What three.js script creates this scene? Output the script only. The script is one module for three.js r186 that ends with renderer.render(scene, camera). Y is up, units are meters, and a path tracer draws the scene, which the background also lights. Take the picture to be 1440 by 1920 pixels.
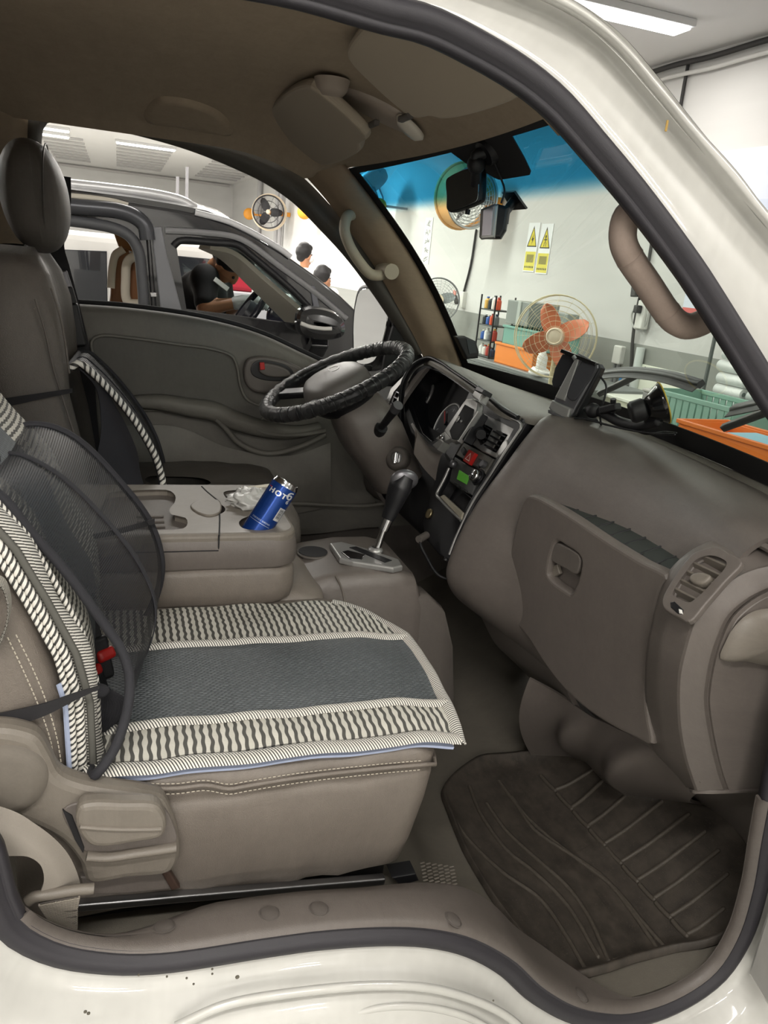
import * as THREE from 'three';
import { RoundedBoxGeometry } from 'three/addons/geometries/RoundedBoxGeometry.js';
import { MarchingCubes } from 'three/addons/objects/MarchingCubes.js';
import { RectAreaLightUniformsLib } from 'three/addons/lights/RectAreaLightUniformsLib.js';
import { mergeGeometries, mergeVertices, toCreasedNormals } from 'three/addons/utils/BufferGeometryUtils.js';
import { createNoise2D, createNoise3D } from 'simplex-noise';

// ---------------------------------------------------------------- camera, light, exposure
// x = vehicle forward, y = up, z = vehicle right (towards the photographer), metres, workshop floor at y 0
const scene = new THREE.Scene();
const EYE = new THREE.Vector3(0, 1.62, 1.5), FOCAL = 1442;
const camera = new THREE.PerspectiveCamera(2 * Math.atan(960 / FOCAL) * 180 / Math.PI, 0.75, 0.02, 80);
const AXR = new THREE.Vector3(0.94575906, 0.09484056, 0.31071704);
const AXD = new THREE.Vector3(-0.00901779, -0.9484056, 0.31693138);
const AXF = new THREE.Vector3(0.32474373, -0.3025427, -0.89610793);
camera.position.copy(EYE);
camera.quaternion.setFromRotationMatrix(new THREE.Matrix4().makeBasis(AXR, AXD.clone().negate(), AXF.clone().negate()));
scene.add(camera);
scene.background = new THREE.Color(0.5, 0.5, 0.5);
const renderer = new THREE.WebGLRenderer({ antialias: true });
renderer.toneMapping = THREE.LinearToneMapping;
renderer.toneMappingExposure = 1.6;
renderer.shadowMap.enabled = true;
RectAreaLightUniformsLib.init();
const LAMP_POWER = 60;             // luminance of the ceiling battens as light sources
// ceiling battens: [x, z, length, share of full output]
const LAMP_SPOTS = [[2.85, -3.35, 1.25, 0.45], [0.35, -3.35, 1.25, 0.8], [-2.6, -3.35, 1.25, 0.8],
  [0.5, -14.2, 1.0, 1.5], [-1.25, -13.6, 1.0, 1.5], [-1.3, -14.5, 1.0, 1.5], [2.2, -9.2, 1.25, 1.3], [-0.6, -8.6, 1.25, 1.5], [-3.6, -8.6, 1.25, 1.5],
  [2.6, 1.9, 1.25, 0.5], [-0.3, 2.3, 1.25, 0.7], [-3.1, 2.0, 1.25, 0.7], [2.0, 4.8, 1.25, 0.9], [-0.8, 4.8, 1.25, 0.9], [2.7, 6.8, 1.25, 1.3], [0.2, 6.8, 1.25, 1.3], [-2.4, 6.8, 1.25, 1.3],  // unseen battens, the last ones added to light the cab interior
  [-1.6, -6.0, 1.25, 1.4], [1.6, -6.2, 1.25, 1.3], [-4.6, -6.2, 1.25, 1.4], [-4.4, -12.0, 1.25, 1.6], [1.9, -12.0, 1.25, 1.6], [-1.2, -11.2, 1.25, 1.6], [0.4, -10.0, 1.25, 1.6], [-5.2, -15.5, 1.25, 1.6], [-5.2, -18.0, 1.25, 1.6], [-3.9, -3.6, 1.25, 0.8]];  // unseen battens added to brighten the far room
const CEIL = 3.3;

// ---------------------------------------------------------------- helpers
let seed = 7;
const rnd = () => ((seed = (seed * 1664525 + 1013904223) >>> 0) / 4294967296);
const rr = (a, b) => a + (b - a) * rnd();
const n2 = createNoise2D(rnd), n3 = createNoise3D(rnd);
const V = (x, y, z) => new THREE.Vector3(x, y, z);
const V2 = (x, y) => new THREE.Vector2(x, y);
const lerp = (a, b, t) => a + (b - a) * t;
const clamp = (x, a = 0, b = 1) => Math.min(b, Math.max(a, x));
const smooth = (a, b, x) => { const t = clamp((x - a) / (b - a)); return t * t * (3 - 2 * t); };
// measured points: the sight line through a photo point, met with a real plane of the place
const sight = (px, py) => AXR.clone().multiplyScalar((px - 720) / FOCAL).addScaledVector(AXD, (py - 960) / FOCAL).add(AXF);
const onX = (px, py, x) => { const d = sight(px, py); return EYE.clone().addScaledVector(d, (x - EYE.x) / d.x); };
const onY = (px, py, y) => { const d = sight(px, py); return EYE.clone().addScaledVector(d, (y - EYE.y) / d.y); };
const onZ = (px, py, z) => { const d = sight(px, py); return EYE.clone().addScaledVector(d, (z - EYE.z) / d.z); };
const onP = (px, py, p, n) => { const d = sight(px, py); return EYE.clone().addScaledVector(d, p.clone().sub(EYE).dot(n) / d.dot(n)); };
// the cab's right flank leans in above the waist
const flank = y => (y < 1.3 ? 0.78 : 0.78 - 0.13 * smooth(1.2, 1.98, y) * 1.0 - 0.02 * clamp((y - 1.3) / 0.6));
const onFlank = (px, py, off = 0) => { let z = 0.75; for (let i = 0; i < 12; i++) { const p = onZ(px, py, z); z = flank(p.y) + off; } return onZ(px, py, z); };
const usedNames = {};
const numbered = n => { const k = usedNames[n] = (usedNames[n] ?? -1) + 1; return k ? `${n}_${String(k).padStart(3, '0')}` : n; };
function thing(name, label, category, group, pos, turn) {
  const o = new THREE.Group(); o.name = numbered(name); scene.add(o);
  o.userData = { label, category }; if (group) o.userData.group = group;
  if (pos) { o.position.set(...pos); o.rotation.y = turn || 0; o.placed = true; }
  return o;
}
function part(parent, name, geo, mat, label) {
  const m = new THREE.Mesh(geo, mat); m.name = parent === scene ? numbered(name) : name; m.castShadow = m.receiveShadow = true; parent.add(m);
  if (label) m.userData.label = label;
  return m;
}
function solo(name, geo, mat, label, category, group) { const m = part(scene, name, geo, mat); m.userData = { label, category }; if (group) m.userData.group = group; return m; }
function struct(name, geo, mat) { const m = part(scene, name, geo, mat); m.userData.kind = 'structure'; return m; }
const ready = g => { const h = g.index ? g.toNonIndexed() : g; for (const k of Object.keys(h.attributes)) if (!['position', 'normal', 'uv'].includes(k)) h.deleteAttribute(k); if (!h.attributes.uv) h.setAttribute('uv', new THREE.BufferAttribute(new Float32Array(h.attributes.position.count * 2), 2)); return h; };
const join = (...gs) => mergeGeometries(gs.flat().map(ready));
// smooth open or closed curve through points, n samples
const curve = (pts, n = 40, closed = false) => new THREE.CatmullRomCurve3(pts, closed, 'centripetal').getSpacedPoints(n);
const curveU = (pts, n = 40) => new THREE.CatmullRomCurve3(pts, false, 'centripetal').getPoints(n);
const curve2 = (pts, n = 40, closed = false) => curve(pts.map(p => V(p[0], p[1], 0)), n, closed).map(p => V2(p.x, p.y));
// a surface through rows of points; uv runs in metres
function sheet(rows, { flip = false, closeV = false } = {}) {
  const R = rows.length, C = rows[0].length, pos = [], uv = [], idx = [];
  const us = new Array(C).fill(0), vs = new Array(R).fill(0);
  const mid = rows[R >> 1];
  for (let c = 1; c < C; c++) us[c] = us[c - 1] + mid[c].distanceTo(mid[c - 1]);
  for (let r = 1; r < R; r++) vs[r] = vs[r - 1] + rows[r][C >> 1].distanceTo(rows[r - 1][C >> 1]);
  for (let r = 0; r < R; r++) for (let c = 0; c < C; c++) { const p = rows[r][c]; pos.push(p.x, p.y, p.z); uv.push(us[c], vs[r]); }
  for (let r = 0; r < R - 1; r++) for (let c = 0; c < C - 1; c++) {
    const a = r * C + c, b = a + 1, d = a + C, e = d + 1;
    flip ? idx.push(a, d, b, b, d, e) : idx.push(a, b, d, b, e, d);
  }
  const g = new THREE.BufferGeometry();
  g.setAttribute('position', new THREE.Float32BufferAttribute(pos, 3)); g.setAttribute('uv', new THREE.Float32BufferAttribute(uv, 2)); g.setIndex(idx);
  g.computeVertexNormals();
  const n = g.attributes.normal;
  const weld = (i, j) => { const s = V(n.getX(i) + n.getX(j), n.getY(i) + n.getY(j), n.getZ(i) + n.getZ(j)).normalize(); n.setXYZ(i, s.x, s.y, s.z); n.setXYZ(j, s.x, s.y, s.z); };
  if (rows[0][0].distanceTo(rows[R - 1][0]) < 1e-6 && rows[0][C >> 1].distanceTo(rows[R - 1][C >> 1]) < 1e-6) for (let c = 0; c < C; c++) weld(c, (R - 1) * C + c);
  if (rows[0][0].distanceTo(rows[0][C - 1]) < 1e-6 && rows[R >> 1][0].distanceTo(rows[R >> 1][C - 1]) < 1e-6) for (let r = 0; r < R; r++) weld(r * C, r * C + C - 1);
  return g;
}
// the same with thickness t behind the face
function plate(rows, t, opt = {}) {
  if (opt.out) { const g0 = sheet(rows), n0 = g0.attributes.normal; let s = 0; for (let i = 0; i < n0.count; i++) s += n0.getX(i) * opt.out.x + n0.getY(i) * opt.out.y + n0.getZ(i) * opt.out.z; opt = { flip: s < 0 }; }
  const g = sheet(rows, opt), R = rows.length, C = rows[0].length, n = g.attributes.normal;
  const back = rows.map((row, r) => row.map((p, c) => { const i = r * C + c; return V(p.x - n.getX(i) * t, p.y - n.getY(i) * t, p.z - n.getZ(i) * t); }));
  const edge = [rows[0], back[0]], edge2 = [rows[R - 1], back[R - 1]], e3 = [rows.map(r => r[0]), back.map(r => r[0])], e4 = [rows.map(r => r[C - 1]), back.map(r => r[C - 1])];
  const f = !!opt.flip;
  return join(g, sheet(back, { flip: !f }), sheet(edge, { flip: !f }), sheet(edge2, { flip: f }), sheet(e3, { flip: f }), sheet(e4, { flip: !f }));
}
// loft between two or more curves, resampled
function between(curves, nu, nv, smoothV = true) {
  const cs = curves.map(c => curve(c, nu));
  const rows = [];
  const cols = cs[0].map((_, i) => { const pts = cs.map(c => c[i]); return smoothV && pts.length > 2 ? curveU(pts, nv) : Array.from({ length: nv + 1 }, (_, k) => { const t = k / nv * (pts.length - 1), a = Math.min(Math.floor(t), pts.length - 2); return pts[a].clone().lerp(pts[a + 1], t - a); }); });
  for (let v = 0; v <= nv; v++) rows.push(cols.map(c => c[v]));
  return rows;
}
// loft between curves that have matching control points
function betweenI(curves, per, nv) {
  const cs = curves.map(c => curveU(c, (c.length - 1) * per)); const cols = cs[0].map((_, i) => curveU(cs.map(c => c[i]), nv)); const rows = []; for (let v = 0; v <= nv; v++) rows.push(cols.map(c => c[v])); return rows;
}
// sweep a closed 2D profile along a path; side = reference axis for the profile's second coordinate
function sweep(path, profile, side = V(0, 0, 1), { closed = false, caps = true, scale = null } = {}) {
  const rows = [], N = path.length;
  for (let i = 0; i < N; i++) {
    const a = path[closed ? (i - 1 + N) % N : Math.max(0, i - 1)], b = path[closed ? (i + 1) % N : Math.min(N - 1, i + 1)];
    const T = b.clone().sub(a).normalize(), Nn = side.clone().cross(T).normalize(), B = T.clone().cross(Nn);
    const s = scale ? scale(i / (N - 1)) : 1;
    rows.push([...profile, profile[0]].map(q => path[i].clone().addScaledVector(Nn, (q.x ?? q[0]) * s).addScaledVector(B, (q.y ?? q[1]) * s)));
  }
  if (closed) rows.push(rows[0]);
  const g = [sheet(rows)];
  if (caps && !closed) for (const [k, fl] of [[0, true], [N - 1, false]]) { const ring = rows[k], c = ring.reduce((s, p) => s.add(p), V(0, 0, 0)).multiplyScalar(1 / ring.length); g.push(sheet([ring, ring.map(() => c)], { flip: fl })); }
  return join(g);
}
const circle = (r, n = 12, ry = r) => Array.from({ length: n }, (_, i) => V2(r * Math.cos(i / n * 2 * Math.PI), ry * Math.sin(i / n * 2 * Math.PI)));
const rrect = (w, h, r, n = 4) => { const o = []; for (let k = 0; k < 4; k++) { const cx = (k === 0 || k === 3 ? 1 : -1) * (w / 2 - r), cy = (k < 2 ? 1 : -1) * (h / 2 - r); for (let i = 0; i <= n; i++) { const a = (k + i / n) * Math.PI / 2; o.push(V2(cx + r * Math.cos(a), cy + r * Math.sin(a))); } } return o; };
function tube(pts, r, n = 40, seg = 10, closed = false) {
  const c = new THREE.CatmullRomCurve3(pts, closed, 'centripetal');
  const g = [new THREE.TubeGeometry(c, n, r, seg, closed)];
  if (!closed) for (const t of [0, 1]) { const s = new THREE.SphereGeometry(r, seg, 6); s.translate(...c.getPoint(t).toArray()); g.push(s); }
  return join(g);
}
// straight bar with a rectangular section
function bar(a, b, w, h, r = 0.002, up = V(0, 1, 0)) {
  const L = a.distanceTo(b), g = new RoundedBoxGeometry(w, h, L, 2, Math.min(r, w / 2.1, h / 2.1));
  const T = b.clone().sub(a).normalize(), X = up.clone().cross(T).normalize(), Y = T.clone().cross(X);
  g.applyMatrix4(new THREE.Matrix4().makeBasis(X, Y, T).setPosition(a.clone().add(b).multiplyScalar(0.5)));
  return g;
}
function rbox(w, h, d, x = 0, y = 0, z = 0, r = 0.006, seg = 3) { const g = new RoundedBoxGeometry(w, h, d, seg, Math.min(r, w / 2.05, h / 2.05, d / 2.05)); g.translate(x, y, z); return g; }
const rod = (a, b, r, seg = 12, r2 = r) => { const L = a.distanceTo(b), g = new THREE.CylinderGeometry(r2, r, L, seg); g.translate(0, L / 2, 0); g.applyQuaternion(new THREE.Quaternion().setFromUnitVectors(V(0, 1, 0), b.clone().sub(a).normalize())); g.translate(a.x, a.y, a.z); return g; };
// a slab cut to an outline: points given in the plane (origin o, axes ex, ey), thickness along ex×ey from 0 to t
function slab(o, ex, ey, outline, t, bevel = 0.003, holes = [], curveSegments = 8) {
  const s = new THREE.Shape(outline.map(p => p.isVector2 ? p : V2(...p)));
  for (const h of holes) s.holes.push(new THREE.Path(h.map(p => p.isVector2 ? p : V2(...p))));
  const b = Math.min(bevel, t / 2.2);
  const g = new THREE.ExtrudeGeometry(s, { depth: t - 2 * b, bevelEnabled: b > 0, bevelSize: b, bevelThickness: b, bevelOffset: -b, bevelSegments: 3, curveSegments });
  g.translate(0, 0, b);
  g.applyMatrix4(new THREE.Matrix4().makeBasis(ex, ey, ex.clone().cross(ey).normalize()).setPosition(o));
  return g;
}
// slab from photo points on the plane z = const (thickness goes away from the camera)
const X1 = V(1, 0, 0), Y1 = V(0, 1, 0), Z1 = V(0, 0, 1);
function slabZ(pix, z, t, bevel = 0.003, n = 0, holes = []) {
  const to = l => { const q = l.map(p => { const w = onZ(p[0], p[1], z); return [w.x, w.y]; }); return n ? curve2(q, n, true).slice(0, -1) : q.map(a => V2(...a)); };
  return slab(V(0, 0, z - t), X1, Y1, to(pix), t, bevel, holes.map(to));
}
const planar = (g, a = 'x', b = 'z') => { const p = g.attributes.position, u = g.attributes.uv, G = { x: i => p.getX(i), y: i => p.getY(i), z: i => p.getZ(i) }; for (let i = 0; i < p.count; i++) u.setXY(i, G[a](i), G[b](i)); return g; };
const place = (g, m) => { g.applyMatrix4(m); return g; };
const basis = (x, y, z, o) => new THREE.Matrix4().makeBasis(x, y, z).setPosition(o);
function lookBasis(o, n, up = V(0, 1, 0)) { const z = n.clone().normalize(), x = up.clone().cross(z).normalize(), y = z.clone().cross(x); return basis(x, y, z, o); }
const lathe = (pts, seg = 32) => new THREE.LatheGeometry(pts.map(p => V2(...p)), seg);

// ---------------------------------------------------------------- procedural textures and materials
function dataTex(w, h, fn, { srgb = false, wrap = true, rx = 1, ry = 1 } = {}) {
  const d = new Uint8Array(w * h * 4);
  for (let y = 0; y < h; y++) for (let x = 0; x < w; x++) { const c = fn(x / w, y / h, x, y); const i = (y * w + x) * 4; d[i] = c[0]; d[i + 1] = c[1]; d[i + 2] = c[2]; d[i + 3] = c[3] ?? 255; }
  const t = new THREE.DataTexture(d, w, h); t.magFilter = THREE.LinearFilter; t.minFilter = THREE.LinearFilter;
  if (wrap) t.wrapS = t.wrapT = THREE.RepeatWrapping; if (srgb) t.colorSpace = THREE.SRGBColorSpace; t.repeat.set(rx, ry); t.needsUpdate = true; return t;
}
function canvasTex(w, h, draw, rx = 1, ry = 1) {
  const c = document.createElement('canvas'); c.width = w; c.height = h; draw(c.getContext('2d'), w, h);
  const t = new THREE.CanvasTexture(c); t.colorSpace = THREE.SRGBColorSpace; t.wrapS = t.wrapT = THREE.RepeatWrapping; t.repeat.set(rx, ry); return t;
}
// tileable noise on a torus
const tn = (u, v, f, s = 0) => { const a = u * 2 * Math.PI, b = v * 2 * Math.PI, k = f / (2 * Math.PI); return 0.5 * (n3(Math.cos(a) * k + s, Math.sin(a) * k, Math.cos(b) * k + s * 3) + n3(Math.sin(b) * k + 9 + s, Math.cos(a) * k - 4, Math.sin(a) * k + s)); };
const grainTex = dataTex(256, 256, (u, v) => { const g = 128 + 70 * tn(u, v, 60) + 45 * tn(u, v, 120, 5); return [g, g, g]; });
const leatherTex = dataTex(512, 512, (u, v) => { const a = 1 - Math.abs(tn(u, v, 46, 2)), b = 1 - Math.abs(tn(u, v, 90, 7)); const g = 255 * clamp(1 - 0.75 * a * a * a * a - 0.35 * b * b * b); return [g, g, g]; });
const patchTex = dataTex(256, 256, (u, v) => { const g = clamp(0.965 + 0.025 * tn(u, v, 9, 3) + 0.02 * tn(u, v, 30, 1) + 0.02 * tn(u, v, 90, 11)) * 255; return [g, g, g]; }, { srgb: true });
const dustTex = dataTex(512, 512, (u, v) => { const f = clamp(0.86 + 0.16 * tn(u, v, 14, 3) + 0.10 * tn(u, v, 40, 1)); const s = tn(u, v, 150, 4) > 0.52 ? 0.25 : 0; const g = clamp(f + s) * 235; return [g, g * 0.985, g * 0.96]; }, { srgb: true });
const rep = (t, x, y = x) => { const c = t.clone(); c.repeat.set(x, y); c.needsUpdate = true; return c; };
const grainR = rep(grainTex, 18), leatherR = rep(leatherTex, 9), patchR = rep(patchTex, 2.3);
const M = {};
const std = (color, roughness, o = {}) => new THREE.MeshStandardMaterial({ color, roughness, side: THREE.DoubleSide, ...o });
const phy = (color, roughness, o = {}) => new THREE.MeshPhysicalMaterial({ color, roughness, side: THREE.DoubleSide, ...o });
M.taupe = std(0x69625d, 0.4, { bumpMap: grainR, bumpScale: 0.0004, map: patchR });
M.taupeDark = std(0x615b56, 0.5, { bumpMap: grainR, bumpScale: 0.0004, map: patchR });
M.taupeLight = std(0x797269, 0.45, { bumpMap: grainR, bumpScale: 0.0003, map: patchR });
M.doorCard = std(0x6f6c65, 0.6, { bumpMap: grainR, bumpScale: 0.0005, map: patchR });
M.leather = std(0x766e66, 0.42, { bumpMap: leatherR, bumpScale: 0.0003, map: patchR });
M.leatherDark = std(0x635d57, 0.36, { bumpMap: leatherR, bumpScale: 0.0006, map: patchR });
M.headliner = std(0xa89783, 0.95, { bumpMap: grainR, bumpScale: 0.0004, map: patchR });
M.beige = std(0x927f69, 0.6, { bumpMap: grainR, bumpScale: 0.0003, map: patchR });
M.handle = std(0x9c8b80, 0.45, { bumpMap: grainR, bumpScale: 0.0003, map: patchR });
M.handleFar = std(0xb8ad98, 0.45, { bumpMap: grainR, bumpScale: 0.0003 });
M.rubber = std(0x2e2c31, 0.55, { bumpMap: grainR, bumpScale: 0.0002 });
M.mat = std(0x4f4943, 0.62, { bumpMap: grainR, bumpScale: 0.0006, map: rep(dustTex, 1.7) });
M.floorVinyl = std(0x6a655c, 0.55, { bumpMap: grainR, bumpScale: 0.0005, map: patchR });
M.black = std(0x17171a, 0.42, { bumpMap: grainR, bumpScale: 0.0002 });
M.blackMatte = std(0x1c1b1d, 0.8);
M.blackGloss = phy(0x0f0f11, 0.18, { clearcoat: 0.6, clearcoatRoughness: 0.1 });
M.paint = phy(0xcccbc6, 0.32, { clearcoat: 1, clearcoatRoughness: 0.06, map: rep(patchTex, 0.7) });
M.chrome = std(0xd4d4d6, 0.14, { metalness: 1 });
M.steel = std(0x9a9a9c, 0.35, { metalness: 1 });
M.silver = std(0xa9a8a6, 0.38, { metalness: 0.65 });
M.silverDark = std(0x77767a, 0.35, { metalness: 0.7 });
M.red = std(0xb3201c, 0.4);
M.thread = std(0xb9b1a2, 0.8);
M.webbing = std(0x8f887f, 0.7, { bumpMap: rep(grainTex, 30), bumpScale: 0.0006 });
M.blackWeb = std(0x201f22, 0.75, { bumpMap: rep(grainTex, 30), bumpScale: 0.0006 });
M.white = std(0xe8e7e3, 0.6);
M.glass = phy(0xf2f6f3, 0.0, { transmission: 1, thickness: 0, ior: 1.45 });
// ---------------------------------------------------------------- the workshop
const WA = V(4.0, 0, -3.9), WN = V(-0.9978, 0, 0.0657).normalize(), WU = V(-0.0657, 0, -0.9978).normalize(); // front wall: point, normal into the room, run
const onWall = (px, py, off = 0) => onP(px, py, WA.clone().addScaledVector(WN, off), WN);
const wallM = std(0xd6d5d3, 0.85, { map: rep(patchTex, 0.35), bumpMap: rep(grainTex, 3), bumpScale: 0.0008 });
const ceilM = std(0xdcdad8, 0.9, { map: rep(patchTex, 0.3) });
const dadoM = std(0x8f918c, 0.6, { map: rep(patchTex, 0.5) });
{
  const L = 29.5, g = new THREE.BoxGeometry(L, 3.5, 0.2); g.translate(0, 1.65, -0.1);
  g.applyMatrix4(basis(WU.clone().negate(), Y1, WN, WA.clone().addScaledVector(WU, 17.6 - L / 2)));
  struct('wall_front', g, wallM);
  const d = new THREE.BoxGeometry(L, 1.22, 0.012); d.translate(0, 0.61, 0.006);
  d.applyMatrix4(basis(WU.clone().negate(), Y1, WN, WA.clone().addScaledVector(WU, 17.0 - L / 2)));
  struct('trim_1', d, dadoM);
  const bx = (w, h, dd, x, y, z) => { const q = new THREE.BoxGeometry(w, h, dd); q.translate(x, y, z); return q; };
  struct('wall_left', bx(13, 3.5, 0.2, -3.2, 1.65, -20.7), wallM);
  struct('wall_rear', bx(0.2, 3.5, 29.2, -9.1, 1.65, -6.2), wallM);
  struct('wall_right', bx(14.6, 3.5, 0.2, -2.0, 1.65, 8.1), wallM);
  struct('ceiling', bx(14.6, 0.2, 29.4, -2.0, CEIL + 0.1, -6.3), ceilM);
  struct('floor', bx(14.6, 0.2, 29.4, -2.0, -0.1, -6.3), std(0xb9b9b4, 0.35, { map: rep(patchTex, 0.4) }));
  struct('trim_2', bx(12, 0.05, 0.05, -3.2, CEIL - 0.06, -20.57), std(0xb9b6b4, 0.7));
}
// ceiling battens: a glowing diffuser with an area light of the same size just below it
{
  const tubeM = std(0xffffff, 0.5, { emissive: 0xffffff, emissiveIntensity: 5.5 }), bodyM = std(0xcfcfcf, 0.5);
  LAMP_SPOTS.forEach(([x, z, L, k], i) => {
    const o = thing('ceiling_light', ['white linear ceiling light above the windscreen pillar at upper right',
      'white linear ceiling light over the gap between truck and van', 'white linear ceiling light over the rear of the truck',
      'right-hand ceiling light tube seen through the driver window, at the near end of a grille', 'lower of the two short ceiling light tubes at the left corner of the driver window', 'upper of the two short ceiling light tubes at the left corner of the driver window'][i] || 'unseen linear ceiling light outside the picture, added to brighten the workshop', 'ceiling light', i > 5 ? 'added ceiling lights out of view' : undefined, [x, CEIL, z]);
    part(o, 'light_housing', rbox(L + 0.04, 0.045, 0.21, 0, -0.0225, 0, 0.006), bodyM);
    part(o, 'diffuser', rbox(L, 0.02, 0.17, 0, -0.052, 0, 0.008), tubeM);
    const a = new THREE.RectAreaLight(0xfffaf2, LAMP_POWER * k, L, 0.17); a.position.set(0, -0.068, 0); a.rotation.x = -Math.PI / 2; o.add(a);
  });
}
// slatted grilles on the far ceiling
{
  const sm = std(0xaeacab, 0.7);
  [[-0.95, 0.75, 'left'], [0.5, 1.0, 'middle'], [2.3, 1.0, 'right']].forEach(([x, w, side]) => {
    const o = thing('ceiling_grille', side === 'middle' ? 'slatted ceiling grille behind the longer far ceiling light tube' : side === 'left' ? 'slatted ceiling grille above the driver headrest' : 'slatted ceiling grille nearest the far room corner', 'ceiling grille', undefined, [x, CEIL, -17]);
    for (let k = 0; k < 8; k++) part(o, 'slat', rbox(w, 0.03, 0.16, 0, -0.016, 2.1 - k * 0.62, 0.004), sm);
  });
}
// pipes, cables and sockets on the front wall
{
  const pipeM = std(0xa9a8a9, 0.5), cabM = std(0x2c2b2b, 0.6), boxM = std(0xdad9d4, 0.5);
  const vert = (px, py0, py1, r, m, label, name = 'conduit_pipe') => { const a = onWall(px, py0, 0.075), lo = onWall(px, py1, 0.075); const b = V(a.x, lo.y, a.z); solo(name, rod(b, V(a.x, Math.min(a.y, CEIL - 0.03), a.z), r), m, label, 'pipe'); };
  vert(488, 336, 500, 0.055, pipeM, 'grey wall pipe just left of the distant black-bladed wall fan');
  vert(522, 350, 500, 0.05, pipeM, 'first grey wall pipe right of the distant black-bladed wall fan');
  vert(529, 352, 500, 0.045, pipeM, 'second grey wall pipe right of the distant black-bladed wall fan');
  { const a = onWall(1275, 205, 0.02), b = onWall(1290, 122, 0.02); solo('wall_cable', tube([b, V(b.x, b.y - 0.12, b.z), a, V(a.x, a.y - 0.25, a.z + 0.01)], 0.013, 20, 8), cabM, 'black cable hanging down the wall below the ceiling cable at upper right', 'cable'); }
  { const c0 = onWall(1205, 134, 0.04), c1 = onWall(1440, 70, 0.04), p = t => c0.clone().lerp(c1, t); p(0);
    const pts = [-0.6, 0, 0.3, 0.6, 1, 1.5].map((t, i) => { const q = c0.clone().lerp(c1, t); q.y = CEIL - 0.045 - 0.01 * (i % 2); return q; });
    solo('ceiling_cable', tube(pts, 0.02, 40, 8), cabM, 'black cable along the join of wall and ceiling at upper right', 'cable');
    const pts2 = pts.map(q => V(q.x, q.y - 0.075, q.z)); solo('ceiling_conduit', tube(pts2, 0.016, 30, 8), std(0xc9c8c5, 0.5), 'pale conduit running just below the black ceiling cable', 'pipe'); }
  { // socket left of the warning signs
    const b = onWall(868, 562, 0.02), t = onWall(893, 432, 0.02), o = thing('wall_socket', 'white wall socket with a black cable from above, right of the grey fan', 'socket');
    part(o, 'socket_box', bar(b.clone().add(V(0, -0.09, 0)), b.clone().add(V(0, 0.09, 0)), 0.1, 0.06, 0.008, WN), boxM);
    part(o, 'cable', tube([t, V(t.x, lerp(t.y, b.y, 0.5), lerp(t.z, b.z, 0.3)), b.clone().add(V(0, 0.09, 0))], 0.014, 24, 8), cabM);
    part(o, 'plug', bar(b.clone().add(V(-0.06, -0.05, -0.03)), b.clone().add(V(-0.06, 0.03, -0.1)), 0.04, 0.04, 0.006, WN), cabM);
    solo('wall_sticker', bar(onWall(850, 560, 0.008), onWall(853, 545, 0.008), 0.07, 0.008, 0.002, WN.clone()), std(0xd98d80, 0.7), 'small faded pink sticker on the wall beside the socket', 'sticker');
  }
  { const b = onWall(1206, 588, 0.05), o = thing('wall_socket', 'white wall box with tangled plugs and cable under the near grab handle', 'socket');
    part(o, 'socket_box', bar(b.clone().add(V(0, -0.12, 0)), b.clone().add(V(0, 0.1, 0)), 0.09, 0.07, 0.01, WN), boxM);
    part(o, 'plug', bar(b.clone().add(V(-0.06, 0.0, 0)), b.clone().add(V(-0.06, 0.06, 0)), 0.05, 0.05, 0.008, WN), M.black);
    part(o, 'plug', bar(b.clone().add(V(-0.05, 0.12, -0.08)), b.clone().add(V(-0.05, 0.2, -0.09)), 0.06, 0.05, 0.008, WN), M.black);
    const t = onWall(1226, 430, 0.02), l = onWall(1182, 700, 0.03);
    part(o, 'cable', tube([t, onWall(1214, 500, 0.02), onWall(1199, 560, 0.03), onWall(1190, 605, 0.03), onWall(1186, 640, 0.03), l, V(l.x, 0.7, l.z)], 0.013, 50, 8), cabM);
    part(o, 'cable', tube([onWall(1196, 570, 0.03), onWall(1184, 590, 0.05), onWall(1190, 615, 0.05), onWall(1208, 612, 0.05), onWall(1214, 590, 0.05), onWall(1204, 570, 0.05)], 0.008, 50, 8), std(0xb8b8b4, 0.5)); }
  { const b = onWall(1161, 662, 0.03), o = thing('wall_plug', 'pale twin plug with two leads hanging against the grey wall band', 'plug');
    part(o, 'plug_body', bar(b.clone().add(V(0, -0.09, 0)), b.clone().add(V(0, 0.06, 0)), 0.1, 0.06, 0.012, WN), boxM);
    for (const k of [0, 1]) part(o, 'lead', tube([b.clone().add(V(0, -0.08, 0.02 - k * 0.05)), b.clone().add(V(-0.01, -0.3, 0.02 - k * 0.05)), b.clone().add(V(-0.02, -0.6, 0.05 - k * 0.1))], 0.014, 16, 8), std(0x77797a, 0.5)); }
  for (const [x, y0, y1, lab] of [[333, 331, 372, 'left and shorter of two thin grey rods rising behind the black van roof'], [351, 313, 372, 'right and taller of two thin grey rods rising behind the black van roof']]) {
    const a = onZ(x, y0, -7.7), b = onZ(x, y1, -7.7); solo('grey_rod', join(rod(V(b.x, 0, b.z), a, 0.016), rod(V(b.x, 0, b.z), V(b.x, 0.03, b.z), 0.16, 24)), std(0x8d8c90, 0.5), lab, 'rod'); }
}
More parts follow.
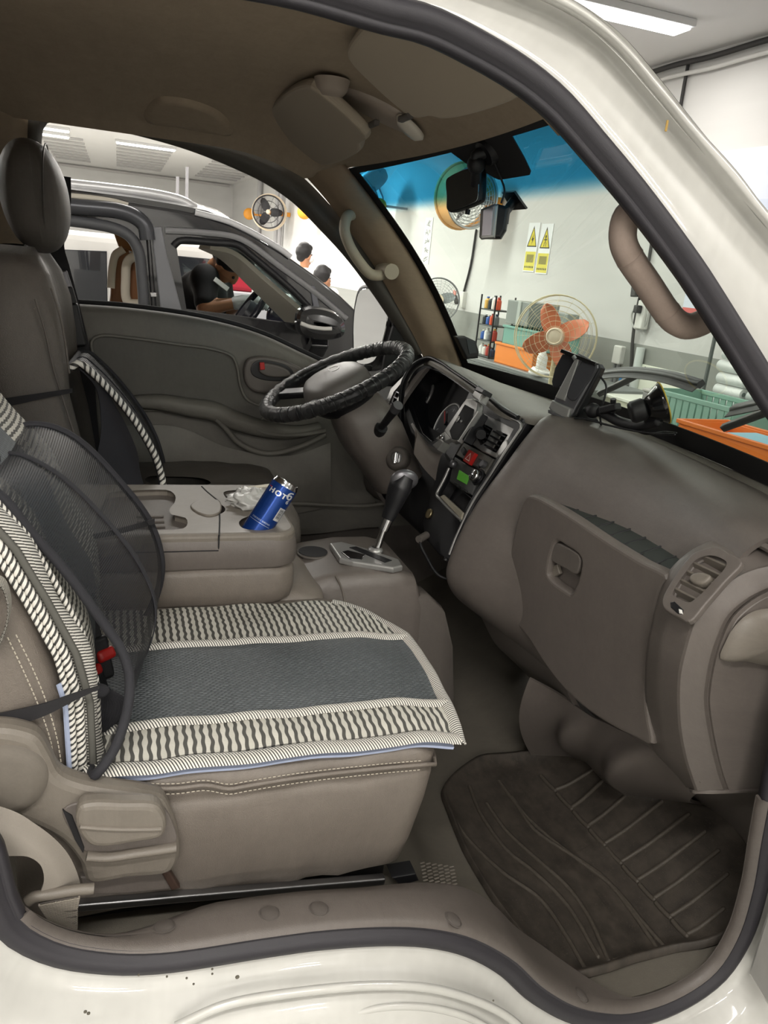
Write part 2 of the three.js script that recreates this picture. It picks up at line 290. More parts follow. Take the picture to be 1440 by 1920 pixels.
// signs, banner and lettering
{
  const signTex = kind => canvasTex(256, 512, (c, w, h) => {
    c.fillStyle = '#e6e8ea'; c.fillRect(0, 0, w, h);
    c.fillStyle = '#2a2a24'; c.beginPath(); c.moveTo(w / 2, 30); c.lineTo(w - 16, 250); c.lineTo(16, 250); c.fill();
    c.fillStyle = '#d9c93a'; c.beginPath(); c.moveTo(w / 2, 58); c.lineTo(w - 38, 238); c.lineTo(38, 238); c.fill();
    c.fillStyle = '#2a2a24'; c.beginPath();
    if (kind) { c.arc(w / 2, 130, 16, 0, 7); c.fill(); c.fillRect(w / 2 - 8, 145, 16, 48); c.fillRect(w / 2 - 36, 156, 72, 10); c.fillRect(w / 2 - 26, 190, 12, 40); c.fillRect(w / 2 + 12, 190, 12, 40); }
    else { c.moveTo(w / 2 + 14, 110); c.lineTo(w / 2 - 26, 182); c.lineTo(w / 2 - 2, 182); c.lineTo(w / 2 - 14, 230); c.lineTo(w / 2 + 30, 158); c.lineTo(w / 2 + 6, 158); c.fill(); }
    c.fillStyle = '#d8cd52'; c.fillRect(8, 300, w - 16, 200); c.fillStyle = '#8b8440'; c.fillRect(44, 330, w - 88, 84);
    c.fillStyle = '#4c4a30'; for (let k = 0; k < 6; k++) c.fillRect(24 + k * 36, 452, 24, 20);
  });
  const mk = (pl, kind, label) => { const g = new THREE.PlaneGeometry(0.2, 0.46), m = [0, 0]; const b = new THREE.BoxGeometry(0.2, 0.46, 0.006);
    const mats = [M.white, M.white, M.white, M.white, std(0xffffff, 0.5, { map: signTex(kind) }), M.white];
    b.applyMatrix4(lookBasis(pl, WN)); const s = part(scene, 'warning_sign', b, mats); s.userData = { label, category: 'sign' }; };
  mk(onWall(997, 464, 0.004), 0, 'left of two yellow triangle warning signs on the wall, seen through the windscreen');
  mk(onWall(1021, 467, 0.004), 1, 'right of two yellow triangle warning signs on the wall, seen through the windscreen');
  // banner
  const top = onWall(1345, 285, 0.01), low = onWall(1290, 592, 0.01), H = top.y - low.y, W = 1.5;
  const bt = canvasTex(512, 512, (c, w, h) => { c.fillStyle = '#d5dbe8'; c.fillRect(0, 0, w, h); c.fillStyle = '#c9d2e4'; c.fillRect(0, 150, w, 300);
    c.fillStyle = '#c8333c'; c.fillRect(205, 90, 280, 60); c.fillStyle = '#d46a66'; c.fillRect(0, h - 26, w, 22); c.fillStyle = '#7f8aa6'; for (let k = 0; k < 4; k++) c.fillRect(170, 210 + k * 50, 240, 10); });
  const b = new THREE.BoxGeometry(W, H, 0.01); b.applyMatrix4(lookBasis(top.clone().addScaledVector(WU, -W / 2 + 0.02).add(V(0, -H / 2, 0)), WN));
  const s = part(scene, 'wall_banner', b, [M.white, M.white, M.white, M.white, std(0xffffff, 0.55, { map: bt }), M.white]); s.userData = { label: 'pale blue banner with red blocks on the wall behind the near pillar', category: 'banner' };
  // brush writing on the wall, reading downwards
  const wt = canvasTex(128, 512, (c, w, h) => { c.fillStyle = '#dedddb'; c.fillRect(0, 0, w, h); c.strokeStyle = '#8f908f'; c.lineWidth = 9; c.lineCap = 'round';
    for (let k = 0; k < 5; k++) { const y = 30 + k * 98; for (let j = 0; j < 6; j++) { c.beginPath(); c.moveTo(rr(24, 104), y + rr(0, 66)); c.lineTo(rr(24, 104), y + rr(0, 66)); c.stroke(); } } });
  const wc = onWall(801, 452, 0.004), wg = new THREE.BoxGeometry(0.22, 0.56, 0.004); wg.applyMatrix4(lookBasis(wc, WN));
  const ws = part(scene, 'wall_writing', wg, [wallM, wallM, wallM, wallM, std(0xffffff, 0.85, { map: wt }), wallM]); ws.userData = { label: 'faint grey column of writing on the white wall by the left pillar', category: 'writing' };
}
// fans
function fanBlades(n, r0, r1, m, w = 0.5) { // geometry list in the xy plane, facing +z
  const out = [];
  for (let k = 0; k < n; k++) { const a = k / n * 2 * Math.PI; const rows = [];
    for (let i = 0; i <= 10; i++) { const t = i / 10, r = lerp(r0, r1, t), hw = w * (0.35 + 0.65 * Math.sin(Math.PI * Math.min(1, 0.25 + t * 0.7))) * (t > 0.9 ? Math.sqrt(1 - ((t - 0.9) / 0.1) ** 2 * 0.8) : 1); rows.push(Array.from({ length: 7 }, (_, j) => { const s = j / 6 - 0.5, an = a + s * hw * 2 * (0.5 * r1 / Math.max(r, 0.3 * r1)); return V(r * Math.cos(an), r * Math.sin(an), -s * 0.09 * (r / r1)); })); }
    out.push(plate(rows, 0.005)); }
  return out;
}
function cage(r, depth, rings, spokes, wire = 0.004) {
  const g = [];
  for (const z of [0, -depth]) for (let k = 0; k < rings; k++) { const t = (k + 1) / rings; const q = new THREE.TorusGeometry(r * t, t === 1 ? wire * 1.8 : wire * 0.6, 6, 40); q.translate(0, 0, z * (t === 1 ? 0.5 : 1) + (z === 0 ? 0.06 * r * (1 - t) : 0)); g.push(q); }
  for (let k = 0; k < spokes; k++) { const a = k / spokes * 2 * Math.PI; g.push(tube([V(r * 0.12 * Math.cos(a), r * 0.12 * Math.sin(a), 0.06 * r), V(r * 0.7 * Math.cos(a), r * 0.7 * Math.sin(a), 0.02), V(r * Math.cos(a), r * Math.sin(a), -depth / 2)], wire * 0.45, 8, 5)); }
  return join(g);
}
{
  const org = std(0xe0962f, 0.5), cream = std(0xe7d6bd, 0.5), blk = std(0x242326, 0.5), gry = std(0x9d9b9c, 0.5), gry2 = std(0x8c8f93, 0.6);
  function wallFan(label, c, face, r, opts = {}) {
    const o = thing('wall_fan', label, 'fan'); const mx = lookBasis(c, face); const back = c.clone().addScaledVector(face, -0.22);
    part(o, 'shroud', place(join(new THREE.CylinderGeometry(r * 1.06, r * 1.1, 0.2, 40, 1, true).rotateX(Math.PI / 2).translate(0, 0, -0.12), new THREE.TorusGeometry(r * 1.1, 0.02, 8, 40).translate(0, 0, -0.22)), mx), opts.shroud || cream);
    part(o, 'cage', place(cage(r, 0.1, opts.rings || 7, opts.spokes || 24, 0.006), mx), opts.cage || blk);
    fanBlades(3, 0.05, r * 0.92, null, opts.bw || 0.4).forEach(g => part(o, 'blade', place(g.translate(0, 0, -0.06), mx), opts.blade || blk));
    part(o, 'hub', place(new THREE.SphereGeometry(r * 0.15, 20, 12), mx), cream);
    part(o, 'bracket', bar(back, onWallFrom(back), 0.08, 0.08, 0.01), org);
    return o;
  }
  const onWallFrom = p => { const d = p.clone().sub(WA).dot(WN); return p.clone().addScaledVector(WN, -d + 0.005); };
  const toEye = (c, k = 1, dx = 0) => { const e = EYE.clone().sub(c); e.y = 0; e.normalize(); return e.multiplyScalar(k).add(V(dx, 0, 0)).normalize(); };
  const c1 = onWall(503, 397, 0.5); wallFan('distant wall fan with three black blades above the black van bonnet', c1, toEye(c1, 1, -0.1), 0.3, { rings: 3, spokes: 10, bw: 0.62 });
  const c2 = onWall(888, 372, 0.45); wallFan('orange-ringed wall fan behind the rear-view mirror', c2, toEye(c2, 1, 0.55).add(V(0, -0.12, 0)).normalize(), 0.285, { cage: std(0xcfd2d4, 0.4), blade: gry2, rings: 9, shroud: std(0xd9a464, 0.5) });
  // orange rotating-beacon drums on the wall between the fans
  for (const [px, py, off, lab] of [[467, 401, 0.35, 'orange round wall drum left of the distant black-bladed fan'], [571, 397, 0.35, 'orange round wall drum right of the distant black-bladed fan']]) {
    const c = onWall(px, py, off), o = thing('wall_drum', lab, 'wall fixture'); const f = toEye(c);
    part(o, 'drum', place(lathe([[0, 0.05], [0.06, 0.048], [0.115, 0.02], [0.125, -0.02], [0.115, -0.12], [0, -0.14]], 28).rotateX(Math.PI / 2), lookBasis(c, f)), org);
    part(o, 'arm', bar(c.clone().addScaledVector(f, -0.1), onWallFrom(c), 0.04, 0.04, 0.006), org); }
  { const c = onWall(700, 349, 0.45), o = thing('wall_fan', 'wall fan turned edge-on beside the left pillar, above an orange motor', 'fan'); const f = V(-0.35, -0.42, 0.84).normalize();
    const f2 = toEye(c, 1, 0).add(V(1.0, -1.5, 0)).normalize();
    part(o, 'shroud', place(lathe([[0, 0.02], [0.16, 0.0], [0.235, -0.04], [0.24, -0.1], [0.15, -0.14], [0, -0.15]], 32).rotateX(Math.PI / 2), lookBasis(c, f2)), gry);
    const m = onWall(712, 385, 0.4); part(o, 'motor', place(lathe([[0, 0.06], [0.07, 0.05], [0.09, 0.0], [0.09, -0.12], [0, -0.14]], 24).rotateX(Math.PI / 2), lookBasis(m, toEye(m))), org);
    part(o, 'bracket', join(bar(m, onWallFrom(m), 0.03, 0.03, 0.006), bar(m, c, 0.03, 0.03, 0.006)), gry2);
    part(o, 'cable', tube([onWall(711, 300, 0.03), onWall(710, 345, 0.03), onWall(718, 372, 0.1), onWall(715, 390, 0.3)], 0.012, 30, 8), std(0x4d5560, 0.6)); }
  function standFan(label, c, face, r, bladeM, cageM, bladeN, turn, spokes, wire = 0.003) {
    const o = thing('pedestal_fan', label, 'fan'); const mx = lookBasis(c, face).multiply(new THREE.Matrix4().makeRotationZ(turn));
    part(o, 'cage', place(cage(r, 0.14, 8, spokes, wire), mx), cageM);
    fanBlades(bladeN, 0.05, r * 0.84, null, 0.62).forEach(g => part(o, 'blade', place(g.translate(0, 0, -0.06), mx), bladeM));
    part(o, 'hub', place(join(lathe([[0, 0.03], [0.05, 0.028], [0.062, 0.0], [0.062, -0.02], [0, -0.03]], 28).rotateX(Math.PI / 2), new THREE.TorusGeometry(0.05, 0.006, 8, 30).translate(0, 0, 0.028)), mx), cream);
    part(o, 'motor', place(lathe([[0, -0.12], [0.07, -0.13], [0.08, -0.2], [0.05, -0.27], [0, -0.28]], 24).rotateX(Math.PI / 2), mx), cageM);
    const b = c.clone().addScaledVector(face, -0.2); part(o, 'pole', rod(V(b.x, 0, b.z), b, 0.018), cageM);
    part(o, 'foot', lathe([[0, 0.05], [0.03, 0.05], [0.2, 0.02], [0.21, 0], [0, 0]], 32).translate(b.x, 0, b.z), cageM);
    return o;
  }
  const cf = onWall(1040, 631, 1.2); standFan('pedestal fan with three orange blades and a cream cage', cf, toEye(cf, 1, -0.15).add(V(0, 0.06, 0)).normalize(), 0.278, std(0xd0764f, 0.45), std(0xd6cba6, 0.5), 4, 0.47, 16, 0.0022);
  const cg = onWall(822, 562, 0.45); standFan('pedestal fan with grey blades behind the left pillar', cg, toEye(cg, 1, 0.1).add(V(0, 0.1, 0)).normalize(), 0.235, std(0x8f9799, 0.5), std(0x77797c, 0.5), 3, 0.3, 26);
}
// goods along the front wall
{
  const at = (px, py, off) => onWall(px, py, off);
  // long worktable with a grey sheet hanging over its front
  const tl = at(880, 682, 0.75), tr = at(1075, 700, 0.75);
  const ty = 0.885, mkTop = (o, p, q, d) => o;
  const A0 = onWall(905, 668, 0.72), A1 = onWall(1085, 690, 0.72);
  const o = thing('work_table', 'grey work table under the orange crate, seen low through the windscreen', 'table');
  const a = V(A0.x, ty, A0.z), b = V(A1.x, ty, A1.z), mid = a.clone().add(b).multiplyScalar(0.5).addScaledVector(WN, -0.22), Lt = a.distanceTo(b) + 0.45;
  part(o, 'table_top', place(rbox(Lt, 0.04, 0.62, 0, 0, 0, 0.008), basis(WU.clone().negate(), Y1, WN, mid)), std(0x7d8180, 0.45, { map: patchR }));
  for (const sx of [-1, 1]) for (const sz of [-1, 1]) part(o, 'leg', place(rbox(0.045, ty, 0.045, sx * (Lt / 2 - 0.06), -ty / 2 - 0.02 + 0.02, sz * 0.27, 0.004), basis(WU.clone().negate(), Y1, WN, mid)), M.steel);
  part(o, 'apron', place(rbox(Lt - 0.02, 0.14, 0.02, 0, -0.09, 0.3, 0.004), basis(WU.clone().negate(), Y1, WN, mid)), std(0x646866, 0.5));
  const loc = (u, y, v) => mid.clone().addScaledVector(WU, -u).addScaledVector(WN, v).setY(y);
  const tY = ty + 0.02;
  // u coordinate on the table for a photo column
  const uOf = (px, py, off = 0.5) => -onWall(px, py, off).sub(mid).dot(WU);
  const box = (name, label, cat, px, w, h, d, m, y = tY, v = 0, extra) => { const u = uOf(px, 640, 0.5 + v); const g = thing(name, label, cat); const mm = basis(WU.clone().negate(), Y1, WN, loc(u, y, v)); extra(g, mm); return g; };
  const crateGeo = (w, h, d, t = 0.012) => [['floor_panel', rbox(w, t, d, 0, t / 2, 0, 0.003)], ['side_panel', rbox(w, h, t, 0, h / 2, d / 2 - t / 2, 0.003)], ['side_panel', rbox(w, h, t, 0, h / 2, -d / 2 + t / 2, 0.003)], ['end_panel', rbox(t, h, d, w / 2 - t / 2, h / 2, 0, 0.003)], ['end_panel', rbox(t, h, d, -w / 2 + t / 2, h / 2, 0, 0.003)], ['rim', join(rbox(w + 0.02, 0.02, 0.02, 0, h, d / 2, 0.004), rbox(w + 0.02, 0.02, 0.02, 0, h, -d / 2, 0.004), rbox(0.02, 0.02, d, w / 2, h, 0, 0.004), rbox(0.02, 0.02, d, -w / 2, h, 0, 0.004))]];
  const crate = (label, px, w, h, d, m, y, v) => box('crate', label, 'crate', px, w, h, d, m, y, v, (g, mm) => crateGeo(w, h, d).forEach(([n, q]) => part(g, n, place(q, mm), m)));
  crate('orange plastic crate on the work table left of the orange-bladed fan', 1000, 0.62, 0.17, 0.36, std(0xf08a35, 0.5), tY, 0.08);
  crate('green plastic crate stacked on the orange crate', 1012, 0.66, 0.15, 0.34, std(0x74a598, 0.5), tY + 0.175, 0.08);
  box('steel_box', 'dull steel box standing on the green crate', 'box', 990, 0.36, 0.22, 0.3, 0, tY + 0.345, 0.05, (g, mm) => { part(g, 'body', place(rbox(0.36, 0.2, 0.3, 0, 0.1, 0, 0.006), mm), std(0x8d938f, 0.4, { metalness: 0.4 })); part(g, 'ridge', place(rbox(0.05, 0.2, 0.012, 0.03, 0.1, 0.154, 0.004), mm), std(0xb2b8b2, 0.4)); });
  box('grey_case', 'grey case on the wall side behind the orange fan blades', 'case', 1052, 0.2, 0.2, 0.1, 0, tY + 0.33, -0.05, (g, mm) => { part(g, 'body', place(rbox(0.24, 0.16, 0.12, 0, 0.08, 0, 0.008), mm), std(0x8b918c, 0.5)); part(g, 'latch', place(rbox(0.04, 0.03, 0.01, -0.06, 0.12, 0.064, 0.003), mm), M.white); });
  // rack of bottles
  const rk = thing('bottle_rack', 'dark wire rack crowded with bottles, left of the green crate', 'rack'); const ru = uOf(944, 620, 0.5), rm = basis(WU.clone().negate(), Y1, WN, loc(ru, tY, 0.1));
  const rw = 0.27, rd = 0.2; for (const sx of [-1, 1]) for (const sz of [-1, 1]) part(rk, 'post', place(rod(V(sx * rw / 2, 0, sz * rd / 2), V(sx * rw / 2, 0.56, sz * rd / 2), 0.008), rm), M.black);
  const levels = [0.01, 0.15, 0.29, 0.43]; levels.forEach(y => part(rk, 'shelf', place(rbox(rw, 0.012, rd, 0, y, 0, 0.003), rm), std(0x3f4443, 0.5)));
  const cols = [0xf2f2ef, 0xd9593a, 0x2b3a55, 0x3f66b0, 0xf3efe6, 0xb6463c, 0x31363a, 0xe9e7e0, 0x6b6f72, 0xe6b763];
  const kinds = ['white', 'orange', 'navy', 'blue', 'cream', 'rusty red', 'black', 'pale', 'grey', 'yellow'], lv = ['bottom', 'second', 'third', 'top'];
  levels.forEach((y, L) => { for (let k = 0; k < 4; k++) { const ci = (L * 3 + k * 7 + (k > 1 ? 1 : 0)) % 10, h = L === 3 ? rr(0.1, 0.15) : rr(0.08, 0.115), r = 0.028; const u = -rw / 2 + 0.036 + k * 0.066;
    const bt = thing('bottle', `${kinds[ci]} bottle, ${['leftmost', 'second', 'third', 'rightmost'][k]} on the ${lv[L]} level of the wire rack`, 'bottle', 'bottles in the wire rack'); const bm = rm.clone().multiply(new THREE.Matrix4().makeTranslation(u, y + 0.006, 0.05));
    part(bt, 'body', place(lathe([[0, 0], [r * 0.9, 0], [r, 0.006], [r, h * 0.68], [r * 0.8, h * 0.78], [r * 0.4, h * 0.84], [r * 0.4, h * 0.9]], 18), bm), std(cols[ci], 0.35)); part(bt, 'cap', place(lathe([[r * 0.5, h * 0.88], [r * 0.5, h], [0, h]], 14), bm), std(cols[(ci + 4) % 10], 0.4)); } });
  // white spray cans and towels
  box('spray_bottle', 'white spray bottle standing in front of the green crate', 'bottle', 1022, 0, 0, 0, 0, tY, 0.3, (g, mm) => { part(g, 'body', place(lathe([[0, 0], [0.04, 0], [0.042, 0.01], [0.042, 0.15], [0.018, 0.2], [0.018, 0.22]], 20), mm), M.white); part(g, 'trigger', place(join(rbox(0.1, 0.03, 0.03, -0.02, 0.245, 0, 0.008), rbox(0.015, 0.07, 0.018, -0.05, 0.2, 0, 0.004)), mm), M.white); });
  box('tissue_pack', 'white crumpled tissue pack on the table edge below the fan', 'tissue', 1022, 0, 0, 0, 0, tY, 0.28, (g, mm) => { const q = new THREE.SphereGeometry(0.07, 18, 12); const p = q.attributes.position; for (let i = 0; i < p.count; i++) { const s = 1 + 0.3 * n3(p.getX(i) * 30, p.getY(i) * 30, p.getZ(i) * 30); p.setXYZ(i, p.getX(i) * s * 1.5, Math.max(0, p.getY(i) * s * 0.7 + 0.02), p.getZ(i) * s); } q.computeVertexNormals(); part(g, 'sheet', place(q, mm), M.white); });
  // right-hand goods behind the wiper
  const ro = 0.95, c1 = onWall(1400, 760, ro);
  const R = (px, py, off) => onWall(px, py, off);
  { // cabinet
    const p = R(1225, 760, 0.35), o2 = thing('low_cabinet', 'cream low cabinet against the grey wall behind the suction mount', 'cabinet'); const mm = basis(WU.clone().negate(), Y1, WN, V(p.x, 0, p.z)); const cm = std(0xdcdcc8, 0.5);
    part(o2, 'body', place(rbox(0.52, 0.86, 0.5, 0, 0.43, 0, 0.008), mm), cm); part(o2, 'top_panel', place(rbox(0.55, 0.025, 0.53, 0, 0.872, 0, 0.006), mm), std(0xeef0e4, 0.4)); part(o2, 'door', place(rbox(0.24, 0.74, 0.018, -0.125, 0.42, 0.258, 0.004), mm), cm); part(o2, 'door', place(rbox(0.24, 0.74, 0.018, 0.125, 0.42, 0.258, 0.004), mm), cm);
    const gl = thing('light_board', 'pale board leaning on the grey wall above the cream cabinet', 'board'); const q = R(1235, 722, 0.02); part(gl, 'panel', place(rbox(0.5, 0.26, 0.02, 0, 0, 0, 0.004), lookBasis(q, WN)), std(0xe9ebdd, 0.5)); part(gl, 'batten', place(rbox(0.52, 0.02, 0.03, 0, -0.14, 0, 0.004), lookBasis(q, WN)), std(0xb9bbb0, 0.5));
    const wp = R(1186, 735, 0.05), pp = thing('white_pipe', 'pale standing pipe with a blue hose end beside the cream cabinet', 'pipe'); part(pp, 'pipe', rod(V(wp.x, 0, wp.z), V(wp.x, 1.2, wp.z), 0.035), std(0xd0d6d4, 0.5)); const hb = R(1158, 740, 0.1); part(pp, 'hose_end', rod(V(hb.x, 0.5, hb.z), V(hb.x, 0.98, hb.z), 0.012), std(0x2f7fc0, 0.4)); part(pp, 'clip', bar(V(wp.x, 0.9, wp.z), V(hb.x, 0.9, hb.z), 0.02, 0.02), M.steel); }
  { // bench with goods
    const by = 0.86, p = R(1345, 790, 0.55), o2 = thing('low_bench', 'low bench carrying the green basket and orange tray', 'bench'); const mm = basis(WU.clone().negate(), Y1, WN, V(p.x, 0, p.z)); const bm = std(0x8a8d8a, 0.5);
    part(o2, 'bench_top', place(rbox(1.5, 0.035, 0.75, 0.25, by - 0.018, 0, 0.006), mm), bm); for (const sx of [-0.46, 0.96]) for (const sz of [-0.33, 0.33]) part(o2, 'leg', place(rbox(0.05, by - 0.035, 0.05, sx, (by - 0.035) / 2, sz, 0.004), mm), M.steel);
    part(o2, 'under_shelf', place(rbox(1.4, 0.02, 0.62, 0.25, 0.2, 0, 0.004), mm), bm);
    const P = (x, y, z) => mm.clone().multiply(new THREE.Matrix4().makeTranslation(x, y, z));
    const bs = thing('basket', 'green plastic basket with slotted sides behind the windscreen wiper', 'basket'); const gm = std(0x86ad9d, 0.5);
    const bw = 0.66, bh = 0.2, bd = 0.4, b0 = P(0.1, by, 0.15); part(bs, 'floor_panel', place(rbox(bw, 0.012, bd, 0, 0.006, 0, 0.003), b0), gm);
    for (const sz of [-1, 1]) { part(bs, 'rim', place(rbox(bw + 0.02, 0.03, 0.02, 0, bh - 0.015, sz * bd / 2, 0.005), b0), gm); for (let k = 0; k < 12; k++) part(bs, 'slat', place(rbox(bw / 12 - 0.012, bh - 0.04, 0.008, -bw / 2 + (k + 0.5) * bw / 12, bh / 2 - 0.005, sz * bd / 2, 0.002), b0), gm); }
    for (const sx of [-1, 1]) part(bs, 'end_panel', place(rbox(0.012, bh, bd, sx * bw / 2, bh / 2, 0, 0.003), b0), gm);
    // rolled white tubes stacked behind
    const rk2 = thing('tube_stand', 'grey stand holding the stacked rolls behind the green basket', 'stand'); const s0 = P(0.18, by, -0.22); part(rk2, 'base_board', place(rbox(0.9, 0.02, 0.3, 0, 0.01, 0, 0.004), s0), std(0x5b605e, 0.5)); part(rk2, 'back_board', place(rbox(0.9, 0.62, 0.015, 0, 0.33, -0.14, 0.004), s0), std(0x878d8a, 0.5)); for (const sx of [-1, 1]) part(rk2, 'post', place(rbox(0.02, 0.6, 0.02, sx * 0.44, 0.3, 0.13, 0.004), s0), std(0x5b605e, 0.5));
    const rollM = [std(0xf1f3f1, 0.4), std(0xc4cac7, 0.4), std(0x8f9894, 0.45)]; let cnt = 0;
    for (let r = 0; r < 7; r++) for (let k = 0; k < 3; k++) { const L = rr(0.22, 0.27), rl = thing('roll', `${['left', 'middle', 'right'][k]} roll in row ${['one', 'two', 'three', 'four', 'five', 'six', 'seven'][r]} from the bottom of the stack behind the basket`, 'roll', 'rolls stacked behind the basket'); const q = P(0.18 - 0.29 + k * 0.29 + rr(-0.01, 0.01), by + 0.02 + 0.036 + r * 0.076, -0.17);
      part(rl, 'wrap', place(new THREE.CylinderGeometry(0.035, 0.035, L, 18).rotateZ(Math.PI / 2), q), rollM[cnt % 3]); part(rl, 'core', place(new THREE.CylinderGeometry(0.014, 0.014, L + 0.006, 12).rotateZ(Math.PI / 2), q), rollM[2]); cnt++; }
    const tr2 = thing('tray', 'orange plastic tray on the trolley at the right edge', 'tray'); const t0 = P(0.28, by, 0.34 + 0.1); const om = std(0xf07f2d, 0.45);
    const tp = R(1405, 868, 1.55), ty2 = tp.y, tm = basis(WU.clone().negate(), Y1, WN, tp); crateGeo(0.62, 0.12, 0.3).forEach(([n, q]) => part(tr2, n, place(q, tm), om));
    const tq = thing('trolley', 'grey trolley under the orange tray at the right edge', 'trolley'); part(tq, 'shelf', place(rbox(0.7, 0.03, 0.4, 0, -0.016, 0, 0.006), tm), bm); for (const sx of [-0.31, 0.31]) for (const sz of [-0.16, 0.16]) part(tq, 'leg', place(rbox(0.03, ty2 - 0.03, 0.03, sx, -0.03 - (ty2 - 0.03) / 2, sz, 0.004), tm), M.steel);
    const cl = thing('folded_cloth', 'light blue folded cloth lying in the orange tray', 'cloth'); for (let k = 0; k < 3; k++) part(cl, 'fold', place(rbox(0.3, 0.035, 0.2, 0.06, 0.03 + k * 0.036, 0, 0.016), tm), std(0x9ed0e2, 0.8));
    const gb = thing('grey_box', 'grey plastic box left of the green basket', 'box'); part(gb, 'body', place(rbox(0.2, 0.14, 0.26, 0, 0.07, 0, 0.012), P(-0.36, by, 0.1)), std(0x8e8d8b, 0.5)); part(gb, 'lid', place(rbox(0.21, 0.02, 0.27, 0, 0.15, 0, 0.008), P(-0.36, by, 0.1)), std(0xb9b6b1, 0.5)); }
}
// ---------------------------------------------------------------- the truck cab
const onH = (px, py, f) => { let y = 0.65; for (let i = 0; i < 25; i++) { const p = onY(px, py, y); y = lerp(y, f(p.x, p.z), 0.7); } return onY(px, py, y); };
const P3 = (list, z) => list.map(p => onZ(p[0], p[1], p[2] ?? z));
const PF = (list, off = 0) => list.map(p => onFlank(p[0], p[1], off));
const cab = thing('truck_cab', 'white truck cab body framing the open door, with taupe trim and beige headliner', 'truck cab');
// door opening, traced on the cab's right flank; the parts of the loop outside the picture go on the same way
const sealTop = [...PF([[1530, 880], [1440, 733], [1329, 556], [1290, 497], [1195, 370], [1120, 280], [1045, 195], [980, 142], [897, 92], [805, 47], [720, 25], [560, -22], [300, -75]]), V(-0.25, 1.885, 0.65), V(-0.38, 1.84, 0.66), V(-0.43, 1.7, 0.69)];
const sealRear = [V(-0.44, 1.4, 0.76), V(-0.40, 1.1, 0.78), V(-0.27, 0.93, 0.78)];
const sealLow = PF([[-60, 1560], [0, 1690], [22, 1733], [100, 1776], [200, 1794], [300, 1794], [500, 1765], [600, 1752], [720, 1745], [800, 1749], [870, 1765], [945, 1805], [1000, 1855], [1060, 1890], [1110, 1903], [1170, 1905], [1245, 1885], [1310, 1850], [1350, 1815], [1390, 1750], [1418, 1660], [1434, 1570], [1460, 1440], [1500, 1280], [1545, 1100]]);
const sealLoop = curve([...sealTop, ...sealRear, ...sealLow], 260, true).slice(0, -1);
const inward = (i, arr) => { const n = arr.length, T = arr[(i + 2) % n].clone().sub(arr[(i - 2 + n) % n]); return V(T.y, -T.x, 0).normalize(); };
{ // orientation check: make "inward" point into the opening
  const c = V(0.3, 1.3, 0); let s = 0; sealLoop.forEach((p, i) => { s += inward(i, sealLoop).dot(c.clone().sub(p)); }); sealLoop.sgn = s > 0 ? 1 : -1; }
const ring = (d, dz) => sealLoop.map((p, i) => p.clone().addScaledVector(inward(i, sealLoop), d * sealLoop.sgn).add(V(0, 0, dz)));
const loopSheet = (list, t) => { const rs = list.map(l => [...l, l[0]]); return t ? plate(rs, t) : sheet(rs); };
{ // weatherstrip: a fat outer bulb, a groove and an inner lip
  const prof = [[-0.017, -0.012], [-0.018, 0.002], [-0.012, 0.013], [-0.003, 0.016], [0.005, 0.012], [0.008, 0.004], [0.011, 0.007], [0.016, 0.006], [0.018, -0.002], [0.016, -0.012]];
  const rows = sealLoop.map((p, i) => { const N = inward(i, sealLoop).multiplyScalar(sealLoop.sgn); return [...prof, prof[0]].map(q => p.clone().addScaledVector(N, q[0]).add(V(0, 0, q[1]))); });
  part(cab, 'door_seal', sheet([...rows, rows[0]]), M.rubber, 'black rubber weatherstrip round the door opening');
}
{ // white pillar, roof side and front of the opening
  const crease = PF([[1575, 640], [1480, 510], [1398, 412], [1340, 345], [1262, 252], [1195, 170], [1128, 95], [1060, 45], [975, 4], [880, -30], [790, -62], [600, -118], [320, -175]], 0.0);
  const sil = PF([[1610, 610], [1515, 478], [1440, 400], [1382, 325], [1305, 240], [1238, 160], [1170, 82], [1095, 18], [1005, -30], [905, -75], [810, -108], [620, -165], [340, -225]], 0.03);
  const inn = [...PF([[1525, 850], [1450, 725], [1339, 548], [1300, 489], [1205, 362], [1130, 272], [1053, 188], [986, 135], [903, 85], [810, 40], [722, 18], [562, -30], [300, -82]], -0.004)];
  const mid = (a, b, t, dz) => a.map((p, i) => p.clone().lerp(b[i], t).add(V(0, 0, dz)));
  const roll = c => sil.map(p => p.clone().add(c));
  const rows = betweenI([inn, mid(inn, crease, 0.3, 0.004), mid(inn, crease, 0.8, 0.0), crease, mid(crease, sil, 0.3, 0.018), mid(crease, sil, 0.6, 0.012), sil, roll(V(0.012, 0.012, -0.03)), roll(V(0.004, 0.012, -0.075)), roll(V(-0.05, -0.02, -0.10))], 6, 48);
  part(cab, 'pillar_panel', plate(rows, 0.012, { flip: true }), M.paint, 'glossy white windscreen pillar and roof edge');
}
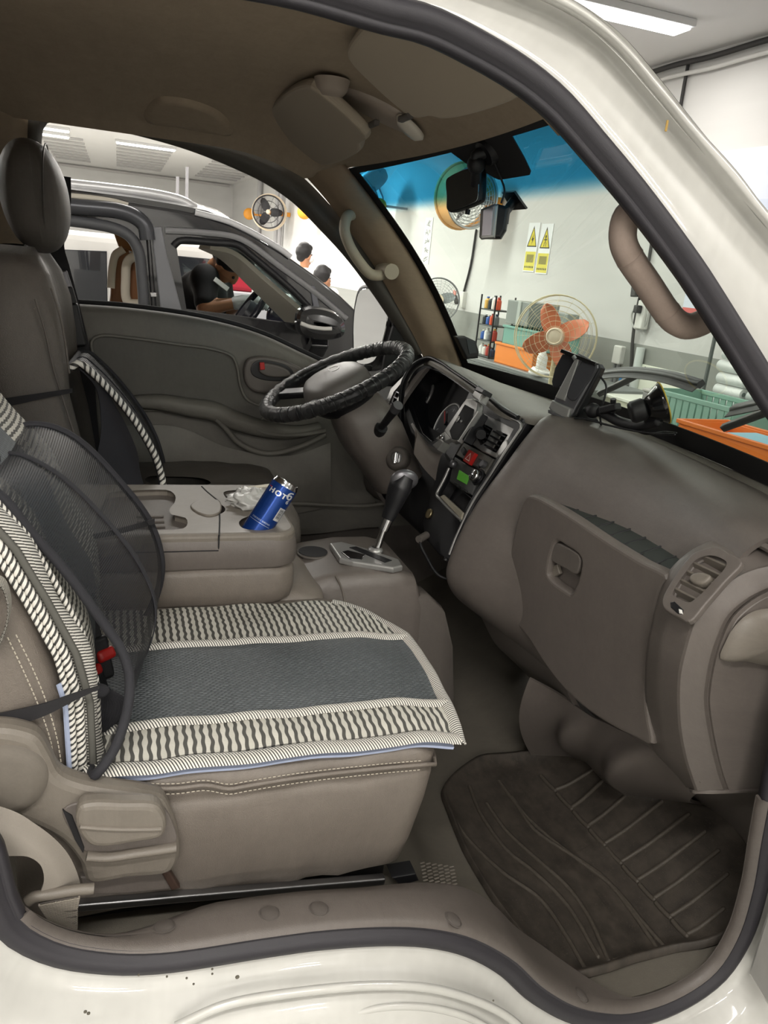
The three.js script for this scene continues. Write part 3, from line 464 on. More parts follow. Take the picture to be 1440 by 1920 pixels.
{ // white body side below and ahead of the opening
  const idx = sealLoop.map((p, i) => i).filter(i => sealLoop[i].y < 1.25 && !(sealLoop[i].x < 0 && sealLoop[i].y > 0.97));
  const seg = (d, dz) => { const r = ring(d, dz); const k = idx; return k.map(i => r[i]); };
  // order the arc from the rear to the front
  const rows = [[-0.006, -0.012], [-0.014, -0.004], [-0.03, -0.002], [-0.048, 0.012], [-0.058, 0.035], [-0.075, 0.05], [-0.11, 0.056]].map(([d, z]) => seg(d, z));
  for (const k of [0.06, 0.16, 0.3, 0.45]) rows.push(rows[6].map((p, i) => { const N = inward(idx[i], sealLoop).multiplyScalar(-sealLoop.sgn), f = smooth(0.72, 0.95, p.x); return p.clone().addScaledVector(N, k * f).add(V(0, -k * (1 - f), 0.002)); }));
  // raised wheel-arch lip pressed into the skin
  part(cab, 'side_panel', plate(rows, 0.01), M.paint, 'glossy white body skin below the door opening');
  const lip = P3([[330, 1925], [420, 1885], [560, 1860], [700, 1848], [800, 1852], [880, 1872], [950, 1905], [1000, 1950]], 0.832);
  part(cab, 'arch_lip', sweep(curve(lip, 50), circle(0.006, 10, 0.005), Z1), M.paint);
  const lip2 = P3([[600, 1925], [700, 1892], [790, 1888], [870, 1905], [930, 1935]], 0.834);
  part(cab, 'arch_lip', sweep(curve(lip2, 40), circle(0.005, 10, 0.004), Z1), M.paint);
  // chips in the paint
  for (const [x, y, s] of [[445, 1832, 4], [350, 1834, 2], [398, 1826, 2], [363, 1845, 2], [313, 1831, 2], [260, 1828, 2], [398, 1817, 2], [925, 1876, 2], [160, 1897, 3], [166, 1900, 3]]) {
    const c = onZ(x, y, 0.837); part(cab, 'paint_chip', place(new THREE.CylinderGeometry(s * 0.0006, s * 0.0006, 0.0012, 8).rotateX(Math.PI / 2), new THREE.Matrix4().makeTranslation(c.x, c.y, c.z)), std(0x5f5b50, 0.7)); }
  const st = onFlank(1250, 236, 0.026); part(cab, 'rust_spot', place(rbox(0.003, 0.012, 0.002), new THREE.Matrix4().makeTranslation(st.x, st.y, st.z)), std(0xa98a4a, 0.8));
}
{ // taupe sill trim inside the seal
  const idx = sealLoop.map((p, i) => i).filter(i => sealLoop[i].y < 0.93 );
  const seg = (d, dz) => { const r = ring(d, dz); return idx.map(i => r[i]); };
  const flat = (d, dz, k) => idx.map(i => { const p = ring0[i].clone(); const f = smooth(0.28, 0.5, p.x), g = smooth(0.6, 0.78, p.x), h = smooth(0.12, -0.04, p.x); const w = clamp(0.30 + 0.32 * f - 0.6 * g - 0.24 * h, 0.0, 1); return p.addScaledVector(inward(i, sealLoop), sealLoop.sgn * lerp(d, Math.max(d, 0.022), f) * (1 - 0.25 * g - 0.5 * h)).add(V(0, 0, -0.03 + 0.02 * g + 0.016 * h + (dz + 0.03) * w * 0.9)); });
  const ring0 = ring(0, 0);
  part(cab, 'sill_trim', plate([seg(0.012, 0.004), seg(0.02, 0.0), flat(0.019, -0.012), flat(0.02, -0.03), flat(0.018, -0.07), flat(0.012, -0.12), flat(-0.01, -0.135)], 0.004, { flip: true }), M.taupe, 'taupe plastic sill trim with screw caps');
  const tm = cab.children[cab.children.length - 1]; const rc = new THREE.Raycaster();
  for (const [x, y] of [[308, 1737], [598, 1704], [850, 1724], [1275, 1826], [1090, 1866], [505, 1712]]) { rc.set(EYE, sight(x, y).normalize()); const h = rc.intersectObject(tm)[0]; if (!h) continue; const n = h.face.normal.clone(); if (n.dot(rc.ray.direction) > 0) n.negate(); part(cab, 'screw_cap', place(lathe([[0, 0.003], [0.010, 0.0025], [0.011, 0], [0.0125, 0.001], [0.0135, 0]], 24).rotateX(Math.PI / 2), lookBasis(h.point, n, V(1, 0, 0))), M.taupe); }
}
// windscreen
const wind = (s, t) => { const b = V(1.12 - 0.09 * s * s, 1.325, 0.69 * s), q = V(0.645 - 0.065 * s * s, 1.872 - 0.014 * s * s, 0.60 * s); const p = b.lerp(q, t); const k = 0.035 * Math.sin(Math.PI * t); return p.add(V(k * 0.75, k * 0.65, 0)); };
{
  const rows = []; for (let i = 0; i <= 24; i++) rows.push(Array.from({ length: 41 }, (_, j) => wind(j / 20 - 1, i / 24)));
  const g = sheet(rows); const uv = g.attributes.uv; for (let i = 0; i <= 24; i++) for (let j = 0; j <= 40; j++) uv.setXY(i * 41 + j, j / 40, i / 24);
  const tint = dataTex(8, 256, (u, v) => { const k = smooth(0.775, 0.84, v); const c = [lerp(232, 44, k), lerp(242, 134, k), lerp(236, 176, k)]; return c; }, { srgb: true });
  tint.wrapS = tint.wrapT = THREE.ClampToEdgeWrapping;
  part(cab, 'windscreen', g, phy(0xffffff, 0.0, { map: tint, transmission: 1, thickness: 0, ior: 1.5 }), 'windscreen glass with a blue shade band');
  const strip = (pts, w) => { const rows2 = pts.map(([s, t, ds, dt]) => [wind(s, t).add(V(-0.003, -0.003, 0)), wind(s + ds, t + dt).add(V(-0.003, -0.003, 0))]); return plate(rows2, 0.002); };
  const fr = []; const edge = [];
  for (let i = 0; i <= 30; i++) { const s = -1 + i / 15; fr.push([s, 0, 0, 0.075]); }
  part(cab, 'frit_band', join(strip(fr), strip(Array.from({ length: 25 }, (_, i) => [-1.04, i / 24, 0.068, 0])), strip(Array.from({ length: 25 }, (_, i) => [1.0, i / 24, -0.022, 0])), strip(Array.from({ length: 31 }, (_, i) => [-1 + i / 15, 1, 0, -0.025]))), M.blackMatte, 'black printed border of the windscreen');
  const top = []; for (let i = 0; i <= 24; i++) { const s = lerp(-0.24, 0.27, i / 24); const d = s < -0.1 ? lerp(0.0, 0.09, smooth(-0.24, -0.1, s)) : s > 0.2 ? lerp(0.135, 0.0, Math.pow(clamp((s - 0.2) / 0.068), 3)) : lerp(0.09, 0.135, smooth(-0.1, 0.0, s)); top.push([s, 1, 0, -Math.max(0.02, d)]); }
  part(cab, 'mirror_patch', strip(top), M.blackMatte, 'black printed patch behind the mirror foot');
}
// headliner
const roofY = (x, z) => { const xe = 0.645 - 0.065 * (z / 0.6) ** 2; const f = clamp((xe - x) / 0.33); return 1.868 + 0.10 * (1 - (1 - f) ** 2.2) - 0.085 * Math.pow(Math.abs(z) / 0.66, 3.2) * smooth(0.0, 0.3, f); };
const onRoof = (px, py, dy = 0) => { const d = sight(px, py); let lo = (EYE.z - 0.6) / -d.z, hi = 4; for (let t = lo; t < hi; t += 0.01) { const p = EYE.clone().addScaledVector(d, t); if (p.y > roofY(p.x, p.z) + dy) { hi = t; break; } lo = t; } for (let i = 0; i < 24; i++) { const m = (lo + hi) / 2, p = EYE.clone().addScaledVector(d, m); p.y > roofY(p.x, p.z) + dy ? hi = m : lo = m; } return EYE.clone().addScaledVector(d, hi); };
{
  const rows = []; for (let i = 0; i <= 40; i++) { rows.push(Array.from({ length: 45 }, (_, j) => { const z = -0.67 + 1.285 * j / 44; const xe = 0.645 - 0.065 * (z / 0.6) ** 2; const x = lerp(xe, -0.95, Math.pow(i / 40, 1.2)); return V(x, roofY(x, z), z); })); }
  part(cab, 'headliner', planar(plate(rows, 0.012, { flip: true })), M.headliner, 'beige cloth headliner');
  const rr2 = rows.map(r => r.map(p => V(p.x - 0.01, p.y + 0.03, p.z * 0.88)));
  part(cab, 'roof_panel', plate(rr2, 0.01), M.paint);
  // raised trim panel on the roof side above the driver's window
  const out = [[268, 222], [275, 190], [300, 176], [350, 181], [405, 200], [432, 222], [441, 250], [400, 246], [330, 232]].map(p => onRoof(p[0], p[1], -0.01));
  const cen = out.reduce((a, p) => a.add(p), V(0, 0, 0)).multiplyScalar(1 / out.length); const oc = curve(out, 48, true);
  const rws = [0, 0.4, 0.75, 0.9, 1].map((t, i) => oc.map(p => { const q = cen.clone().lerp(p, t); q.y = roofY(q.x, q.z) - [0.026, 0.026, 0.025, 0.02, -0.004][i]; return q; }));
  part(cab, 'roof_side_pad', plate(rws, 0.004), M.headliner);
}
{ // rear wall of the cab, left side below the roof, floor and front bulkhead
  const wallRows = []; for (const y of [0.6, 1.0, 1.4, 1.7, 1.93]) wallRows.push([-0.78, -0.4, 0, 0.4, 0.78].map(z => V(-0.42 - 0.16 * (y - 0.6) * 0.6, y, z * (y > 1.6 ? 0.88 : 1))));
  part(cab, 'rear_panel', plate(wallRows, 0.03), std(0x6e675f, 0.8, { map: patchR }), 'taupe rear wall of the cab');
  const bl = onZ(56, 300, -0.66);
  part(cab, 'pillar_trim', plate(between([P3([[-60, 190], [-60, 420], [-60, 620], [-60, 860]], -0.62), P3([[20, 190], [20, 420], [20, 620], [20, 860]], -0.66), P3([[62, 190], [70, 420], [76, 560], [84, 720]], -0.72)], 20, 8), 0.02), M.beige, 'beige door pillar trim behind the driver');
  // cab floor: rear step under the seats, footwell ahead of it
  const fl = []; for (const [x, y] of [[-0.45, 0.74], [0.2, 0.715], [0.36, 0.70], [0.46, 0.64], [0.54, 0.56], [0.7, 0.53], [0.85, 0.535], [1.0, 0.59], [1.12, 0.67], [1.2, 0.82], [1.24, 1.1], [1.24, 1.3]]) fl.push([-0.77, -0.4, 0, 0.4, 0.765].map(z => V(x, y, z)));
  part(cab, 'floor_pan', plate(curveRows(fl), 0.02, { flip: true }), M.floorVinyl, 'taupe vinyl covered cab floor');
  function curveRows(rws) { const n = rws[0].length; const cols = Array.from({ length: n }, (_, c) => curveU(rws.map(r => r[c]), 60)); return cols[0].map((_, i) => cols.map(c => c[i])); }
  // pressed dashes in the vinyl beside the seat
  const gm = []; for (let r = 0; r < 15; r++) for (let k = 0; k < 6; k++) { const p = onH(792 + k * 11 + r * 1.2, 1618 + r * 6.5 + k * 1.5, () => 0.706); const q = new THREE.CapsuleGeometry(0.0016, 0.006, 3, 6); q.rotateZ(Math.PI / 2); q.rotateY(0.1); q.translate(p.x, p.y, p.z); gm.push(q); }
  const gp = part(cab, 'vinyl_dashes', join(gm), M.taupeLight); gp.userData.kind = 'stuff';
  // tunnel over the engine
  const tun = []; for (const [x, y] of [[-0.4, 0.98], [0.30, 0.96], [0.42, 0.93], [0.5, 0.86], [0.56, 0.75], [0.6, 0.6]]) tun.push([[-0.24, 0.55], [-0.23, y], [-0.18, y + 0.02], [0, y + 0.02], [0.13, y + 0.02], [0.17, y], [0.2, 0.55]].map(([z, h]) => V(x, Math.min(h, y + 0.02), z)));
  part(cab, 'engine_tunnel', plate(tun, 0.01), M.taupeDark);
  // side wall ahead of the footwell, under the dash
  { const HM = (x, z) => 0.548 + 0.11 * smooth(0.82, 1.12, x); const bt = [[1290, 1494], [1345, 1530], [1384, 1572], [1408, 1618], [1432, 1690], [1440, 1760]].map(p => onH(p[0], p[1], HM)), tp = P3([[1282, 1472], [1330, 1470], [1380, 1470], [1430, 1470], [1480, 1470], [1530, 1470]], 0.70).map(p => p.add(V(0.03, 0, 0)));
    part(cab, 'footwell_panel', plate(betweenI([bt, tp], 5, 8), 0.008), M.taupe); }
}
{ // trim between seal and headliner, left flank below the door, nose of the cab
  const idx = sealLoop.map((p, i) => i).filter(i => sealLoop[i].y > 1.78), seg = (d, dz) => { const r = ring(d, dz); return idx.map(i => r[i]); };
  const k0 = idx.findIndex((v, i) => i && v !== idx[i - 1] + 1); const ord = a => (k0 > 0 ? [...a.slice(k0), ...a.slice(0, k0)] : a);
  part(cab, 'opening_trim', plate([ord(seg(-0.002, -0.006)), ord(seg(-0.004, -0.03)), ord(seg(-0.004, -0.06))], 0.004), M.beige);
  const lf = []; for (const [y, z] of [[0.5, -0.79], [0.8, -0.80], [1.1, -0.815], [1.2, -0.80]]) lf.push([-0.55, 0, 0.5, 0.95, 1.25].map(x => V(x, y, z))); part(cab, 'side_panel', plate(lf, 0.01), M.paint); part(cab, 'kick_panel', plate([0.5, 0.8, 1.05].map(y => [-0.5, 0, 0.5, 0.95, 1.22].map(x => V(x, y, -0.765))), 0.008), M.taupeDark); part(cab, 'bulkhead', plate([0.55, 0.9, 1.28].map(y => [-0.76, -0.3, 0.1, 0.5, 0.76].map(z => V(1.19 - 0.08 * z * z, y, z))), 0.008), M.blackMatte);
  const fr = []; for (const [x, y] of [[1.30, 0.5], [1.32, 0.9], [1.27, 1.2], [1.14, 1.31]]) fr.push([-0.8, -0.4, 0, 0.4, 0.8].map(z => V(x - 0.1 * z * z, y, z))); part(cab, 'front_panel', plate(fr, 0.01), M.paint);
}
// left windscreen pillar trim and both grab handles
{
  const L = P3([[540, 296], [606, 368], [660, 440], [705, 505], [748, 580], [790, 660], [800, 700]], -0.69);
  const R = [1.06, 0.82, 0.64, 0.46, 0.28, 0.1, -0.02].map(t => wind(-1.0, t).add(V(-0.012, -0.012, 0.0)));
  const Lc = curve(L, 20), Rc = curve(R, 20), mid = Lc.map((p, i) => p.clone().lerp(Rc[i], 0.55).add(V(-0.012, -0.006, 0.022)));
  const Ro = [1.06, 0.82, 0.64, 0.46, 0.28, 0.1, -0.02].map(t => wind(-1.03, t).add(V(0.006, 0.006, -0.03)));
  part(cab, 'pillar_trim', plate(between([Lc, mid, Rc, Ro], 40, 18), 0.01, { out: V(-0.5, 0, 0.8) }), M.beige, 'beige trim of the far windscreen pillar');
  const handle = (pts, r, m, label, caps) => { const h = part(cab, 'grab_handle', tube(pts, r, 70, 16), m, label); caps.forEach(([a, b, rr_]) => part(h, 'mount_cap', rod(a, b, rr_, 20), m)); return h; };
  const far = P3([[662, 402, -0.655], [650, 408, -0.62], [646, 432, -0.6], [656, 462, -0.597], [676, 494, -0.597], [695, 514, -0.6], [713, 516, -0.615], [722, 508, -0.65]]);
  handle(far, 0.0145, M.handleFar, 'pale grab handle on the far windscreen pillar', [[far[7].clone().add(V(0, 0, 0.06)), far[7].clone().add(V(0, 0, -0.03)), 0.021]]);
  const near = P3([[1240, 396], [1198, 393], [1176, 405], [1168, 430], [1169, 456], [1180, 482], [1216, 535], [1252, 588], [1268, 604], [1291, 612], [1318, 604], [1345, 586], [1390, 560]], 0.632);
  handle(near, 0.0172, M.handle, 'taupe grab handle on the near windscreen pillar', [[near[5].clone(), near[5].clone().lerp(near[6], 0.05), 0.0178], [near[7].clone().lerp(near[6], 0.05), near[7].clone(), 0.0178]]);
}
{ // sun visors, roof lamp
  const visor = (sg, label) => { const rear = [V(0.345, roofY(0.345, sg * 0.4) - 0.012, 0), V(0.5, 1.845, 0)]; const ex = V(0, 0, sg), ey = rear[1].clone().sub(rear[0]).normalize(); const Hh = 0.165;
    const shape = [[0.0, 0.02], [0.02, 0.0], [0.44, 0.0], [0.48, 0.03], [0.485, Hh - 0.02], [0.465, Hh], [0.12, Hh], [0.09, Hh - 0.012], [0.02, Hh - 0.02], [0.0, Hh - 0.04]];
    const v = thing('sun_visor', label, 'sun visor'); const z0 = sg > 0 ? 0.16 : -0.075;
    const ez = ex.clone().cross(ey).normalize(); const o = rear[0].clone().add(V(0, 0, z0)).addScaledVector(ez, sg > 0 ? -0.01 : -0.012);
    part(v, 'visor_pad', slab(o, ex, ey, curve2(shape.map(p => [p[0] * (sg > 0 ? 0.84 : 1), p[1]]), 60, true).slice(0, -1), 0.022, 0.008), std(0xa79b8b, 0.85, { bumpMap: grainR, bumpScale: 0.0004 }));
    part(v, 'pivot', rod(o.clone().addScaledVector(ey, Hh - 0.03).addScaledVector(ex, 0.02), o.clone().addScaledVector(ey, Hh - 0.03).addScaledVector(ex, -0.025), 0.006), M.taupeDark);
    part(v, 'clip', place(rbox(0.012, 0.01, 0.012, 0, 0, 0, 0.003), new THREE.Matrix4().makeTranslation(...o.clone().addScaledVector(ey, Hh - 0.03).addScaledVector(ex, -0.025).toArray())), M.taupeDark); };
  visor(-1, 'beige sun visor folded up above the steering wheel'); visor(1, 'beige sun visor folded up above the passenger side');
  const lamp = thing('roof_lamp', 'beige roof lamp pod with pale oval lens between the visors', 'lamp'); const lm = std(0xa3968a, 0.5, { bumpMap: grainR, bumpScale: 0.0003 });
  const A = onRoof(610, 150), B = onRoof(800, 245), Pd = B.clone().sub(A).setY(0).normalize(), Sd = V(-Pd.z, 0, Pd.x);
  const Lg = Math.hypot(B.x - A.x, B.z - A.z); const rows = []; for (let i = 0; i <= 20; i++) { const u = i / 20, c = A.clone().addScaledVector(Pd, u * Lg), w = 0.05 * Math.pow(Math.sin(Math.PI * clamp(0.04 + 0.92 * u)), 0.35), h = 0.034 * Math.pow(Math.sin(Math.PI * clamp(0.02 + 0.96 * u)), 0.4); rows.push(Array.from({ length: 17 }, (_, j) => { const a = Math.PI * j / 16; const cs = Math.cos(a), q = c.clone().addScaledVector(Sd, -w * Math.sign(cs) * Math.pow(Math.abs(cs), 0.6)); return V(q.x, roofY(q.x, q.z) + 0.004 - h * Math.pow(Math.sin(a), 0.5), q.z); })); }
  part(lamp, 'pod', plate(rows, 0.004, { out: V(0, -1, 0) }), lm);
  const lc = onRoof(768, 240, -0.03); part(lamp, 'lens', place(lathe([[0, -0.012], [0.02, -0.01], [0.028, 0], [0.026, 0.006]], 28), new THREE.Matrix4().makeTranslation(lc.x, lc.y, lc.z).multiply(new THREE.Matrix4().makeRotationZ(-0.55)).multiply(new THREE.Matrix4().makeScale(1.25, 1, 0.85))), std(0xd6cfc2, 0.3));
  const cc = onRoof(622, 160, -0.03); part(lamp, 'cap', place(lathe([[0, -0.022], [0.02, -0.02], [0.03, -0.008], [0.034, 0.01]], 28), new THREE.Matrix4().makeTranslation(cc.x, cc.y, cc.z)), lm);
}
// ---------------------------------------------------------------- driver's door
{
  const d = thing('driver_door', 'dark grey driver door with window frame, handle and map pocket', 'door');
  const innerTop = [[82, 545], [79, 400], [78, 262], [84, 234], [104, 226], [125, 228], [220, 245], [350, 280], [450, 320], [500, 345], [550, 380], [600, 430], [650, 485], [700, 552], [745, 620], [775, 668]];
  const outerTop = [[52, 545], [48, 400], [47, 255], [56, 212], [78, 196], [150, 200], [250, 218], [350, 240], [450, 270], [510, 295], [565, 330], [615, 380], [668, 442], [722, 512], [770, 590], [805, 660]];
  const mid = innerTop.map((p, i) => [(p[0] * 0.55 + outerTop[i][0] * 0.45), (p[1] * 0.55 + outerTop[i][1] * 0.45)]);
  part(d, 'window_frame', plate(between([P3(outerTop, -0.705), P3(mid, -0.692), P3(innerTop, -0.715), P3(innerTop, -0.735)], 80, 10), 0.02, { out: Z1 }), std(0x4a4640, 0.6, { bumpMap: grainR, bumpScale: 0.0003 }), 'dark grey window frame and seal');
  // door card: sill roll at the top, recessed cloth panel, arm rest, pocket
  const sill = [[60, 566], [145, 572], [220, 577], [300, 586], [370, 597], [440, 613], [500, 633], [560, 661], [620, 690], [680, 724]];
  const low = [[60, 1010], [160, 1010], [300, 1010], [420, 1010], [520, 1005], [600, 1000], [680, 990], [760, 985], [830, 980], [900, 975]];
  const dn = (l, dy, z) => P3(l.map(p => [p[0] + dy * 0.05, p[1] + dy]), z);
  const cols = [P3(sill, -0.735), dn(sill, -2, -0.722), dn(sill, 4, -0.706), dn(sill, 14, -0.698), dn(sill, 34, -0.698), dn(sill, 110, -0.705), dn(sill, 200, -0.708), P3(low, -0.70)];
  part(d, 'door_card', plate(between(cols, 50, 40), 0.02, { out: Z1 }), M.doorCard, 'dark grey moulded door card');
  // raised frame round a recessed insert
  const ins = [[172, 640], [186, 630], [240, 633], [330, 645], [400, 655], [435, 668], [445, 690], [450, 720], [462, 748], [500, 770], [470, 800], [400, 775], [330, 768], [250, 765], [215, 740], [185, 690]];
  const insC = curve(P3(ins, -0.690), 90, true);
  part(d, 'insert_edge', sweep(insC.slice(0, -1), circle(0.0045, 8, 0.006), Z1, { closed: true }), M.doorCard);
  part(d, 'door_insert', slabZ(ins, -0.692, 0.012, 0.003, 60), std(0x615f5a, 0.85, { bumpMap: grainR, bumpScale: 0.0008, map: patchR }), 'charcoal cloth insert');
  // handle bowl
  const b = part(d, 'handle_bowl', slabZ([[458, 690], [466, 674], [490, 669], [530, 675], [565, 690], [585, 708], [575, 726], [530, 735], [480, 736], [462, 722]], -0.668, 0.03, 0.008, 50), M.taupeDark, 'oval surround of the inner door handle');
  part(b, 'handle_recess', slabZ([[470, 688], [482, 676], [515, 678], [545, 690], [552, 706], [535, 714], [490, 712], [472, 702]], -0.6665, 0.012, 0.003, 40), M.black);
  part(b, 'lever', slabZ([[488, 683], [515, 684], [540, 694], [546, 704], [520, 708], [496, 704], [486, 696]], -0.656, 0.014, 0.005, 40), M.taupeDark);
  part(b, 'lock_flag', slabZ([[487, 680], [496, 680], [497, 693], [488, 694]], -0.65, 0.01, 0.002), M.red, 'red lock flag');
  // arm rest and map pocket
  const arm = [[235, 752], [300, 752], [360, 762], [400, 768], [440, 785], [510, 805], [560, 808], [600, 800]];
  part(d, 'arm_rest', sweep(curve(P3(arm, -0.672), 40), [[-0.03, -0.03], [-0.032, 0.01], [-0.02, 0.026], [0.0, 0.03], [0.016, 0.024], [0.022, 0.0], [0.02, -0.03]], Z1, { scale: t => 0.55 + 0.45 * Math.sin(Math.PI * clamp(t * 1.05)) }), M.doorCard);
  const pull = [[405, 785], [420, 800], [450, 832], [500, 850], [560, 838], [610, 815]];
  part(d, 'pull_rim', sweep(curve(P3(pull, -0.655), 40), circle(0.008, 10, 0.01), Z1), M.doorCard);
  const pull2 = [[400, 778], [440, 785], [500, 812], [560, 815], [610, 808]];
  part(d, 'pull_rim', sweep(curve(P3(pull2, -0.655), 40), circle(0.007, 10, 0.01), Z1), M.doorCard);
  part(d, 'map_pocket', plate(between([P3([[200, 800], [330, 800], [430, 840], [540, 855], [620, 830]], -0.672), P3([[200, 860], [330, 870], [430, 890], [540, 890], [620, 870]], -0.655), P3([[200, 960], [330, 965], [430, 970], [540, 965], [620, 950]], -0.665)], 30, 10), 0.02, { out: Z1 }), M.doorCard);
  part(d, 'pocket_lip', sweep(curve(P3([[500, 945], [560, 944], [620, 947], [690, 948], [740, 940]], -0.62), 30), circle(0.006, 10), Z1), M.doorCard);
  // quarter trim in the front lower corner of the window
  part(d, 'mirror_corner', slabZ([[730, 566], [748, 592], [775, 640], [806, 690], [806, 725], [712, 725], [724, 660], [738, 612]], -0.712, 0.02, 0.004), M.blackMatte, 'black mirror corner of the window');
  const gp = P3([[70, 572], [79, 260], [110, 222], [350, 276], [500, 341], [600, 428], [700, 550], [770, 665], [690, 730], [600, 690]], -0.745);
  // lowered side glass edge
  part(d, 'glass_run', sweep(curve(dn(sill, -6, -0.745), 40), circle(0.007, 8, 0.006), Z1), M.blackMatte);
  part(d, 'outer_skin', plate(between([dn(sill, 4, -0.80), dn(sill, 120, -0.84), P3(low, -0.83), P3(low.map(p => [p[0], p[1] + 120]), -0.82)], 30, 10), 0.01), M.paint);
}
// driver's outside mirror
{
  const m = thing('wing_mirror', 'black wing mirror outside the driver window, behind the steering wheel', 'mirror');
  const c = onZ(694, 600, -0.98);
  const q = [[672, 537], [690, 532], [722, 545], [732, 575], [722, 640], [700, 690], [664, 690], [658, 640], [662, 570]];
  const f = V(-0.86, 0.05, 0.50).normalize();
  const loc = q.map(p => onP(p[0], p[1], c, f)); const bx = lookBasis(c, f); const inv = bx.clone().invert();
  const o2 = curve2(loc.map(p => { const w = p.clone().applyMatrix4(inv); return [w.x, w.y]; }), 50, true).slice(0, -1);
  const xa = V(), ya = V(), za = V(); bx.extractBasis(xa, ya, za);
  part(m, 'housing', slab(c.clone().addScaledVector(f, -0.07), xa, ya, o2, 0.075, 0.02), M.black);
  part(m, 'mirror_glass', slab(c.clone().addScaledVector(f, 0.003), xa, ya, o2.map(p => p.clone().multiplyScalar(0.86).add(V2(0.006, 0))), 0.004, 0.001), std(0xf2f4f6, 0.03, { metalness: 1 }), 'mirror glass');
  part(m, 'arm', join(bar(onZ(660, 690, -0.97), onZ(690, 690, -0.8), 0.03, 0.02, 0.006), bar(onZ(735, 590, -0.98), onZ(745, 640, -0.8), 0.018, 0.018, 0.005)), M.black);
}
// open passenger door just outside the picture, added to shade the footwell
{
  const d = thing('added_passenger_door', 'white passenger door standing open beyond the right edge of the picture, added to shade the footwell', 'door'); const H = V(1.02, 0, 0.83), D = V(-0.26, 0, 0.966).normalize(), Nn = V(D.z, 0, -D.x), S = (o, t, off) => slab(H.clone().addScaledVector(Nn, off), D, Y1, o.map(p => V2(...p)), t, 0.01);
  part(d, 'outer_skin', S([[0, 0.6], [0, 1.28], [1.1, 1.36], [1.12, 1.0], [1.0, 0.78], [0.75, 0.72], [0.5, 0.62]], 0.04, -0.04), M.paint); part(d, 'door_card', S([[0.02, 0.62], [0.02, 1.26], [1.08, 1.34], [1.1, 1.0], [0.98, 0.8], [0.73, 0.74], [0.48, 0.64]], 0.05, 0.0), M.doorCard);
  part(d, 'window_frame', join([[0.0, 1.26, 0.42, 1.82], [0.42, 1.82, 1.0, 1.86], [1.0, 1.86, 1.1, 1.34]].map(([a, b, c, e]) => bar(H.clone().addScaledVector(D, a).setY(b), H.clone().addScaledVector(D, c).setY(e), 0.05, 0.05, 0.01, Nn))), M.blackMatte); part(d, 'arm_rest', bar(H.clone().addScaledVector(D, 0.3).addScaledVector(Nn, -0.07).setY(1.08), H.clone().addScaledVector(D, 0.9).addScaledVector(Nn, -0.07).setY(1.1), 0.06, 0.06, 0.02), M.doorCard);
}
// ---------------------------------------------------------------- dashboard
const FP = V(0.84, 1.33, 0), FN = V(-0.91, 0.414, 0).normalize(), FX = V(0, 0, 1), FY = V(0.414, 0.91, 0).normalize();
const onF = (px, py, off = 0) => onP(px, py, FP.clone().addScaledVector(FN, off), FN);
const slabOn = (P, N, EX, EY) => (pix, off, t, bevel = 0.002, n = 0, holes = []) => {
  const o = P.clone().addScaledVector(N, off), to = l => { const q = l.map(p => { const w = onP(p[0], p[1], o, N).sub(o); return [w.dot(EX), w.dot(EY)]; }); return n ? curve2(q, n, true).slice(0, -1) : q.map(a => V2(...a)); };
  return slab(o.clone().addScaledVector(N, -t), EX, EY, to(pix), t, bevel, holes.map(to)); };
const slabF = slabOn(FP, FN, FX, FY);
const dash = thing('dashboard', 'taupe moulded dashboard with open glove box, centre panel and instrument hood', 'dashboard');
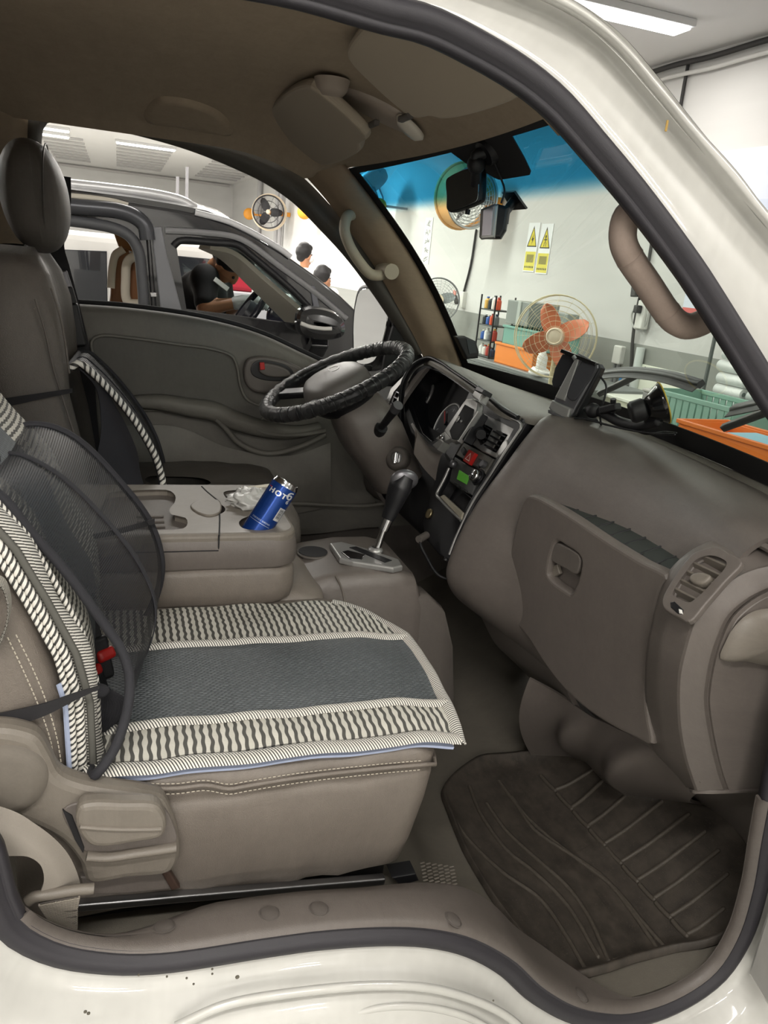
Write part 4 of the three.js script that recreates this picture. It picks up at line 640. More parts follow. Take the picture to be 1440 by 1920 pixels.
{
  // top pad, its paler colour standing in for reflected light
  const front = [[-0.70, 0.90, 1.34], [-0.66, 0.865, 1.362], [-0.6, 0.842, 1.384], [-0.5, 0.838, 1.384], [-0.4, 0.838, 1.377], [-0.22, 0.836, 1.357], [-0.06, 0.832, 1.338], [0.03, 0.85, 1.343], [0.065, 0.866, 1.343], [0.2, 0.90, 1.322], [0.4, 0.915, 1.308], [0.58, 0.905, 1.298], [0.615, 0.90, 1.294], [0.64, 0.905, 1.28]];
  const back = front.map(([z]) => { const s = z / 0.69; return [z, 1.108 - 0.09 * s * s, 1.322]; });
  const c = (k, dy) => front.map((f, i) => V(lerp(f[1], back[i][1], k), lerp(f[2], back[i][2], k) + dy, f[0]));
  part(dash, 'top_pad', plate(betweenI([c(1, -0.02), c(1, 0), c(0.66, 0.006), c(0.33, 0.01), c(0.1, 0.005), c(0, -0.006), c(-0.01, -0.02)], 6, 30), 0.012, { flip: true }), std(0x8a857c, 0.45, { bumpMap: grainR, bumpScale: 0.0006, map: patchR }), 'taupe top of the dashboard, coloured paler for reflected light');
  // driver side: hood, lower panels
  const hoodTop = [[752, 800, -0.60], [751, 770, -0.6], [755, 720, -0.6], [772, 688, -0.6], [800, 672, -0.57], [825, 680, -0.5], [850, 697, -0.4], [900, 731, -0.22], [945, 768, -0.06], [972, 784, 0.0]];
  part(dash, 'hood_lip', sweep(curve(P3(hoodTop.map(p => p)), 70), [[-0.006, -0.004], [-0.005, 0.005], [0.0, 0.008], [0.005, 0.005], [0.006, -0.004], [0.004, -0.014], [-0.005, -0.014]], V(-0.6, 0.5, 0.6).normalize()), M.black, 'black lip of the instrument hood');
  const drv = [[0.86, 1.35], [0.845, 1.33], [0.80, 1.26], [0.75, 1.16], [0.72, 1.08], [0.73, 1.0], [0.78, 0.93], [0.86, 0.88]];
  const drvRows = [-0.74, -0.66, -0.6].map((z, i) => drv.map(([x, y]) => V(x + [0.06, 0.012, 0][i], y - [0.01, 0, 0][i], z)));
  part(dash, 'driver_panel', plate(between(drvRows, 30, 8), 0.01, { flip: true }), M.taupe);
  const knee = [-0.72, -0.5, -0.3, -0.18, -0.02, 0.06].map((z, i) => [[0.80, 1.19], [0.745, 1.12], [0.71, 1.04], [0.71, 0.98], [0.75, 0.93], [0.82, 0.87], [0.92, 0.78]].map(([x, y]) => V(x + 0.03 + (i < 4 ? 0.02 : 0), y, z)));
  part(dash, 'knee_panel', plate(between(knee, 30, 12), 0.01, { flip: true }), M.blackMatte, 'dark lower panel beside the steering column');
  // passenger panel
  const prof = { 0.062: [[1.09, 1.31], [0.98, 1.335], [0.91, 1.343], [0.872, 1.338], [0.84, 1.30], [0.80, 1.238], [0.742, 1.145], [0.703, 1.05], [0.692, 0.992], [0.706, 0.955], [0.735, 0.925], [0.79, 0.89], [0.86, 0.87]],
    0.11: [[1.09, 1.31], [0.99, 1.333], [0.92, 1.339], [0.88, 1.331], [0.848, 1.297], [0.81, 1.232], [0.755, 1.14], [0.718, 1.05], [0.71, 0.992], [0.722, 0.955], [0.75, 0.922], [0.80, 0.885], [0.86, 0.86]],
    0.2: [[1.09, 1.31], [1.0, 1.328], [0.935, 1.330], [0.897, 1.318], [0.865, 1.287], [0.832, 1.225], [0.798, 1.14], [0.775, 1.05], [0.77, 0.99], [0.778, 0.945], [0.80, 0.905], [0.84, 0.865], [0.89, 0.835]],
    0.4: [[1.09, 1.30], [1.01, 1.318], [0.95, 1.315], [0.916, 1.30], [0.89, 1.268], [0.866, 1.212], [0.848, 1.135], [0.838, 1.05], [0.834, 0.98], [0.838, 0.93], [0.852, 0.885], [0.88, 0.845], [0.92, 0.80]],
    0.6: [[1.08, 1.29], [1.0, 1.308], [0.94, 1.305], [0.905, 1.29], [0.88, 1.258], [0.862, 1.205], [0.852, 1.135], [0.846, 1.05], [0.844, 0.98], [0.848, 0.93], [0.86, 0.895], [0.885, 0.875], [0.93, 0.872]],
    0.665: [[1.06, 1.27], [0.99, 1.29], [0.93, 1.288], [0.89, 1.272], [0.87, 1.245], [0.862, 1.2], [0.86, 1.135], [0.86, 1.05], [0.86, 0.98], [0.862, 0.93], [0.872, 0.90], [0.89, 0.88], [0.94, 0.875]] };
  const zs = Object.keys(prof).map(Number).sort((a, b) => a - b);
  const edge = [V(0, 0, 0)]; const rows = zs.map(z => prof[z].map(([x, y]) => V(x, y, z)));
  const inner = prof[0.062].map(([x, y]) => V(x + 0.012, y - 0.008, 0.05)), inner2 = prof[0.062].map(([x, y]) => V(x + 0.06, y - 0.03, 0.046));
  part(dash, 'passenger_panel', plate(betweenI([inner2, inner, ...rows], 6, 60), 0.01, { flip: true }), M.taupe, 'taupe moulded passenger side of the dashboard');
  part(dash, 'lower_panel', plate(between([0.04, 0.15, 0.25, 0.34].map((z, i) => [[0.80, 0.91], [0.83, 0.86], [0.87, 0.80], [0.93, 0.745], [0.985, 0.69], [1.03, 0.60]].map(([x, y]) => V(x + [-0.02, 0.0, 0.02, 0.02][i] - (i === 1 ? 0.0 : 0), y, z))), 30, 30), 0.01, { flip: true }), M.taupe);
  // corrugated duct cover between glove box and floor
  { const HM = (x, z) => 0.548 + 0.11 * smooth(0.82, 1.12, x); const T = [onZ(985, 1270, 0.25), onZ(1040, 1300, 0.3), onZ(1095, 1338, 0.37), onZ(1150, 1366, 0.46), onZ(1222, 1402, 0.57), onZ(1308, 1480, 0.665)].map(p => p.add(V(0.012, 0, 0))), Bm = [[1000, 1418], [1060, 1418], [1092, 1420], [1142, 1468], [1180, 1486], [1322, 1504]].map(p => onH(p[0], p[1], HM));
    const rows = []; for (let i = 0; i <= 14; i++) { const u = i / 14; rows.push(curveU(T.map((p, k) => p.clone().lerp(Bm[k], u).add(V(-0.03 * Math.sin(Math.PI * u), 0, 0))), 60).map((p, j) => { const w = j / 60; const bump = 0.03 * Math.exp(-(((w - 0.38) / 0.07) ** 2)) + 0.03 * Math.exp(-(((w - 0.74) / 0.07) ** 2)); return p.add(V(-bump * Math.sin(Math.PI * clamp(u * 1.1)), 0, bump * 0.4)); })); }
    part(dash, 'duct_cover', plate(rows, 0.006), std(0x69625d, 0.3, { bumpMap: grainR, bumpScale: 0.0003, map: patchR }), 'glossy duct cover'); }
  // glove box door
  const GP = V(0.76, 1.206, 0.2), GN = V(0.80, 1.207, 0.6).sub(GP).cross(V(0.826, 0.905, 0.6).sub(GP)).normalize(); if (GN.x > 0) GN.negate();
  const GX = V(0, 1, 0).cross(GN).normalize(), GY = GN.clone().cross(GX); const slabG = slabOn(GP, GN, GX, GY);
  const door = [[986, 931], [972, 965], [961, 1010], [955, 1050], [953, 1095], [957, 1135], [968, 1170], [990, 1198], [1015, 1238], [1050, 1285], [1095, 1328], [1150, 1364], [1190, 1384], [1222, 1396], [1215, 1340], [1212, 1280], [1216, 1215], [1228, 1150], [1240, 1105], [1252, 1082], [1200, 1052], [1140, 1015], [1070, 968], [1020, 938], [1000, 929]];
  const hole = [[1044, 1016], [1060, 1024], [1083, 1040], [1089, 1052], [1087, 1070], [1080, 1096], [1070, 1112], [1058, 1106], [1034, 1088], [1027, 1078], [1028, 1062], [1034, 1035]];
  const gd = part(dash, 'glove_box_door', slabG(door, 0.006, 0.024, 0.007, 110, [hole]), M.taupe, 'glove box door hanging slightly open');
  part(gd, 'latch_recess', slabG(hole.map(([x, y]) => [x + (x - 1058) * 0.12, y + (y - 1064) * 0.12]), -0.016, 0.006, 0.001, 40), M.taupe);
  part(gd, 'latch_paddle', slabG([[1040, 1020], [1060, 1025], [1086, 1044], [1087, 1058], [1080, 1077], [1062, 1068], [1042, 1057], [1034, 1050]], 0.003, 0.012, 0.003, 40), M.taupeDark);
  part(gd, 'latch_tongue', slabG([[1031, 1062], [1044, 1058], [1049, 1076], [1034, 1085]], -0.006, 0.008, 0.002), M.taupeLight);
  // bin behind the door
  const binRows = [0.21, 0.3, 0.4, 0.5, 0.59].map(z => [V(0.795 + (z - 0.2) * 0.1, 1.1, z), V(0.795 + (z - 0.2) * 0.1, 1.192 - 0.0 * z, z), V(0.85, 1.21, z), V(0.87, 1.216, z)]);
  const bin = part(dash, 'glove_bin', plate(between(binRows, 12, 10), 0.004), std(0x2d312e, 0.6), 'black glove bin behind the door');
  for (let k = 0; k < 9; k++) { const z = 0.235 + k * 0.043; part(bin, 'bin_rib', bar(V(0.79 + (z - 0.2) * 0.1, 1.196, z), V(0.862, 1.218, z + 0.012), 0.006, 0.006, 0.002), M.black); }
  // side pod
  const l1 = [[1500, 985], [1440, 992], [1390, 1000], [1340, 1012], [1298, 1030], [1257, 1067], [1240, 1103], [1223, 1165], [1213, 1215], [1209, 1276], [1213, 1340], [1222, 1400], [1255, 1440], [1285, 1478]];
  const l2 = [[1500, 1045], [1440, 1059], [1410, 1066], [1377, 1080], [1332, 1113], [1302, 1155], [1290, 1185], [1282, 1213], [1273, 1250], [1269, 1285], [1271, 1359], [1282, 1420], [1293, 1455], [1302, 1481]];
  const l3 = [[1500, 1085], [1460, 1098], [1440, 1105], [1407, 1122], [1369, 1155], [1348, 1197], [1338, 1228], [1332, 1255], [1327, 1285], [1325, 1317], [1334, 1380], [1345, 1430], [1353, 1458], [1362, 1482]];
  const l4 = l3.map(([x, y], i) => [1560, lerp(1130, 1486, i / 13)]);
  const A = P3(l1, 0.60), B = P3(l2, 0.69), Cc = P3(l3, 0.712), D = P3(l4, 0.722);
  const A0 = A.map(p => p.clone().add(V(0.03, -0.004, -0.012)));
  const AB = A.map((p, i) => p.clone().lerp(B[i], 0.5).add(V(-0.006, 0.004, 0)));
  const Bin = P3(l2.map(([x, y]) => [x + 7, y + 2]), 0.696), C1 = P3(l3.map(([x, y]) => [x - 6, y - 1]), 0.712), C2 = P3(l3.map(([x, y]) => [x + 2, y + 1]), 0.707), C3 = P3(l3.map(([x, y]) => [x + 7, y + 2]), 0.7135);
  const vert = [A0, A, AB, B, Bin, C1, C2, C3, D];
  part(dash, 'side_pod', plate((() => { const cs = vert.map(c => curveU(c, (c.length - 1) * 5)); const rows = []; for (let i = 0; i < cs.length - 1; i++) for (let k = 0; k < 5; k++) rows.push(cs[i].map((p, j) => p.clone().lerp(cs[i + 1][j], k / 5))); rows.push(cs[cs.length - 1]); return rows; })(), 0.008), M.taupe, 'taupe end pod of the dashboard by the door');
  part(dash, 'pod_base', plate(between([[A0[13], B[13], Cc[13], D[13]], [A0[13], B[13], Cc[13], D[13]].map(p => p.clone().add(V(0.14, 0.004, -0.02)))], 16, 3), 0.006), M.taupe);
  { // dome on the end panel
    const q = [[1352, 1236], [1362, 1205], [1380, 1175], [1405, 1152], [1440, 1142], [1475, 1150], [1490, 1190], [1480, 1235], [1440, 1247], [1395, 1240]]; const P = P3(q, 0.719), oc = curve(P, 48, true), cen = P.reduce((a, p) => a.add(p), V(0, 0, 0)).multiplyScalar(1 / P.length).add(V(0.01, 0, 0));
    part(dash, 'pod_dome', plate([0, 0.3, 0.6, 0.82, 0.95, 1].map((t, i) => oc.map(p => cen.clone().lerp(p, t).add(V(0, 0, [0.022, 0.021, 0.017, 0.011, 0.005, -0.002][i])))), 0.004, { flip: false }), M.taupeLight); }
  // vents
  function vent(P, N, EX, EY, frame, hole2, name, nSl, parent, label, m) {
    const sl = slabOn(P, N, EX, EY); const v = part(parent, name, sl(frame, 0.006, 0.012, 0.003, 70, [hole2]), m, label);
    part(v, 'duct', sl(hole2.map(p => p), -0.03, 0.004, 0.0005, 40), M.blackMatte);
    const to = p => { const o = P; const w = onP(p[0], p[1], o, N).sub(o); return V2(w.dot(EX), w.dot(EY)); }; const hq = hole2.map(to);
    const xs = hq.map(p => p.x), ys = hq.map(p => p.y); const pts = curve2(hq.map(p => [p.x, p.y]), 60, true);
    for (let k = 0; k < nSl; k++) { const y = lerp(Math.min(...ys), Math.max(...ys), (k + 0.7) / (nSl + 0.4)); const cr = []; for (let i = 0; i < 60; i++) { const a = pts[i], b = pts[i + 1]; if ((a.y - y) * (b.y - y) <= 0 && a.y !== b.y) cr.push(lerp(a.x, b.x, (y - a.y) / (b.y - a.y))); }
      if (cr.length < 2) continue; const x0 = Math.min(...cr), x1 = Math.max(...cr); const a = P.clone().addScaledVector(EX, x0 - 0.002).addScaledVector(EY, y).addScaledVector(N, -0.006), b = P.clone().addScaledVector(EX, x1 + 0.002).addScaledVector(EY, y).addScaledVector(N, -0.006);
      part(v, 'vane', bar(a, b, 0.004, 0.017, 0.0015, N.clone().addScaledVector(EY, 0.45).normalize()), M.taupeLight); }
    return v;
  }
  const SP = onZ(1317, 1090, 0.665), SN = V(-0.768, 0.64, 0.12).normalize(), SX = V(0, 1, 0).cross(SN).normalize(), SY = SN.clone().cross(SX);
  vent(SP.clone().addScaledVector(SN, 0.006), SN, SX, SY, [[1246, 1110], [1265, 1078], [1284, 1052], [1300, 1036], [1320, 1028], [1342, 1024], [1366, 1036], [1390, 1050], [1390, 1058], [1360, 1090], [1325, 1130], [1292, 1165], [1270, 1156], [1243, 1138], [1241, 1124]],
    [[1259, 1108], [1280, 1075], [1305, 1046], [1335, 1038], [1366, 1052], [1364, 1064], [1340, 1092], [1310, 1122], [1292, 1133], [1272, 1126], [1258, 1117]], 'side_vent', 5, dash, 'side air vent with vanes and thumb slider', M.taupe);
  const slabS = slabOn(SP.clone().addScaledVector(SN, 0.006), SN, SX, SY);
  part(dash, 'vent_slider', slabS([[1293, 1078], [1305, 1072], [1325, 1074], [1332, 1080], [1322, 1091], [1306, 1094], [1292, 1086]], 0.012, 0.018, 0.004, 30), M.taupeLight);
  const tw = part(dash, 'thumb_wheel', slabS([[1256, 1129], [1264, 1127], [1281, 1143], [1279, 1151], [1270, 1150], [1257, 1138]], 0.008, 0.01, 0.002), M.black); part(tw, 'wheel_rib', slabS([[1272, 1141], [1278, 1143], [1279, 1150], [1273, 1149]], 0.0095, 0.008, 0.001), M.white);
  // defroster vent at the dash end
  const DP = onZ(1425, 1022, 0.66), DN = V(-0.35, 0.92, 0.16).normalize(), DX = V(0, 0, 1).addScaledVector(DN, -DN.z).normalize(), slabD = slabOn(DP, DN, DX, DN.clone().cross(DX));
  const df = part(dash, 'defroster_vent', slabD([[1392, 1003], [1440, 985], [1500, 985], [1500, 1045], [1440, 1030]], 0.004, 0.008, 0.002, 0, [[[1402, 1005], [1440, 993], [1490, 993], [1490, 1034], [1440, 1022]]]), M.taupe);
  part(df, 'duct', slabD([[1398, 1003], [1440, 990], [1496, 990], [1496, 1036], [1440, 1026]], -0.008, 0.002, 0.0005), M.blackMatte);
  for (let k = 0; k < 4; k++) part(df, 'vane', bar(onP(1406 + k * 16, 1002 - k * 3, DP, DN), onP(1430 + k * 20, 1022 + k * 2, DP, DN), 0.005, 0.008, 0.001, DN), M.taupe);
  // ---- centre panel: black bezel with instrument opening and centre stack
  const bezel = [[757, 770], [757, 720], [775, 690], [800, 678], [826, 686], [850, 702], [900, 737], [945, 774], [986, 793], [974, 813], [948, 852], [922, 894], [888, 948], [860, 1006], [843, 1052], [822, 1040], [796, 1008], [792, 980], [803, 945], [812, 905], [820, 870], [816, 850], [800, 842], [770, 812]];
  const clusterHole = [[764, 764], [764, 724], [780, 698], [800, 687], [824, 694], [846, 708], [882, 734], [868, 764], [846, 800], [822, 826], [806, 832], [780, 808]];
  const stackHole = [[866, 828], [880, 800], [898, 777], [908, 772], [966, 802], [952, 828], [934, 858], [905, 905], [884, 940], [866, 975], [845, 955], [818, 928], [838, 884], [852, 852]];
  const bz = part(dash, 'center_bezel', slabF(bezel, 0.0, 0.02, 0.004, 0, [clusterHole, stackHole]), M.black, 'black bezel round instruments and centre stack');
  part(dash, 'silver_trim', sweep(curve([[764, 716], [778, 694], [800, 683], [826, 691], [852, 707], [902, 742], [946, 778], [974, 792], [978, 800], [968, 816], [944, 852], [917, 894], [884, 946], [856, 1004], [842, 1040]].map(p => onF(p[0], p[1], 0.001)), 90), circle(0.0035, 8, 0.0025), FN), M.silver, 'silver line round the bezel');
  part(dash, 'center_side', sweep(curve([[992, 792], [978, 818], [952, 856], [926, 898], [892, 952], [864, 1010], [846, 1056]].map(p => onF(p[0], p[1], -0.02)), 50), [[-0.01, -0.03], [-0.01, 0.016], [-0.004, 0.02], [0.006, 0.018], [0.012, -0.03]], FN), M.black);
  // instruments
  const ip = part(dash, 'instrument_panel', slabF([[740, 770], [740, 700], [790, 670], [850, 690], [930, 740], [880, 830], [820, 870], [770, 850]], -0.075, 0.005, 0.001), M.blackMatte, 'dark instrument panel');
  part(ip, 'panel_tube', plate([0, -0.075].map(off => [...clusterHole, clusterHole[0]].map(p => onF(p[0], p[1], 0).addScaledVector(FN, off - 0.002))), 0.003), M.black);
  const dialTex = canvasTex(256, 256, (c, w, h) => { c.fillStyle = '#17181f'; c.fillRect(0, 0, w, h); c.translate(w / 2, h / 2); c.strokeStyle = '#c9c9cf'; for (let k = 0; k <= 24; k++) { const a = 2.3 + k / 24 * 4.9; c.lineWidth = k % 4 ? 2 : 5; c.beginPath(); c.moveTo(100 * Math.cos(a), 100 * Math.sin(a)); c.lineTo((k % 4 ? 110 : 84) * -0 + (k % 4 ? 90 : 80) * Math.cos(a), (k % 4 ? 90 : 80) * Math.sin(a)); c.stroke(); } c.strokeStyle = '#8c2b25'; c.lineWidth = 8; c.beginPath(); c.arc(0, 0, 104, 6.2, 7.1); c.stroke(); });
  for (const [px, py, r] of [[838, 795, 0.06], [793, 742, 0.05]]) { const c = onF(px, py, -0.07); const mm = basis(FX, FY, FN, c);
    const g = part(dash, 'gauge', place(new THREE.CylinderGeometry(r, r, 0.004, 40).rotateX(Math.PI / 2), mm), [M.black, std(0xffffff, 0.4, { map: dialTex }), M.black], 'round dial');
    part(g, 'dial_ring', place(new THREE.TorusGeometry(r, 0.005, 8, 48), mm), M.silver); part(g, 'needle', place(rbox(0.004, r * 0.8, 0.002, 0, r * 0.36, 0.008, 0.0005).rotateZ(0.9), mm), M.red); part(g, 'needle_hub', place(new THREE.CylinderGeometry(0.006, 0.006, 0.006, 16).rotateX(Math.PI / 2).translate(0, 0, 0.006), mm), M.black); }
  // centre stack
  part(dash, 'stack_plate', slabF(stackHole, -0.028, 0.004, 0.0005), M.black);
  part(dash, 'stack_trim', sweep(curve([[842, 878], [832, 900], [819, 927], [826, 937], [845, 957], [865, 976]].map(p => onF(p[0], p[1], 0.0)), 40), circle(0.004, 8, 0.004), FN), M.silver);
  const vf = part(dash, 'center_vent', slabF([[876, 812], [896, 781], [908, 772], [966, 801], [953, 826], [932, 860], [903, 846], [880, 830]], -0.002, 0.02, 0.003, 0, [[[886, 808], [900, 788], [926, 802], [912, 830], [900, 838]], [[931, 803], [955, 814], [930, 852], [908, 841]]]), M.silver, 'twin centre vent in a silver frame');
  part(vf, 'duct', slabF([[886, 808], [900, 788], [926, 802], [955, 814], [930, 852], [900, 840]], -0.022, 0.004, 0.0005), M.blackMatte);
  for (let k = 0; k < 4; k++) { const f = (k + 0.5) / 4; const L = [lerp(931, 909, f), lerp(806, 840, f)], R = [lerp(954, 931, f), lerp(817, 851, f)]; part(vf, 'vane', bar(onF(...L, -0.008), onF(...R, -0.008), 0.004, 0.014, 0.001, FN), M.black); }
  for (let k = 0; k < 4; k++) { const f = (k + 0.5) / 4; const L = [lerp(900, 888, f), lerp(791, 812, f)], R = [lerp(924, 908, f), lerp(804, 834, f)]; part(vf, 'vane', bar(onF(...L, -0.008), onF(...R, -0.008), 0.004, 0.014, 0.001, FN), M.black); }
  part(vf, 'vent_wheel', slabF([[944, 826], [950, 824], [951, 836], [934, 856], [931, 850]], 0.004, 0.012, 0.004, 24), M.silver);
  const hz = part(dash, 'switch_row', slabF([[858, 838], [867, 828], [925, 860], [909, 888], [854, 852]], -0.002, 0.02, 0.003), std(0x585650, 0.5));
  const hzTex = canvasTex(128, 128, (c, w, h) => { c.fillStyle = '#b3302a'; c.fillRect(0, 0, w, h); c.strokeStyle = '#e9d9d2'; c.lineWidth = 8; c.beginPath(); c.moveTo(w / 2, 26); c.lineTo(w - 24, 98); c.lineTo(24, 98); c.closePath(); c.stroke(); });
  const hc = onF(882, 858, 0.004); part(hz, 'hazard_switch', place(new THREE.BoxGeometry(0.034, 0.03, 0.01), basis(FX, FY, FN, hc)), [M.red, M.red, M.red, M.red, std(0xffffff, 0.4, { map: hzTex }), M.red], 'red hazard switch with a triangle mark');
  part(hz, 'blank_switch', slabF([[862, 843], [868, 837], [872, 843], [867, 853]], 0.003, 0.008, 0.002), M.black);
  part(hz, 'blank_switch', slabF([[897, 859], [904, 862], [896, 877], [888, 873]], 0.003, 0.008, 0.002), M.black);
  part(hz, 'round_switch', place(new THREE.CylinderGeometry(0.008, 0.009, 0.01, 20).rotateX(Math.PI / 2), basis(FX, FY, FN, onF(906, 870, 0.004))), M.silverDark);
  const rd = part(dash, 'climate_panel', slabF([[852, 856], [901, 886], [884, 928], [866, 920], [842, 902]], 0.0, 0.02, 0.003), std(0x3b3c3b, 0.5), 'climate panel with a green display');
  const scr = canvasTex(128, 64, (c, w, h) => { c.fillStyle = '#3f7a26'; c.fillRect(0, 0, w, h); c.fillStyle = '#2a5318'; for (let k = 0; k < 4; k++) c.fillRect(12 + k * 29, 22, 18, 24); });
  part(rd, 'display', slabF([[861, 881], [880, 893], [874, 908], [856, 898]], 0.002, 0.004, 0.0005), std(0x2c5a1c, 0.3, { emissive: 0x5fae35, emissiveIntensity: 0.15 }), 'lit green display');
  for (let k = 0; k < 3; k++) part(rd, 'button', slabF([[852 + k * 9, 903 + k * 6], [858 + k * 9, 907 + k * 6], [856 + k * 9, 911 + k * 6], [850 + k * 9, 907 + k * 6]], 0.003, 0.006, 0.001), M.black);
  const kb = part(rd, 'knob', place(lathe([[0, 0.02], [0.013, 0.018], [0.015, 0.012], [0.016, 0], [0, 0]], 24).rotateX(Math.PI / 2), basis(FX, FY, FN, onF(897, 895, 0.0))), M.chrome, 'chrome knob'); part(kb, 'knob_skirt', place(lathe([[0.015, 0.004], [0.02, 0.002], [0.02, 0], [0, 0]], 24).rotateX(Math.PI / 2), basis(FX, FY, FN, onF(897, 895, 0.0))), M.black);
  part(rd, 'knob', place(lathe([[0, 0.014], [0.009, 0.012], [0.01, 0], [0, 0]], 20).rotateX(Math.PI / 2), basis(FX, FY, FN, onF(853, 872, 0.0))), M.silverDark);
  const pk = part(dash, 'storage_slot', plate([0.0, -0.05].map(off => [[841, 900], [884, 934], [866, 970], [824, 930], [841, 900]].map(p => onF(p[0], p[1], 0).addScaledVector(FN, off - 0.003))), 0.002), M.blackMatte);
  part(pk, 'slot_back', slabF([[836, 905], [890, 928], [866, 972], [820, 930]], -0.045, 0.003, 0.0005), M.blackMatte);
  part(pk, 'slot_lip', slabF([[824, 931], [831, 927], [868, 961], [864, 974]], 0.004, 0.01, 0.003), std(0x9c9686, 0.5));
  part(dash, 'lighter_socket', place(lathe([[0, 0.004], [0.008, 0.004], [0.012, 0.006], [0.013, 0], [0, 0]], 22).rotateX(Math.PI / 2), basis(FX, FY, FN, onF(806, 964, 0.0))), std(0xa99a78, 0.3, { metalness: 0.8 }), 'brass ring of the lighter socket');
  // driver's vent left of the instruments
  const vp = onZ(738, 748, -0.665), vs = slabOn(vp, V(-0.85, 0.38, 0.36).normalize(), V(0, 1, 0).cross(V(-0.85, 0.38, 0.36).normalize()).normalize(), V(-0.85, 0.38, 0.36).normalize().cross(V(0, 1, 0).cross(V(-0.85, 0.38, 0.36).normalize()).normalize()));
  const dv = part(dash, 'driver_vent', vs([[712, 792], [718, 765], [732, 728], [757, 703], [762, 716], [756, 740], [740, 776], [722, 800]], 0.004, 0.012, 0.003, 0, [[[720, 784], [724, 766], [737, 734], [753, 716], [752, 736], [738, 766], [726, 788]]]), M.silver, 'driver air vent in a silver frame');
  part(dv, 'duct', vs([[720, 784], [724, 766], [737, 734], [753, 716], [752, 736], [738, 766], [726, 788]], -0.012, 0.003, 0.0005), M.blackMatte);
  for (let k = 0; k < 6; k++) { const f = (k + 0.5) / 6; part(dv, 'vane', vs([[lerp(748, 719, f), lerp(717, 775, f)], [lerp(756, 731, f), lerp(722, 780, f)], [lerp(756, 731, f), lerp(725, 783, f)], [lerp(748, 719, f), lerp(720, 778, f)]], 0.001, 0.01, 0.0005), M.silverDark); }
}
